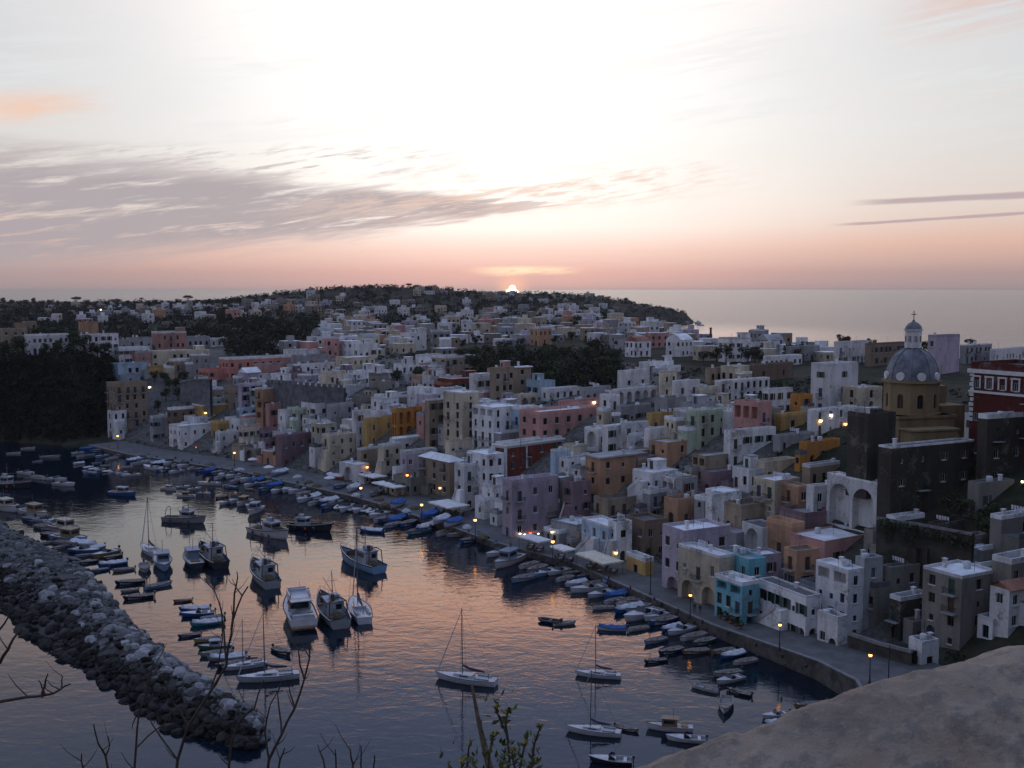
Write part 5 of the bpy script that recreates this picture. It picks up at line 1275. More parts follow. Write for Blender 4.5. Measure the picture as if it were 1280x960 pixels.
def mk_trawler(v=0):
    r = proto('fishing_boat'); L, B, fs, fb = 13.5, 4.2, 1.25, 2.4; h = hull(L, B, fs, fb, .8, .78, 16, .9, .07)
    pk(r, 'hull', hullmesh(h)); pk(r, 'deck', deckmesh(h, -.45, dkdeck_m, inset=.93)); pk(r, 'rubbing_strip', rim(h, .12, rubber_m)); pk(r, 'bulwark_rail', rim(h, .09, white_m, 'bulwark_rail', .12))
    wx = 1.2 if v == 0 else -2.2
    w = pk(r, 'wheelhouse', boxm('wheelhouse', house_m, ((wx, 0, 2.2), (3.6, 2.5, 2.5)), ((wx+.1, 0, 3.52), (4.1, 2.9, .16)), ((wx-.4, 0, 4.0), (1.5, 1.3, .85))))
    for s in (-1, 1):
        pk(w, 'window', boxm('window', bwin_m, ((wx+.3, s*1.26, 2.75), (2.6, .04, .7))))
    pk(w, 'window', boxm('window', bwin_m, ((wx+1.81, 0, 2.75), (.04, 2.1, .7)))); pk(w, 'funnel', boxm('funnel', rust_m, ((wx-1.5, .5, 4.1), (.5, .5, 1.2))))
    b = MB(); b.tube([(wx+.6, 0, 3.5), (wx+.6, 0, 8.0)], [.10, .05], 6); b.tube([(wx+.6, -.9, 6.3), (wx+.6, .9, 6.3)], .04, 4); pk(r, 'mast', b.mesh('mast', alu_m))
    b = MB(); b.tube([(wx+.6, 0, 4.4), (5.2, 0, 5.2)], [.08, .05], 5); pk(r, 'boom', b.mesh('boom', alu_m))
    b = MB()
    for s in (-1, 1): b.tube([(-5.4, s*1.5, 1.0), (-5.2, s*1.3, 3.9), (-5.1, s*.3, 4.5)], .10, 5)
    b.tube([(-5.1, -.4, 4.5), (-5.1, .4, 4.5)], .12, 5); pk(r, 'stern_gantry', b.mesh('stern_gantry', rust_m))
    b = MB(); b.lathe((-4.0, 0, 1.0), [(1.1, 0), (1.0, .5), (.6, .8), (0, .9)], 9); b.lathe((-3.0, .5, 1.0), [(.8, 0), (.7, .35), (0, .55)], 8); pk(r, 'fishing_net', b.mesh('fishing_net', net_m))
    pk(r, 'winch', boxm('winch', rust_m, ((3.6, 0, 1.8), (.9, 1.6, .7)), ((3.6, 0, 2.2), (.4, 1.9, .4))))
    pk(w, 'window', boxm('window', bwin_m, ((wx-1.82, -.4, 2.7), (.05, .9, .8))))
    for k_, (x_, y_, z_) in enumerate(((-4.6, 1.2, 1.0), (-4.6, 1.2, 1.26), (-3.3, -1.2, .98), (2.4 if v else -1.2, -1.3, 1.1), (2.6 if v else 4.4, 1.0, 1.4))): pk(r, 'fish_box', boxm('fish_box', (house_m, wood_m, cab_b)[k_ % 3], ((x_, y_, z_+.05), (.85, .6, .26), k_*.4)))
    b = MB()
    for s in (-1, 1): b.tube([(wx+.6, 0, 7.6), (5.9*s if s > 0 else -5.1, 0, 2.9 if s > 0 else 4.5)], .02, 3)
    b.tube([(-5.2, -1.3, 3.9), (wx-.5, -.9, 3.6)], .025, 3); b.tube([(-5.2, 1.3, 3.9), (wx-.5, .9, 3.6)], .025, 3); pk(r, 'rigging', b.mesh('rigging', iron_m))
    b = MB()
    for i in range(11, 17):
        for g in (h[i][0], h[i][6]): b.tube([(g[0], g[1]*.97, g[2]), (g[0], g[1]*.97, g[2]+.75)], .025, 4)
    for s in (0, 6): b.tube([(h[i][s][0], h[i][s][1]*.97, h[i][s][2]+.75) for i in range(11, 17)], .025, 4)
    pk(r, 'bow_rail', b.mesh('bow_rail', alu_m))
    for k, x in enumerate((-3.4, 0, 3)): b = MB(); b.lathe((x, -B/2*.98-.12, 0.75), [(0, -.4), (.2, -.25), (.2, .25), (0, .4)], 8); pk(r, 'fender', b.mesh('fender', rubber_m if k != 1 else orange_m))
    return r, L
def LB():
    b = MB(); b.tube([(-1.7, 1.15+.33*math.cos(a), 2.45+.33*math.sin(a)) for a in [j*math.pi/6 for j in range(13)]], .07, 5, cap=False); return b.mesh('lifebuoy', orange_m)
def mk_cruiser():
    r = proto('motor_cruiser'); L, B, fs, fb = 11.5, 3.8, 1.2, 1.9; h = hull(L, B, fs, fb, .6, .92, 16, .9, .10)
    pk(r, 'hull', hullmesh(h)); pk(r, 'deck', deckmesh(h, -.05, white_m)); pk(r, 'rubbing_strip', rim(h, .06, rubber_m))
    b = MB(); x0, x1 = -1.6, 3.4
    for (z0, z1, xa, xb, xc, xd, w0, w1) in ((1.35, 2.9, x0, x1, x0, x1-1.5, 1.45, 1.25),):
        A = [(xa, -w0, z0), (xb, -w0*.6, z0), (xb, w0*.6, z0), (xa, w0, z0)]; T = [(xc, -w1, z1), (xd, -w1*.8, z1), (xd, w1*.8, z1), (xc, w1, z1)]
        for j in range(4): b.poly([A[j], A[(j+1) % 4], T[(j+1) % 4], T[j]])
        b.poly(T)
    s_ = pk(r, 'superstructure', b.mesh('superstructure', white_m)); b = MB()
    b.poly([(3.02, -.80, 1.75), (3.02, .80, 1.75), (2.26, .92, 2.6), (2.26, -.92, 2.6)])
    for s in (-1, 1): b.poly([(-1.2, s*1.45, 1.8), (2.6, s*1.08, 1.8), (2.0, s*1.13, 2.55), (-1.2, s*1.37, 2.55)])
    pk(s_, 'window', b.mesh('window', bwin_m)); pk(r, 'flybridge', boxm('flybridge', white_m, ((-.9, 0, 3.0), (3.6, 2.7, .18)), ((.9, 0, 3.35), (.2, 2.3, .6)), ((-.9, 1.27, 3.3), (3.4, .12, .5)), ((-.9, -1.27, 3.3), (3.4, .12, .5))))
    b = MB(); b.tube([(-2.4, -1.2, 3.0), (-2.7, -1.1, 4.3), (-2.7, 1.1, 4.3), (-2.4, 1.2, 3.0)], .09, 5); b.tube([(-2.7, 0, 4.3), (-2.7, 0, 5.4)], .03, 4); pk(r, 'radar_arch', b.mesh('radar_arch', white_m))
    pk(r, 'aft_cockpit', boxm('aft_cockpit', dkdeck_m, ((-3.7, 0, 1.18), (3.4, 2.9, .12)))); pk(s_, 'window', boxm('window', bwin_m, ((-1.63, 0, 2.1), (.05, 2.3, 1.25)))); pk(r, 'canopy', boxm('canopy', deck_m, ((-3.3, 0, 3.05), (1.7, 2.7, .08)))); pk(r, 'deck_box', boxm('deck_box', house_m, ((-3.2, .9, 1.5), (1.2, .7, .6)), ((-4.2, -1.0, 1.45), (.7, .6, .5)))); pk(r, 'lifebuoy', LB()); pk(r, 'bathing_platform', boxm('bathing_platform', wood_m, ((-6.1, 0, .35), (.9, 3.0, .12)))); pk(r, 'aft_seat', boxm('aft_seat', white_m, ((-5.2, 0, 1.45), (.6, 2.6, .5))))
    return r, L
def mk_yacht(H=13.0, cover=True):
    r = proto('sailing_yacht'); L, B, fs, fb = 10.5, 3.3, .95, 1.25; h = hull(L, B, fs, fb, .6, .7, 16, .92, .07)
    pk(r, 'hull', hullmesh(h)); pk(r, 'deck', deckmesh(h, -.02, white_m)); pk(r, 'rubbing_strip', rim(h, .045, cover_m))
    b = MB(); A = [(-1.2, -1.0, 1.0), (2.6, -.55, 1.15), (2.6, .55, 1.15), (-1.2, 1.0, 1.0)]; T = [(-1.2, -.85, 1.5), (2.1, -.45, 1.45), (2.1, .45, 1.45), (-1.2, .85, 1.5)]
    for j in range(4): b.poly([A[j], A[(j+1) % 4], T[(j+1) % 4], T[j]])
    b.poly(T); c = pk(r, 'coachroof', b.mesh('coachroof', white_m))
    for s in (-1, 1): pk(c, 'window', boxm('window', bwin_m, ((.4, s*.86, 1.28), (1.7, .10, .16), s*-.12)))
    pk(r, 'cockpit', boxm('cockpit', inner_m, ((-2.9, 0, .98), (2.6, 1.5, .06)), ((-2.9, .95, 1.12), (2.6, .3, .25)), ((-2.9, -.95, 1.12), (2.6, .3, .25))))
    b = MB(); b.tube([(.9, 0, 1.2), (.9, 0, H)], [.11, .07], 6); b.tube([(.9, -.75, H*.55), (.9, .75, H*.55)], .035, 4); pk(r, 'mast', b.mesh('mast', alu_m))
    b = MB(); b.tube([(.8, 0, 2.1), (-3.2, 0, 2.05)], .07, 5); pk(r, 'boom', b.mesh('boom', alu_m))
    b = MB(); b.tube([(.75, 0, 2.9), (-.4, 0, 2.45), (-1.8, 0, 2.3), (-3.1, 0, 2.2)], [.2, .22, .2, .10], 7); pk(r, 'sail_cover', b.mesh('sail_cover', cover_m))
    b = MB(); b.tube([(5.45, 0, 1.5), (.95, 0, H-.5)], [.10, .05], 5); pk(r, 'furled_jib', b.mesh('furled_jib', white_m))
    b = MB()
    for p in ((-5.1, 0, 1.0), (.7, 1.55, 1.0), (.7, -1.55, 1.0)): b.tube([p, (.9, 0, H-.1)], .018, 3)
    pk(r, 'rigging', b.mesh('rigging', iron_m))
    b = MB()
    for s in (0, 6):
        pts = [(h[i][s][0], h[i][s][1]*.96, h[i][s][2]+.6) for i in range(0, 17, 2)]; b.tube(pts, .014, 3)
        for p in pts: b.tube([p, (p[0], p[1], p[2]-.6)], .018, 3)
    b.tube([(-5.2, -1.1, 1.5), (-5.3, 0, 1.55), (-5.2, 1.1, 1.5)], .025, 4); pk(r, 'guard_rail', b.mesh('guard_rail', alu_m))
    b = MB(); b.lathe((-3.9, 0, 1.0), [(.05, 0), (.05, .9)], 6); b.tube([(-3.9, .4*math.cos(a), 1.7+.4*math.sin(a)) for a in [j*math.pi/6 for j in range(13)]], .025, 4); pk(r, 'steering_wheel', b.mesh('steering_wheel', alu_m)); return r, L
def mk_rib():
    r = proto('rubber_dinghy'); L = 3.6; b = MB(); pts = [(-1.8, .62, .3), (.6, .62, .3), (1.3, .45, .36), (1.7, 0, .42), (1.3, -.45, .36), (.6, -.62, .3), (-1.8, -.62, .3)]
    b.tube(pts, .23, 8); pk(r, 'tube', b.mesh('tube', hull_m)); pk(r, 'floor', boxm('floor', inner_m, ((-.3, 0, .12), (2.8, .9, .08)))); pk(r, 'transom', boxm('transom', wood_m, ((-1.6, 0, .35), (.06, .85, .5)))); pk(r, 'outboard_motor', outboard(L, .35)); pk(r, 'seat', boxm('seat', wood_m, ((-.3, 0, .45), (.25, 1.1, .05)))); return r, L
MK = {'d': mk_dinghy, 'c': mk_covered, 'm': mk_motor, 'k': mk_cabin, 't': lambda: mk_trawler(0), 'T': lambda: mk_trawler(1), 'x': mk_cruiser, 'y': mk_yacht, 'r': mk_rib}
BC = {'w': (.62, .63, .66), 'b': (.035, .12, .36), 'B': (.02, .045, .13), 'l': (.22, .38, .58), 't': (.05, .32, .40), 'g': (.30, .31, .33), 'r': (.30, .06, .045), 'n': (.30, .19, .09), 'k': (.035, .038, .045), 'e': (.06, .18, .11), 'o': (.48, .38, .10)}
BN = {'w': 'white', 'b': 'blue', 'B': 'navy blue', 'l': 'light blue', 't': 'teal', 'g': 'grey', 'r': 'red brown', 'n': 'tan', 'k': 'black', 'e': 'green', 'o': 'yellow'}
TN = {'d': ('open rowing boat', 'rowing boat'), 'c': ('small boat under a cloth cover', 'boat'), 'm': ('motor boat with windscreen', 'motor boat'), 'k': ('cabin boat', 'cabin boat'), 't': ('fishing boat with forward wheelhouse', 'fishing boat'), 'T': ('fishing boat with aft wheelhouse', 'fishing boat'), 'x': ('motor cruiser with flybridge', 'motor cruiser'), 'y': ('sailing yacht', 'sailing yacht'), 'r': ('rubber dinghy', 'dinghy')}
BOATS = []; FIRST = {}
def boat(bx, by, sx_, sy_, t, c, zone, label=None, z=0.0, mast=None, Lmin=None, cover=None):
    A, B_ = onz(bx, by, z), onz(sx_, sy_, z); d = A-B_; L = d.length
    if t not in FIRST: FIRST[t] = MK[t](); o, L0 = FIRST[t]; PRO[t] = [o, L0, False]
    o, L0, used = PRO[t]
    if used: o = copy_tree(o)
    PRO[t][2] = True
    lo, hi = {'d': (3.2, 7), 'c': (3.6, 8), 'm': (4, 9), 'k': (5, 11), 't': (9, 15.5), 'T': (9, 15.5), 'x': (7, 16.5), 'y': (6.5, 13), 'r': (2.6, 5)}[t]
    L = min(max(L, lo), hi); s = L/L0; o.scale = (s, s, s); m_ = (A+B_)/2; o.location = m_; o.rotation_euler = (R(brng.uniform(-1.5, 1.5)), R(brng.uniform(-.8, .8)), math.atan2(d.y, d.x))
    for ch in o.children:
        nm = ch.name.split('.')[0]
        if nm in ('hull', 'tube'): ch.color = (*BC[c], 1)
        if nm in ('cabin', 'wheelhouse'): ch.color = (*brng.choice([(.5, .51, .53), (.45, .45, .44), (.3, .33, .38), (.2, .25, .33), (.24, .16, .10), (.42, .38, .30)]), 1)
        if nm == 'boat_cover': ch.color = (*BC[cover or ('b' if brng.random() < .45 else 'w')], 1)
        if nm == 'mast' and mast: pass
    pp = proj((m_.x, m_.y, z+.5)); BOATS.append(dict(o=o, px=pp[0], py=pp[1], t=t, c=c, zone=zone, label=label, L=L)); return o
brng = random.Random(3)
# yachts and the boats of the open basin
boat(549, 848, 620, 857, 'y', 'w', 'basin', 'white sailing yacht with dark sail cover, alone in the lower middle of the harbour')
boat(722, 844, 776, 848, 'y', 'w', 'basin', 'white sailing yacht with slim mast, right of the lone yacht')
boat(711, 914, 776, 920, 'y', 'w', 'basin', 'pale sailing yacht with deckhouse, lowest yacht in the harbour')
boat(790, 914, 776, 911, 'd', 'n', 'basin', 'tan dinghy tied to the stern of the lowest yacht'); boat(740, 952, 790, 955, 'm', 'k', 'basin', 'dark motor boat at the bottom edge below the lowest yacht')
boat(811, 911, 866, 914, 'k', 'w', 'basin', 'white cabin boat moored left of a white open motor boat, lower right'); boat(836, 925, 882, 928, 'm', 'w', 'basin', 'white open motor boat, lower right beside the white cabin boat')
boat(673, 776, 700, 780, 'r', 'k', 'basin', 'dark rubber dinghy alongside a pale boat in the middle right'); boat(718, 780, 692, 782, 'd', 'w', 'basin', 'pale open boat alongside the dark rubber dinghy')
boat(424, 697, 480, 719, 'T', 'l', 'basin', 'wooden fishing boat lying alone in the centre of the harbour')
boat(365, 752, 382, 791, 'x', 'w', 'basin', 'big white cabin cruiser, left of three boats moored side by side'); boat(402, 756, 427, 787, 'T', 'g', 'basin', 'grey fishing boat moored between the big cruiser and a small yacht'); boat(440, 752, 458, 784, 'y', 'w', 'basin', 'small white yacht, right of three boats moored side by side')
boat(316, 712, 342, 738, 'T', 'g', 'basin', 'fishing boat with gantry just left above the big white cruiser')
boat(254, 654, 205, 651, 't', 'g', 'basin', 'grey blue fishing boat broadside on, upper left of the harbour'); boat(358, 675, 315, 664, 't', 'w', 'basin', 'white hulled fishing boat pointing right, upper middle of the harbour'); boat(412, 665, 362, 660, 'T', 'k', 'basin', 'dark fishing boat directly right of the white hulled fishing boat')
boat(247, 688, 283, 716, 'T', 'k', 'basin', 'dark fishing boat with tall bow, left middle of the harbour'); boat(233, 695, 248, 713, 'k', 'k', 'basin', 'small dark cabin boat beside the dark fishing boat')
boat(208, 722, 200, 694, 'k', 'l', 'basin', 'light blue cabin boat with rounded bow, below a two masted yacht'); boat(178, 686, 198, 697, 'y', 'w', 'basin', 'white yacht with two thin masts, left middle of the harbour')
boat(168, 620, 137, 618, 'k', 'b', 'basin', 'blue cabin boat alone near the upper left of the harbour')
for bx, by, sx_, sy_, t, c in ((182, 718, 180, 706, 'd', 'g'), (146, 731, 182, 728, 'd', 'k'), (213, 731, 181, 737, 'd', 'l'), (152, 741, 173, 738, 'd', 'g'), (156, 750, 192, 746, 'd', 'k'), (218, 753, 240, 751, 'd', 'r'), (226, 764, 262, 762, 'c', 'b'), (229, 771, 268, 768, 'm', 'b'), (252, 776, 280, 771, 'd', 'w'), (240, 783, 279, 778, 'c', 't'), (224, 797, 251, 794, 'd', 'B'), (244, 803, 276, 799, 'd', 'o'), (250, 812, 290, 809, 'k', 'e'), (252, 821, 290, 816, 'd', 'g'), (262, 827, 306, 822, 'c', 'g'), (285, 838, 330, 831, 'y', 'w'), (300, 853, 374, 846, 'y', 'w'), (362, 820, 342, 812, 'd', 'k'), (272, 836, 310, 828, 'd', 'k')):
    boat(bx, by, sx_, sy_, t, c, 'A')
# mooring line off the breakwater
for bx, by, sx_, sy_, t, c in ((28, 640, 0, 632, 'm', 'l'), (42, 644, 12, 636, 'm', 'w'), (58, 648, 28, 641, 'k', 'w'), (72, 657, 44, 651, 'm', 'l'), (70, 664, 42, 658, 'd', 'g'), (98, 668, 64, 661, 'k', 'g'), (84, 674, 48, 668, 'd', 'k'), (108, 680, 66, 673, 'k', 'l'), (124, 686, 88, 679, 'c', 'w'), (97, 684, 68, 679, 'd', 'g'), (122, 693, 90, 689, 'm', 'b'), (95, 697, 118, 694, 'd', 'g'), (118, 698, 148, 690, 'm', 'n'), (96, 706, 122, 702, 'd', 'k'), (124, 709, 158, 704, 'c', 'b'), (142, 715, 168, 712, 'd', 'g'), (46, 682, 65, 678, 'd', 'w'), (66, 688, 83, 683, 'd', 'g'), (86, 661, 60, 655, 'm', 'w')):
    boat(bx, by, sx_, sy_, t, c, 'B')
for bx, by, sx_, sy_, t, c in ((36, 611, -6, 608, 'T', 'k'), (42, 594, 24, 592, 'm', 'w'), (56, 600, 41, 597, 'd', 'w'), (82, 602, 60, 600, 'm', 'w'), (92, 608, 68, 606, 'm', 'w'), (25, 567, 8, 568, 'd', 'w'), (43, 561, 26, 562, 'd', 'w'), (74, 572, 50, 573, 'd', 'g'), (52, 577, 42, 578, 'd', 'l')):
    boat(bx, by, sx_, sy_, t, c, 'C')
# far end of the quay
for bx, by, sx_, sy_, t, c in ((100, 563, 118, 561, 'c', 'b'), (112, 566, 136, 563, 'd', 'b'), (90, 568, 104, 566, 'm', 'w'), (102, 571, 118, 569, 'd', 'l'), (92, 581, 105, 579, 'c', 'w'), (104, 586, 115, 584, 'r', 'w'), (111, 588, 122, 586, 'r', 'w'), (119, 589, 131, 587, 'm', 'w'), (128, 591, 139, 589, 'r', 'w'), (137, 592, 147, 590, 'm', 'w'), (104, 592, 122, 594, 'd', 'b'), (145, 594, 158, 591, 'm', 'w'), (153, 596, 176, 594, 'm', 'w'), (181, 586, 205, 589, 'm', 'w'), (143, 572, 160, 569, 'd', 'g'), (172, 577, 186, 573, 'm', 'l'), (178, 580, 196, 576, 'm', 'w'), (188, 583, 205, 579, 'c', 'b'), (205, 583, 219, 578, 'm', 'w'), (214, 585, 230, 580, 'd', 'w'), (222, 587, 240, 581, 'm', 'w'), (233, 589, 250, 584, 'd', 'w')):
    boat(bx, by, sx_, sy_, t, c, 'D')
for bx, by, sx_, sy_, t, c in ((244, 591, 258, 586, 'd', 'b'), (254, 593, 268, 588, 'c', 'b'), (264, 595, 278, 590, 'd', 'b'), (274, 597, 290, 592, 'm', 'w'), (283, 599, 300, 594, 'm', 'w'), (292, 602, 309, 596, 'd', 'w'), (301, 604, 318, 598, 'm', 'w'), (312, 606, 330, 600, 'c', 'b'), (322, 609, 340, 603, 'd', 'b'), (332, 612, 352, 606, 'c', 'b'), (351, 618, 374, 609, 'm', 'w'), (358, 620, 384, 611, 'm', 'w'), (366, 624, 390, 615, 'd', 'w'), (378, 628, 400, 620, 'c', 'b'), (388, 630, 412, 622, 'd', 'b'), (398, 632, 422, 625, 'c', 'b'), (410, 634, 428, 627, 'd', 't')):
    boat(bx, by, sx_, sy_, t, c, 'E')
for bx, by, sx_, sy_, t, c in ((217, 613, 204, 612, 'k', 'w'), (236, 609, 221, 610, 'm', 'w'), (250, 611, 234, 613, 'm', 'w'), (222, 621, 244, 621, 'k', 'w'), (249, 606, 276, 606, 'm', 'w'), (262, 618, 248, 617, 'm', 'w'), (281, 609, 297, 611, 'd', 'b'), (307, 612, 317, 613, 'd', 'n'), (270, 624, 284, 621, 'd', 'r'), (275, 632, 292, 627, 'm', 'w'), (288, 631, 300, 624, 'm', 'w'), (297, 634, 313, 627, 'k', 'w'), (309, 637, 320, 630, 'm', 'w'), (312, 645, 326, 636, 'k', 'w')):
    boat(bx, by, sx_, sy_, t, c, 'F')
for bx, by, sx_, sy_, t, c in ((418, 640, 428, 632, 'r', 'w'), (426, 642, 437, 633, 'm', 'w'), (435, 642, 445, 634, 'r', 'w'), (443, 643, 452, 635, 'm', 'w'), (451, 643, 460, 636, 'r', 'w'), (459, 644, 469, 638, 'r', 'w'), (463, 649, 484, 642, 'm', 'w'), (474, 654, 492, 646, 'd', 'b'), (484, 656, 504, 648, 'c', 'b'), (500, 660, 520, 652, 'd', 'b'), (451, 664, 479, 666, 'c', 'b'), (505, 670, 542, 662, 'd', 't'), (560, 672, 585, 668, 'd', 'g')):
    boat(bx, by, sx_, sy_, t, c, 'G')
for bx, by, sx_, sy_, t, c in ((610, 697, 638, 690, 'm', 'w'), (616, 714, 655, 696, 'k', 'w'), (641, 729, 670, 721, 'd', 'l'), (660, 717, 682, 709, 'd', 'g'), (686, 720, 711, 713, 'm', 'w'), (704, 720, 723, 716, 'd', 'g'), (722, 724, 740, 719, 'd', 'b'), (716, 741, 757, 736, 'm', 'w'), (728, 735, 752, 729, 'd', 't'), (737, 748, 766, 741, 'm', 'w'), (757, 750, 785, 742, 'c', 'b'), (741, 738, 763, 731, 'd', 'w'), (770, 756, 800, 750, 'd', 'b'), (772, 760, 811, 753, 'd', 'w'), (742, 762, 768, 760, 'd', 'w'), (770, 767, 802, 759, 'c', 'b')):
    boat(bx, by, sx_, sy_, t, c, 'H')
for bx, by, sx_, sy_, t, c in ((783, 778, 824, 766, 'm', 'w'), (807, 777, 836, 768, 'm', 'w'), (813, 783, 844, 774, 'd', 'b'), (748, 787, 783, 788, 'c', 'w'), (786, 790, 810, 785, 'd', 'w'), (828, 790, 850, 783, 'c', 'b'), (837, 795, 866, 786, 'm', 'w'), (852, 802, 881, 794, 'd', 'w'), (807, 806, 832, 799, 'd', 'l'), (825, 819, 853, 812, 'd', 'B'), (807, 829, 833, 826, 'd', 'k'), (868, 808, 892, 800, 'd', 'e'), (855, 818, 886, 814, 'd', 'n'), (892, 818, 918, 813, 'd', 'n'), (902, 824, 929, 817, 'c', 'b'), (918, 832, 945, 826, 'd', 'w')):
    boat(bx, by, sx_, sy_, t, c, 'I')
for bx, by, sx_, sy_, t, c in ((866, 859, 898, 866, 'd', 'w'), (893, 846, 926, 841, 'd', 'g'), (898, 856, 928, 848, 'm', 'w'), (911, 864, 939, 871, 'd', 'k'), (905, 893, 909, 874, 'd', 'w'), (955, 898, 986, 894, 'm', 'w'), (956, 907, 990, 904, 'c', 'b'), (995, 886, 1032, 882, 'd', 'n')):
    boat(bx, by, sx_, sy_, t, c, 'J')
for bx, by, sx_, sy_, t, c in ((96, 572, 108, 570, 'd', 'w'), (120, 573, 134, 570, 'm', 'l'), (132, 576, 146, 573, 'd', 'w'), (158, 579, 174, 575, 'c', 'b'), (164, 583, 180, 579, 'd', 'w'), (126, 583, 138, 582, 'd', 'w'), (116, 580, 126, 579, 'd', 'l'), (196, 590, 212, 587, 'd', 'b'), (212, 593, 228, 589, 'm', 'w'), (150, 586, 166, 584, 'd', 'w')):
    boat(bx, by, sx_, sy_, t, c, 'D')
for bx, by, sx_, sy_, t, c in ((268, 601, 282, 596, 'd', 'w'), (288, 606, 302, 601, 'd', 'l'), (306, 610, 320, 605, 'm', 'w'), (324, 615, 340, 610, 'd', 'b'), (340, 618, 356, 612, 'm', 'w'), (372, 630, 392, 622, 'm', 'w'), (384, 634, 404, 627, 'd', 'w'), (402, 637, 420, 631, 'd', 'b')):
    boat(bx, by, sx_, sy_, t, c, 'E')
for bx, by, sx_, sy_, t, c in ((468, 654, 484, 648, 'd', 'w'), (482, 661, 500, 655, 'd', 'l'), (520, 666, 544, 657, 'c', 'b'), (545, 672, 566, 664, 'd', 'w'), (576, 680, 600, 674, 'd', 'b')):
    boat(bx, by, sx_, sy_, t, c, 'G')
for bx, by, sx_, sy_, t, c in ((650, 712, 672, 705, 'd', 'w'), (670, 722, 694, 714, 'm', 'l'), (696, 728, 716, 722, 'd', 'w'), (708, 734, 732, 728, 'c', 'w'), (784, 766, 812, 758, 'd', 'l'), (756, 756, 780, 750, 'd', 'w')):
    boat(bx, by, sx_, sy_, t, c, 'H')
for bx, by, sx_, sy_, t, c in ((130, 700, 152, 695, 'd', 'k'), (106, 690, 130, 684, 'c', 'g'), (52, 654, 28, 648, 'd', 'b'), (88, 668, 60, 661, 'd', 'w'), (112, 716, 136, 712, 'd', 'b'), (20, 641, -6, 634, 'k', 'w')):
    boat(bx, by, sx_, sy_, t, c, 'B')
boat(934, 415, 940, 414, 'm', 'k', 'sea', 'tiny dark boat far out on the open sea right of the headland')
# hauled out on the quay
for bx, by, sx_, sy_, t, c in ((437, 602, 404, 594, 'c', 'r'), (526, 650, 545, 642, 'c', 'b'), (541, 657, 560, 647, 'c', 'w'), (555, 660, 576, 651, 'c', 'w'), (488, 636, 504, 628, 'c', 'w'), (460, 622, 478, 614, 'd', 'g'), (416, 612, 432, 606, 'd', 'b'), (434, 616, 448, 608, 'c', 'w'), (340, 595, 358, 590, 'c', 'l')):
    p = quay_at((bx+sx_)/2, (by+sy_)/2); boat(bx, by, sx_, sy_, t, c, 'K', z=p.z+.25)
print('boats', len(BOATS))
# ================================================================== lamps, awnings, poles, people
bulb_orange = emit('sodium lamp glow', (1.0, .36, .085), 6.5); bulb_white = emit('white lamp glow', (1.0, .82, .55), 7.0); bulb_yellow = emit('yellow lamp glow', (1.0, .66, .20), 6.0); bulb_red = emit('red lamp glow', (1.0, .08, .03), 4.0)
LAMPS = []
def globe(r, m, nm='bulb'):
    b = MB(); b.lathe((0, 0, 0), [(.02, -r)]+[(r*math.cos(a), r*math.sin(a)) for a in [(-3+j)*math.pi/8 for j in range(7)]]+[(.02, r)], 10); return b.mesh(nm, m)
_lm = {}
def lamp_post(px, py, hgt=4.6, m=bulb_orange, label=None, r=.26):
    z = 1.6
    for _ in range(4):
        p = onz(px, py, z+hgt); i = min(range(len(QUAY)), key=lambda k: (QUAY[k]-p.xy).length); z = qz(i)+.12
    o = empty('street_lamp', (p.x, p.y, z))
    b = MB(); b.lathe((0, 0, 0), [(.22, 0), (.22, .25), (.13, .4), (.10, 1.2), (.07, 1.3), (.06, hgt-.3), (.09, hgt-.25)], 8); mo('post', b.mesh('post', iron_m), o)
    b = MB(); b.lathe((0, 0, hgt+r*.75), [(r*1.25, 0), (r*.9, .12), (.05, .26)], 10); b.lathe((0, 0, hgt), [(r*.5, -r-.05), (r*.7, -r+.08)], 10)
    ln = mo('lantern', b.mesh('lantern', iron_m), o)
    mo('bulb', globe(r, m), ln, (0, 0, hgt)); LAMPS.append(dict(o=o, px=px, py=py, label=label, post=True, m=m)); return o
for px, py, lb in ((147, 545, 'lit orange street lamp at the far left end of the quay'), (293, 566, 'lit orange street lamp in front of the white quay house with arched doors'), (408, 572, 'lit orange street lamp just right of the broad mauve house'), (451, 610, 'lit orange street lamp at the quay edge left of the second awning'), (459, 584, 'lit orange street lamp behind the smallest awning, left of the cream house stair'),
                   (509, 594, 'lit orange street lamp at the right end of the long narrow awning'), (527, 631, 'lit orange street lamp at the left tip of the large square awning'), (550, 610, 'lit orange street lamp behind the large square awning'), (594, 650, 'lit orange street lamp at the quay edge left of the lilac restaurant house'), (691, 677, 'lit orange street lamp at the right corner of the lilac restaurant awning'), (863, 744, 'lit orange street lamp before the cream house with pointed arches'), (975, 781, 'lit orange street lamp before the long white quay house at right'), (1088, 819, 'lit orange street lamp near the right end of the quay wall')):
    lamp_post(px, py, 4.6 if px < 700 else 4.2, bulb_orange, lb, .35 if px < 700 else .26)
bpy.context.view_layer.update(); DG = bpy.context.evaluated_depsgraph_get()
def cast(px, py):
    ok, loc, n, _, ob, _ = S.ray_cast(DG, cam.location, ray(px, py).normalized()); return (loc, n) if ok else (None, None)
def wall_lamp(px, py, m, label, r=.2):
    r *= 1.45
    loc, n = cast(px, py)
    if loc is None: loc = atD(px, py, 500); n = Vector((0, -1, 0))
    v = (cam.location-loc).normalized(); p = loc+v*.55
    o = empty('wall_lamp', p); b = MB(); b.tube([(0, 0, r*.9), (-v.x*.3, -v.y*.3, r*.9+.25), (-v.x*.62, -v.y*.62, r*.9+.05)], .035, 5); b.lathe((0, 0, r*.7), [(r*1.2, 0), (.04, .2)], 8)
    mo('bracket', b.mesh('bracket', iron_m), o); mo('bulb', globe(r, m), o); LAMPS.append(dict(o=o, px=px, py=py, label=label)); tag(o, label, 'lamp'); return o
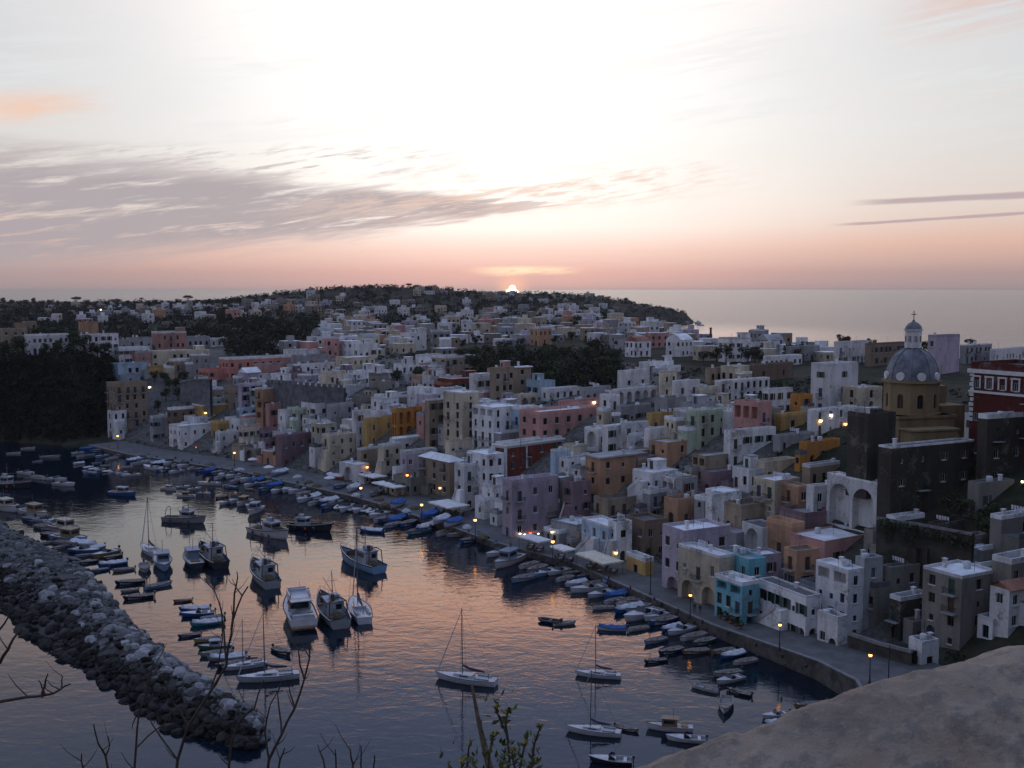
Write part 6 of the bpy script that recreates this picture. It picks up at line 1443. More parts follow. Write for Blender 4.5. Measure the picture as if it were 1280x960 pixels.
for px, py, m, r, lb in ((187, 484, bulb_white, .36, 'lit white lamp above the dark slope right of the cliff-edge house'), (257, 516, bulb_yellow, .24, 'lit yellowish lamp on the olive yellow bastion house'), (743, 503, bulb_white, .3, 'lit white lamp above the large rose pink house'), (650, 667, bulb_white, .17, 'leftmost of the row of lit lamps on the lilac restaurant house'), (656, 668, bulb_white, .15, 'second from left of the lit lamps on the lilac restaurant house'), (663, 666, bulb_red, .2, 'red lit lamp in the middle of the row on the lilac restaurant house'), (673, 667, bulb_white, .15, 'lit lamp just right of the red lamp on the lilac restaurant house'), (690, 665, bulb_white, .17, 'rightmost of the row of lit lamps on the lilac restaurant house'),
                         (770, 691, bulb_yellow, .24, 'lit yellow white lamp at the right end of the big cream awning'), (1039, 519, bulb_white, .28, 'topmost white lamp on the low house left of the church'), (1026, 526, bulb_yellow, .28, 'yellow lamp, leftmost of three on the low house left of the church'), (1057, 530, bulb_orange, .26, 'orange lamp, rightmost of three on the low house left of the church'), (1278, 602, bulb_white, .16, 'lit white lamp at the right edge of the dark slope'), (126, 387, bulb_white, .5, 'single lit white lamp far away on the left plateau'), (245, 559, bulb_red, .12, 'faint reddish lamp in the arched doorway of the white quay house')):
    wall_lamp(px, py, m, lb, r)
canvas_m = mat('off white awning canvas', (.68, .67, .65), .9, 0, .12, .8)
cream_canvas = mat('cream awning canvas', (.62, .56, .43), .9, 0, .12, .8)
chair_m = mat('dark wicker chair', (.07, .055, .045), .8); table_m = mat('pale tablecloth', (.5, .46, .42), .9)
NT = [0]
def awning(px, py, wx, wy, label, m=canvas_m, h=2.9, tables=4, rot=0):
    p = quay_at(px, py); z = p.z; p = onz(px, py, z+h); tg = tangent(p.xy); yaw = math.atan2(tg.y, tg.x)+R(rot)
    o = empty('awning', (p.x, p.y, z), yaw); b = MB(); n, mm = 10, 6; rows = []
    for i in range(n+1):
        u = -1+2*i/n; rows.append([(u*wx/2, v*wy/2, h+.55*(1-max(abs(u), abs(v)))-.10*math.sin(math.pi*abs(u*3 % 1))*abs(v)) for v in [-1+2*j/mm for j in range(mm+1)]])
    b.grid(rows, 0, False); b.grid([[(x, y, q_-.04) for x, y, q_ in r] for r in rows][::-1], 0, False)
    canopy = mo('canopy', b.mesh('canopy', m), o); b = MB()
    edge = [(rows[i][0]) for i in range(n+1)]+[rows[n][j] for j in range(mm+1)]+[rows[i][mm] for i in range(n, -1, -1)]+[rows[0][j] for j in range(mm, -1, -1)]
    for k, (a, c_) in enumerate(zip(edge[:-1], edge[1:])): b.poly([(a[0]*1.003, a[1]*1.003, a[2]), (c_[0]*1.003, c_[1]*1.003, c_[2]), (c_[0]*1.003, c_[1]*1.003, c_[2]-.28-.06*(k % 2)), (a[0]*1.003, a[1]*1.003, a[2]-.28-.06*((k+1) % 2))])
    mo('valance', b.mesh('valance', m), canopy)
    for sx_ in (-1, 0, 1):
        for sy_ in (-1, 1):
            b = MB(); b.tube([(sx_*wx*.48, sy_*wy*.47, 0), (sx_*wx*.48, sy_*wy*.47, h-.02)], .05, 6); mo('post', b.mesh('post', alu_m), o)
    tag(o, label, 'awning', 'awnings along the quay')
    for k in range(tables):
        u, v = (k+.5)/tables*wx*.85-wx*.42, (-1 if k % 2 else 1)*wy*.22; ca, sa = math.cos(yaw), math.sin(yaw); q_ = Vector((p.x+u*ca-v*sa, p.y+u*sa+v*ca, z)); NT[0] += 1
        t = empty('dining_table', q_, yaw); b = MB(); b.box((0, 0, .73), (.9, .9, .05)); mo('tabletop', b.mesh('tabletop', table_m), t); b = MB(); b.lathe((0, 0, 0), [(.28, 0), (.05, .05), (.05, .7)], 8); mo('pedestal', b.mesh('pedestal', iron_m), t)
        tag(t, 'square table with pale cloth set under a quay awning', 'table', 'tables under the quay awnings')
        for a in (0, math.pi/2, math.pi, -math.pi/2):
            if (k+int(a*3)) % 4 == 3: continue
            c = empty('chair', q_+Vector((math.cos(a+yaw)*.75, math.sin(a+yaw)*.75, 0)), yaw+a)
            mo('seat', CH[0], c); mo('backrest', CH[1], c)
            for l in CH[2]: mo('leg', l, c)
            tag(c, 'dark chair drawn up to a table under a quay awning', 'chair', 'chairs under the quay awnings')
def chair_meshes():
    b = MB(); b.box((0, 0, .45), (.44, .44, .05)); s = b.mesh('seat', chair_m); b = MB(); b.box((.20, 0, .72), (.04, .42, .46)); bk = b.mesh('backrest', chair_m); lg = []
    for x in (-.18, .18):
        for y in (-.18, .18): b = MB(); b.box((x, y, .212), (.04, .04, .424)); lg.append(b.mesh('leg', chair_m))
    return s, bk, lg
CH = chair_meshes()
awning(468, 594, 6.5, 5.0, 'smallest white awning, farthest of those right of the mauve house', tables=2)
awning(486, 605, 11.5, 4.2, 'long narrow white awning just nearer than the smallest one', tables=3)
awning(561, 629, 10.0, 6.5, 'large square white awning near the quay edge in mid picture', tables=5)
awning(669, 672, 7.5, 3.8, 'white awning with tables before the lilac restaurant house', tables=4)
awning(704, 684, 5.5, 3.2, 'small white awning between the lilac restaurant and the big cream awning', tables=3)
awning(749, 696, 10.5, 5.0, 'big cream awning before the pale blue quay house', cream_canvas, tables=5)
def parasol(px, py, label):
    p = quay_at(px, py); o = empty('parasol', p); b = MB(); b.tube([(0, 0, 0), (0, 0, 2.7)], .035, 6); mo('pole', b.mesh('pole', alu_m), o); b = MB(); b.lathe((0, 0, 2.15), [(1.7, 0), (.9, .3), (.05, .6)], 8, smooth=False); b.lathe((0, 0, 2.15), [(1.7, 0), (1.7, -.2)], 8, smooth=False); mo('canopy', b.mesh('canopy', canvas_m), o); b = MB(); b.lathe((0, 0, 0), [(.3, 0), (.3, .1), (.05, .14)], 10); mo('base', b.mesh('base', stone_m), o); tag(o, label, 'parasol')
parasol(316, 582, 'white parasol on the quay left of the mauve house'); parasol(336, 592, 'pale parasol on the quay nearest the mauve house'); parasol(412, 606, 'white parasol beside the red hulled boat hauled on the quay')
def pole(px, pyt, pyb, label, onq=True, r=.09, D=None):
    if D: p = atD(px, pyb, D); h = atD(px, pyt, D).z-p.z
    else: p = quay_at(px, pyb); h = atD(px, pyt, p.y).z-p.z
    o = empty('pole', p); b = MB(); b.tube([(0, 0, -.3), (0, 0, h*.5), (0, 0, h)], [r, r*.8, r*.55], 6); mo('shaft', b.mesh('shaft', iron_m), o); b = MB(); b.box((0, 0, .15), (.5, .5, .3)); mo('footing', b.mesh('footing', stone_m), o); tag(o, label, 'pole')
pole(813, 664, 742, 'tall dark unlit pole on the quay left of the lilac quay house'); pole(1110, 806, 866, 'dark unlit pole on the quay right of the last orange lamp'); pole(651, 548, 585, 'thin dark pole in front of the dark red house', D=268)
p = atD(888, 440, 520); o = empty('chimney_stack', (p.x, p.y, tz(p.x, p.y))); hh = atD(888, 411, 520).z-o.location.z; b = MB(); b.lathe((0, 0, -1), [(.75, 0), (.6, hh*.6), (.5, hh+1)], 10); mo('shaft', b.mesh('shaft', PM['dark']), o); b = MB(); b.lathe((0, 0, hh), [(.5, 0), (.68, .1), (.68, .5), (.5, .6)], 10); mo('cap', b.mesh('cap', PM['dark']), o); tag(o, 'slender dark chimney stack rising against the sea', 'chimney')
# potted shrubs along the turquoise house
pr = random.Random(6)
for k, (px, py) in enumerate(((900, 772), (906, 775), (913, 779), (919, 783), (925, 787))):
    p = quay_at(px, py); o = empty('potted_shrub', p); b = MB(); b.lathe((0, 0, 0), [(.02, .0), (.28, 0), (.4, .5), (.36, .52), (.02, .5)], 10); mo('pot', b.mesh('pot', tile_roof), o); b = MB(); leaf_blob(b, (0, 0, 1.0), .6, .6, .65, 90, .2, pr); mo('foliage', b.mesh('foliage', leaf_m), o)
    tag(o, 'dark bushy shrub in a pot in front of the turquoise house', 'potted plant', 'potted shrubs before the turquoise house')
# people on the quay: skinned bodies
skin_m = mat('skin', (.32, .2, .15), .7); darkcloth = mat('dark clothing', (.035, .035, .045), .9); whitecloth = mat('white clothing', (.55, .55, .56), .9); hair_m = mat('dark hair', (.02, .015, .012), .8); jeans_m = mat('blue grey trousers', (.07, .08, .11), .9)
def person(px, py, yaw, top, label, step=.12):
    p = quay_at(px, py); o = empty('person', p, yaw)
    V = [(0, 0, .95), (0, 0, 1.2), (0, 0, 1.42), (0, 0, 1.53), (0, .02, 1.63), (0, .02, 1.74), (.19, 0, 1.40), (.25, .03, 1.12), (.24, .12, .90), (-.19, 0, 1.40), (-.25, .02, 1.12), (-.24, .10, .88), (.10, 0, .88), (.11, step, .48), (.11, step*.8, .08), (.11, step*.8+.15, .04), (-.10, 0, .88), (-.11, -step, .48), (-.11, -step*1.3, .08), (-.11, -step*1.3+.15, .04), (.235, .16, .82), (-.235, .14, .80)]
    Ed = [(0, 1), (1, 2), (2, 3), (3, 4), (4, 5), (2, 6), (6, 7), (7, 8), (2, 9), (9, 10), (10, 11), (0, 12), (12, 13), (13, 14), (14, 15), (0, 16), (16, 17), (17, 18), (18, 19), (8, 20), (11, 21)]
    rad = [.15, .14, .15, .06, .095, .085, .07, .05, .038, .07, .05, .038, .10, .07, .05, .04, .10, .07, .05, .04, .035, .035]
    me = bpy.data.meshes.new('body'); me.from_pydata(V, Ed, []); bo = mo('body', me, o)
    md = bo.modifiers.new('skin', 'SKIN'); lay = me.skin_vertices[0]
    for k, r in enumerate(rad): lay.data[k].radius = (r, r)
    lay.data[0].use_root = True; bo.modifiers.new('sub', 'SUBSURF').levels = 1; bo.modifiers['sub'].render_levels = 1
    m, t, b = newmat('person '+top); g = t.nodes.new('ShaderNodeTexCoord'); sp_ = t.nodes.new('ShaderNodeSeparateXYZ'); t.links.new(g.outputs['Object'], sp_.inputs[0]); zz = E(sp_.outputs[2])
    cl = (.035, .035, .045) if top == 'dark' else (.55, .55, .57)
    hand = E.op('MULTIPLY', E.op('LESS_THAN', zz, .90), E.op('GREATER_THAN', E(sp_.outputs[0]).abs(), .19))
    c = mixc(E.op('GREATER_THAN', zz, .95), (.06, .07, .1), cl); c = mixc(E.op('GREATER_THAN', zz, 1.50), c, (.32, .2, .15)); c = mixc(hand, c, (.32, .2, .15)); c = mixc(E.op('LESS_THAN', zz, .10), c, (.02, .02, .02)); t.links.new(c, b.inputs['Base Color']); b.inputs['Roughness'].default_value = .9
    me.materials.append(m)
    b = MB(); b.lathe((0, -.005, 1.70), [(.118, -.06), (.122, .02), (.10, .10), (.04, .135), (.0, .14)], 10); mo('hair', b.mesh('hair', hair_m), o); tag(o, label, 'person')
person(868, 765, R(150), 'dark', 'person in dark clothes standing left of another under the cream arched house'); person(875, 767, R(-20), 'dark', 'person in dark clothes, the right one of two by the arched doorway')
person(517, 618, R(40), 'white', 'person in a white top, left of two near the tan hipped roof house'); person(529, 616, R(200), 'white', 'person in a white top, right of two near the tan hipped roof house')

# ================================================================== the foreground: rounded wall, stake, bushes
m, t, b = newmat("rough weathered wall render")
v = objvec(t); n1 = noisef(v, 1.1, 6, .6); n2 = noisef(v, 9, 6, .65); n3 = noisef(v, 42, 4, .7)
c = mixc(sstep(n1, .35, .65), (.24, .185, .14), (.37, .295, .225)); c = mixc(sstep(n2, .46, .62)*.6, c, (.13, .115, .10)); c = mixc(sstep(n3, .56, .66)*.4, c, (.34, .31, .27)); t.links.new(c, b.inputs['Base Color'])
b.inputs['Roughness'].default_value = .95; b.inputs['Specular IOR Level'].default_value = .15
bn = t.nodes.new('ShaderNodeBump'); bn.inputs['Strength'].default_value = .9; bn.inputs['Distance'].default_value = .03; t.links.new((n2*.6+n3*.35+noisef(v, 3.0, 5, .6)*1.2).s, bn.inputs['Height']); t.links.new(bn.outputs[0], b.inputs['Normal'])
ridge = [(640, 1050), (700, 1005), (760, 975), (820, 950), (880, 928), (940, 911), (1000, 893), (1060, 872), (1110, 856), (1150, 842), (1190, 831), (1225, 825), (1262, 813), (1310, 806), (1370, 802), (1440, 800), (1540, 800)]
rp = []
for k in range(len(ridge)-1):
    for j in range(16): rp.append((lerp(ridge[k][0], ridge[k+1][0], j/16), lerp(ridge[k][1], ridge[k+1][1], j/16)))
rows = []
for px, py in rp:
    top = atD(px, py, 3.7); row = []
    prof_ = [(.95, -3.6), (.75, -1.8), (.55, -.75), (.40, -.32), (.22, -.10), (.08, -.015), (0, 0), (-.12, -.012), (-.28, -.06), (-.42, -.15), (-.60, -.26), (-.78, -.36), (-1.0, -.50), (-1.2, -.78), (-1.35, -1.3), (-1.5, -2.4), (-1.6, -4.0)]
    prof_ = [(lerp(a[0], c_[0], q_/5), lerp(a[1], c_[1], q_/5)) for a, c_ in zip(prof_[:-1], prof_[1:]) for q_ in range(5)]+[prof_[-1]]
    for dy, dz_ in prof_:
        p = Vector((top.x-.04*dy, 3.7+dy, top.z+dz_)); q_ = p*1.7; w_ = .035+.05*min(1, abs(dy))
        p.z += w_*noise.noise(q_)+.028*noise.noise(p*5)+.014*noise.noise(p*13)+.007*noise.noise(p*31); p.y += w_*noise.noise(q_+Vector((9, 3, 1))); row.append(p)
    rows.append(row)
bb = MB(); org = Vector((1.2, 3.4, 56.2)); bb.grid([[p-org for p in r] for r in rows], 0, True); bb.poly([p-org for p in rows[0]]); bb.poly([p-org for p in rows[-1]][::-1])
tag(bb.build('parapet_wall', m, None, org), 'rough rounded parapet wall filling the bottom right corner in the foreground', 'wall')
twig_m = mat('bare dark twig', (.055, .042, .034), .85, 0, .3, 20); twig_pale = mat('bare brown twig', (.13, .10, .075), .85, 0, .3, 20)
def shrub(strands, Y, label, r0=.0125, name='bare_shrub', m=twig_m, dY=.5):
    sr = random.Random(int(Y*100)); roots = [s[0] for s in strands if s[0][1] >= 955]; bx = sum(p[0] for p in roots)/len(roots) if roots else 0
    c = atD(bx, 990, Y); gz = tz(c.x, Y); o = empty(name, (c.x, Y, gz)); B0 = Vector((c.x, Y, gz))
    for k, st in enumerate(strands):
        off = sr.uniform(-dY, dY)*.4; pts = []; root = st[0][1] >= 955
        w0 = st[0][2] if len(st[0]) > 2 else (1.0 if root else .6)
        for j, q_ in enumerate(st):
            pts.append(atD(q_[0], q_[1], Y+off*(j/len(st))+.02*math.sin(j*2.1))-B0)
        if root: pts = [Vector((pts[0].x*.25, .0, -.15)), pts[0].lerp(Vector((pts[0].x*.25, 0, 0)), .5)]+pts
        # smooth a little with midpoints
        fine = [pts[0]]
        for a, c_ in zip(pts[:-1], pts[1:]): mid = (a+c_)/2+Vector((sr.uniform(-1, 1), 0, sr.uniform(-1, 1)))*.006; fine += [mid, c_]
        n = len(fine); b = MB(); b.tube(fine, [r0*w0*lerp(1, .35, i/(n-1)) for i in range(n)], 6); mo('branch', b.mesh('branch', m), o)
        for i in range(2, n-1):
            if sr.random() < .35:
                d = Vector((sr.uniform(-1, 1), sr.uniform(-.5, .5), sr.uniform(.3, 1))).normalized()*sr.uniform(.05, .16); b = MB(); b.tube([fine[i], fine[i]+d*.6, fine[i]+d+Vector((0, 0, .02))], [r0*w0*.35, r0*w0*.25, r0*w0*.12], 4); mo('twig', b.mesh('twig', m), o)
    tag(o, label, 'shrub'); return o
shrub([[(217, 985), (222, 950), (235, 908), (262, 866), (283, 832), (289, 792), (297, 758), (310, 733)], [(289, 788, .6), (293, 742), (297, 722), (296, 714)], [(283, 830, .6), (280, 790), (277, 765), (268, 738), (255, 722)], [(262, 866, .5), (272, 838), (278, 800), (277, 770), (276, 758)], [(235, 908, .5), (218, 880), (207, 855), (195, 830)], [(222, 950, .5), (200, 920), (190, 905), (184, 890)]], 6.2, 'tall bare branched shrub rising across the tip of the breakwater')
shrub([[(330, 990), (336, 950), (352, 918), (368, 886), (380, 850), (387, 822), (385, 805)], [(380, 848, .6), (375, 832), (373, 812), (366, 806)], [(352, 918, .6), (350, 895), (347, 868), (352, 848)], [(336, 950, .6), (331, 915), (338, 880), (350, 858)], [(345, 985), (350, 950), (356, 935)], [(368, 886, .5), (362, 865), (361, 850)], [(285, 985), (289, 930), (300, 900), (318, 885), (330, 850)]], 6.6, 'forked bare shrub left of the harbour middle, standing over the water')
shrub([[(165, 990), (170, 935), (174, 890), (186, 850), (192, 825)], [(140, 990), (132, 945), (123, 930), (117, 905)], [(170, 935, .6), (185, 920), (205, 905), (214, 886)], [(174, 890, .5), (166, 905), (165, 912)], [(132, 945, .5), (137, 932), (135, 920)], [(104, 990), (104, 960), (102, 942)]], 5.8, 'small bare shrub at the bottom left corner', .010)
shrub([[(-30, 885, 1.0), (0, 877), (35, 871), (56, 869), (75, 862), (88, 855)], [(52, 872, .8), (56, 858), (60, 842)], [(56, 868, .5), (52, 858), (48, 850)], [(76, 862, .5), (77, 850), (77, 844)], [(-30, 845, 1.0), (0, 828), (10, 812), (17, 798), (27, 788)], [(-20, 812, .7), (2, 784), (10, 772), (12, 764)], [(-34, 985), (-34, 920), (-30, 885), (-30, 845)]], 5.4, 'bare side branches reaching in from the left edge', .011)
shrub([[(404, 990), (406, 960), (400, 940), (397, 930)], [(420, 985), (420, 955), (419, 937)], [(440, 985), (441, 955), (438, 938), (437, 934)], [(452, 985), (451, 955), (451, 932)], [(468, 985), (467, 958), (468, 944)], [(441, 958, .5), (447, 944), (449, 936)]], 6.0, 'cluster of short bare twig tips at the bottom edge', .010)
# nets, crates and bollards on the quay
qr = random.Random(19)
def net_heap(px, py, k):
    p = quay_at(px, py); o = empty('net_heap', p, qr.uniform(0, 6)); b = MB(); n = 9; prof = [(1.3, 0), (1.2, .3), (.9, .62), (.45, .85), (0, .92)]
    b.grid([[(r*(1+.22*noise.noise(Vector((j*.7, z*2, k*3.1))))*math.cos(6.283*j/n)*1.3, r*(1+.22*noise.noise(Vector((j*.9+5, z, k*1.7))))*math.sin(6.283*j/n), z) for j in range(n)] for r, z in prof], 0, True, True); mo('netting', b.mesh('netting', net_m if k % 3 else tarp_m), o).color = (.5, .5, .52, 1)
    b = MB(); b.tube([(1.2*math.cos(a), .9*math.sin(a), .45+.1*math.sin(a*3)) for a in [j*.5 for j in range(12)]], .06, 5); mo('float_line', b.mesh('float_line', orange_m), o); return o
def crates(px, py, n):
    p = quay_at(px, py); rz_ = qr.uniform(0, 3)
    for k in range(n):
        o = empty('fish_crate', p+Vector((0, 0, k*.262)), rz_+qr.uniform(-.15, .15)); b = MB(); b.box((0, 0, .02), (.8, .5, .04))
        for sx_ in (-1, 1): b.box((sx_*.385, 0, .15), (.03, .5, .22)); b.box((0, sx_*.235, .15), (.74, .03, .22))
        mo('tray', b.mesh('tray', crate_ms[k % 2]), o); tag(o, 'stacked shallow fish crate on the harbour quay', 'crate', 'fish crates on the quay')
crate_ms = [mat('blue fish crate', (.06, .16, .34), .6), mat('grey fish crate', (.34, .35, .36), .6)]
NETS = []
for k, (px, py) in enumerate(((372, 597), (386, 603), (396, 608), (446, 620), (474, 625), (482, 632), (508, 640), (518, 636), (560, 654), (584, 660), (604, 672), (322, 594), (300, 588), (264, 581))): NETS.append((net_heap(px, py, k), px))
for k, (o, px) in enumerate(sorted(NETS, key=lambda q: q[1])): tag(o, ('first', 'second', 'third', 'fourth', 'fifth', 'sixth', 'seventh', 'eighth', 'ninth', 'tenth', 'eleventh', 'twelfth', 'thirteenth', 'fourteenth')[k]+' from left of the heaps of nets along the quay edge', 'net heap', 'heaps of nets on the quay')
for px, py in ((379, 600), (452, 622), (512, 644), (540, 648), (598, 668), (620, 680), (700, 700), (756, 728)): crates(px, py, 3)
for px, py in [(lerp(SHORE_PX[k][0], SHORE_PX[k+1][0], f), lerp(SHORE_PX[k][1], SHORE_PX[k+1][1], f)) for k in range(8, 17) for f in (.2, .7)]:
    p = quay_at(px+6, py-7); b = MB(); b.lathe((0, 0, 0), [(.2, 0), (.16, .1), (.14, .38), (.22, .46), (.22, .56), (0, .6)], 10); tag(b.build('bollard', iron_m, None, p), 'short dark iron mooring bollard near the quay edge', 'bollard', 'mooring bollards along the quay')
# weathered stake
P0, P1, P2 = atD(590, 858, 5.6), atD(599, 905, 5.6), atD(614, 968, 5.6); base = atD(624, 1010, 5.6); gz = tz(base.x, 5.6)
o = empty('wooden_stake', (base.x, 5.6, gz)); b0 = Vector((base.x, 5.6, gz)); b = MB(); b.tube([Vector((.06, 0, -.2)), base-b0, P2-b0, P1-b0, P0-b0], [.030, .026, .022, .013, .007], 7); mo('shaft', b.mesh('shaft', twig_pale), o); b = MB(); b.tube([P1-b0+Vector((.006, -.006, -.05)), P1-b0+Vector((.012, -.012, .03))], [.012, .004], 5); mo('broken_stub', b.mesh('broken_stub', twig_pale), o); tag(o, 'thin leaning weathered stake at the bottom middle', 'stake')
# leafy bush
leaf2 = leafmat('leathery green leaf', (.055, .065, .022), .5); leafy = leafmat('yellowing leaf', (.22, .19, .05), .4)
br_ = random.Random(41); c = atD(640, 1000, 5.0); gz = tz(c.x, 5.0); o = empty('leafy_bush', (c.x, 5.0, gz)); B0 = Vector((c.x, 5.0, gz))
LS = MB(); YS = MB()
def leaf(b, p, d, L):
    d = d.normalized(); s = d.orthogonal().normalized(); s = (s*math.cos(br_.uniform(0, 6))+d.cross(s)*math.sin(br_.uniform(0, 6))).normalized()*L*.2; n = d.cross(s).normalized()*L*.05
    b.poly([p, p+d*L*.35+s+n, p+d*L, p+d*L*.35-s+n])
for st in ([(632, 985), (637, 950), (634, 920), (628, 905), (621, 890), (618, 884)], [(634, 920), (632, 905), (634, 893), (637, 884)], [(650, 990), (650, 960), (655, 935), (660, 920)], [(660, 990), (664, 960), (668, 930), (674, 912), (678, 905)], [(640, 990), (645, 965), (640, 945), (641, 935)], [(585, 985), (584, 955), (586, 935), (589, 925)], [(575, 990), (578, 965), (577, 952)], [(608, 985), (612, 940), (616, 922), (622, 917)], [(646, 990), (656, 968), (668, 955), (676, 950)], [(626, 990), (628, 960), (632, 935)], [(600, 990), (598, 970), (592, 955)]):
    off = br_.uniform(-.25, .25); pts = [atD(q_[0], q_[1], 5.0+off)-B0 for q_ in st]
    if st[0][1] > 980: pts = [Vector((0, 0, -.1))]+pts
    b = MB(); b.tube(pts, [.008*lerp(1, .45, i/(len(pts)-1)) for i in range(len(pts))], 5); mo('stem', b.mesh('stem', twig_m), o)
    for i in range(1, len(pts)-1 if len(pts) > 2 else 1):
        for j in range(9):
            t_ = br_.random(); p = pts[i].lerp(pts[i+1], t_); tip = i == len(pts)-2
            if not tip and br_.random() < .25: continue
            yl = tip and br_.random() < .75; d = Vector((br_.gauss(0, 1), br_.gauss(0, .8), .9))
            leaf(YS if yl else LS, p, d, br_.uniform(.025, .045))
    low = pts[2] if len(pts) > 2 else pts[1]
    for j in range(20): leaf(LS, low+Vector((br_.gauss(0, .05), br_.gauss(0, .06), br_.gauss(-.02, .06))), Vector((br_.gauss(0, 1), br_.gauss(0, 1), .8)), br_.uniform(.03, .055))
mo('foliage', LS.mesh('foliage', leaf2), o); y = mo('young_foliage', YS.mesh('young_foliage', leafy), o); y['label'] = 'yellowish leaves at the branch tips'
tag(o, 'green leafy bush with yellowing tips at the bottom middle', 'bush')
# bank of low scrub on the near slope
# ================================================================== evening haze over town, hill and sea
b = MB(); b.box((-250, 1100, 47), (2600, 3200, 110)); hz = b.mesh('haze', bpy.data.materials.new('evening haze')); hm = hz.materials[0]; hm.use_nodes = True; ht = hm.node_tree; ht.nodes.clear()
vo = ht.nodes.new('ShaderNodeVolumePrincipled'); vo.inputs['Color'].default_value = (.70, .68, .80, 1); vo.inputs['Density'].default_value = .000032; vo.inputs['Anisotropy'].default_value = .2
ho = ht.nodes.new('ShaderNodeOutputMaterial'); ht.links.new(vo.outputs[0], ho.inputs['Volume'])
tag(mo('haze', hz), kind='stuff')
# ================================================================== labels: every thing described by its look and by a landmark one can find
LM = [('the cliff-edge tan house', 158, 482), ('the long red palace', 328, 450), ('the olive yellow bastion house', 275, 508), ('the white quay house with arched doors', 248, 545), ('the broad mauve quay house', 373, 550), ('the tall peach house', 335, 490), ('the deep yellow arcade house', 515, 515), ('the cream yellow tower house', 577, 492), ('the dark red house with white cornice', 661, 558), ('the large rose pink house', 709, 517), ('the lilac restaurant house', 663, 607),
      ('the square ochre brown house', 770, 572), ('the tan hipped roof house', 552, 580), ('the long white row windowed house', 930, 478), ('the pale green house', 883, 517), ('the peach box house', 841, 556), ('the large white three storey house', 1044, 459), ('the domed church', 1142, 450), ('the red palazzo', 1250, 452), ('the lilac quay house with white roof', 870, 668), ('the turquoise house', 922, 733), ('the white loggia house', 1050, 704), ('the giant arched white house', 1075, 606), ('the long white quay house', 990, 748), ('the tall old tan house', 1200, 724), ('the long pale cliff palace', 58, 422), ('the crenellated grey wall', 385, 480), ('the dark middle grove', 690, 455), ('the headland tip', 840, 385), ('the hill top', 400, 358), ('the setting sun', 640, 362), ('the tan block house', 652, 459), ('the lilac block behind the church', 1180, 425), ('the chimney stack', 888, 420), ('the two tier cream house', 970, 600)]
ORD = ['first', 'second', 'third', 'fourth', 'fifth', 'sixth', 'seventh', 'eighth', 'ninth', 'tenth', 'eleventh', 'twelfth', 'thirteenth', 'fourteenth', 'fifteenth', 'sixteenth', 'seventeenth', 'eighteenth', 'nineteenth', 'twentieth']
def where(px, py):
    best = sorted(LM, key=lambda l: math.hypot(px-l[1], (py-l[2])*1.6))[0]; dx, dy = px-best[1], py-best[2]
    ax, ay = abs(dx), abs(dy)*1.6
    if ax > 2.2*ay: d = 'left of' if dx < 0 else 'right of'
    elif ay > 2.2*ax: d = 'above' if dy < 0 else 'below'
    else: d = ('above' if dy < 0 else 'below')+(' and left of' if dx < 0 else ' and right of')
    dist = math.hypot(dx, dy*1.6)
    return ('just ' if dist < 26 else 'well ' if dist > 70 else '')+d+' '+best[0]
USED = {}
def uniq(items, tailer=lambda it: ''):
    """items: (obj, px, description, place); gives ordinals to those that would read alike"""
    groups = {}
    for it in items: groups.setdefault((it[2], it[3]), []).append(it)
    for (d, w), its in groups.items():
        its.sort(key=lambda it: it[1])
        for k, it in enumerate(its):
            if len(its) == 1: lab = d+' '+w
            elif len(its) == 2: lab = ('left hand ' if k == 0 else 'right hand ')+d+' '+w
            else: lab = (ORD[k] if k < 20 else str(k+1)+'th')+' from left '+d+' '+w
            it[0]['label'] = lab if len(lab.split()) <= 16 else ' '.join(lab.split()[:16])
items = []
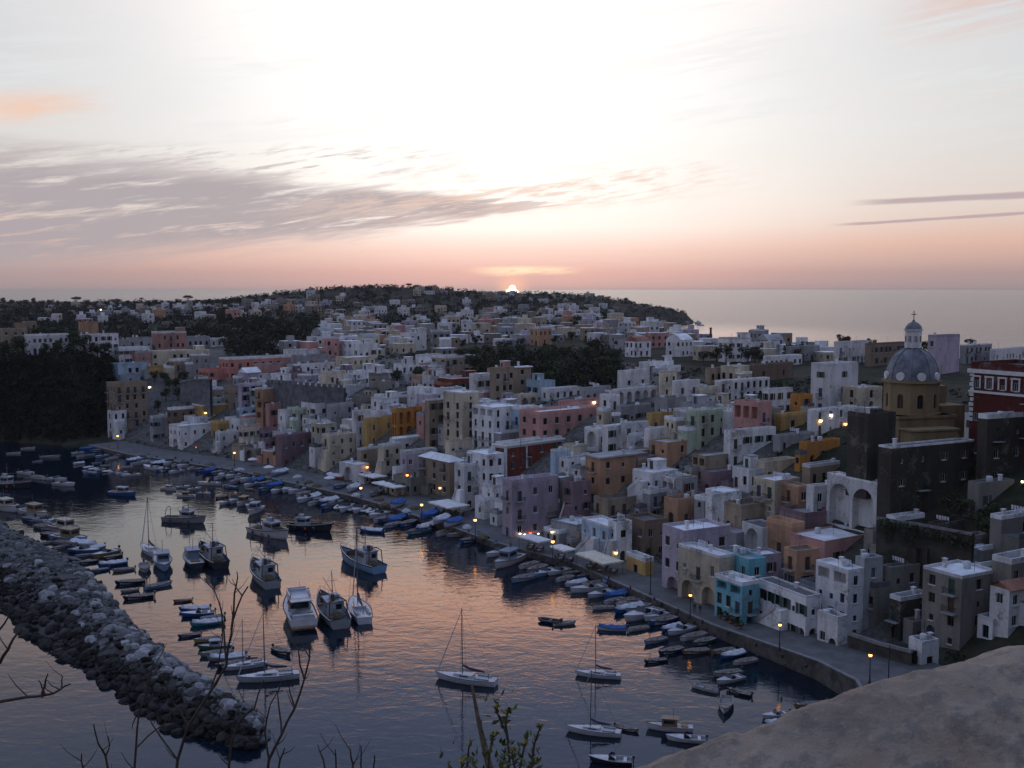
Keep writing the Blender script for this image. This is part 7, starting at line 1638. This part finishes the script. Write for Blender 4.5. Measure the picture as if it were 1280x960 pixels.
for h in HOUSES:
    if h['label'] == '-': continue
    o = h['o']; o['category'] = 'house'; o['group'] = 'houses of the hillside town' if h['Y'] < 480 else 'far houses on the plateau'
    if h['label']: o['label'] = h['label']; continue
    c = CNAME.get(h['col'], h['col']); H = h['top']-h['z0']; big = 'tall' if H > 1.15*max(h['a'], h['b'])+1 else ('long' if max(h['a'], h['b']) > 13 else ('low' if H < 5 else 'small' if h['a']*h['b'] < 55 else ''))
    rf = {'w': 'white roofed', 'g': 'grey roofed', 'd': 'dark roofed', 't': 'tile roofed'}[h['roof']]
    fs = h['fs']; ft = 'with roof dome' if 'dome' in fs else 'with barrel roof' if 'vault' in fs else 'with roof cabin' if 'cabin' in fs else 'with arches' if fs & {'arch', 'arcade'} else 'with outside stair' if 'stairs' in fs else 'with gable' if 'gable' in fs else ''
    d = ' '.join(x for x in (big, c, (rf if not ft else ''), 'house', ft) if x); items.append((o, h['px'], d, where(h['px'], h['py'])))
uniq(items)
items = []
for t in TREES:
    o = t['o']; o['category'] = 'tree'; o['group'] = t['group']
    d = {'broad': 'dark round crowned tree', 'umbrella': 'dark umbrella pine', 'palm': 'dark palm tree', 'cypress': 'slim dark cypress'}[t['kind']]
    if t['h'] > 8.5 and t['kind'] == 'broad': d = 'tall '+d
    items.append((o, t['px'], d, where(t['px'], t['py'])))
uniq(items)
ZN = {'A': ('in the cluster right of the breakwater middle', 'boats moored in the cluster right of the breakwater'), 'B': ('in the mooring line along the upper breakwater', 'boats in the mooring line along the breakwater'), 'C': ('in the dark water of the upper left cove', 'boats in the upper left cove'), 'D': ('at the far left end of the quay', 'boats at the far left end of the quay'), 'E': ('along the quay below the broad mauve house', 'boats along the quay below the mauve house'), 'F': ('afloat mid water below the white quay house', 'boats moored mid water in the upper harbour'), 'G': ('along the quay left of the large square awning', 'boats along the quay near the awnings'), 'H': ('along the quay below the lilac restaurant house', 'boats along the quay below the restaurants'), 'I': ('along the quay below the lilac quay house', 'boats along the quay below the lilac quay house'), 'J': ('in the lower right corner near the quay wall', 'boats in the lower right corner'), 'K': ('hauled out on the quay', 'boats hauled out on the quay')}
items = []
for b in BOATS:
    o = b['o']; o['category'] = TN[b['t']][1]
    if b['label']: o['label'] = b['label']; o['group'] = 'larger boats in the open harbour'; continue
    d = BN[b['c']]+' '+TN[b['t']][0]; d = d.replace('small boat under a cloth cover', 'boat under a cover'); items.append((o, b['px'], d, ZN[b['zone']][0])); o['group'] = ZN[b['zone']][1]
uniq(items)
for l in LAMPS:
    l['o']['category'] = 'street lamp' if l.get('post') else 'lamp'; l['o']['label'] = l['label']; l['o']['group'] = 'lit lamps of the harbour town'
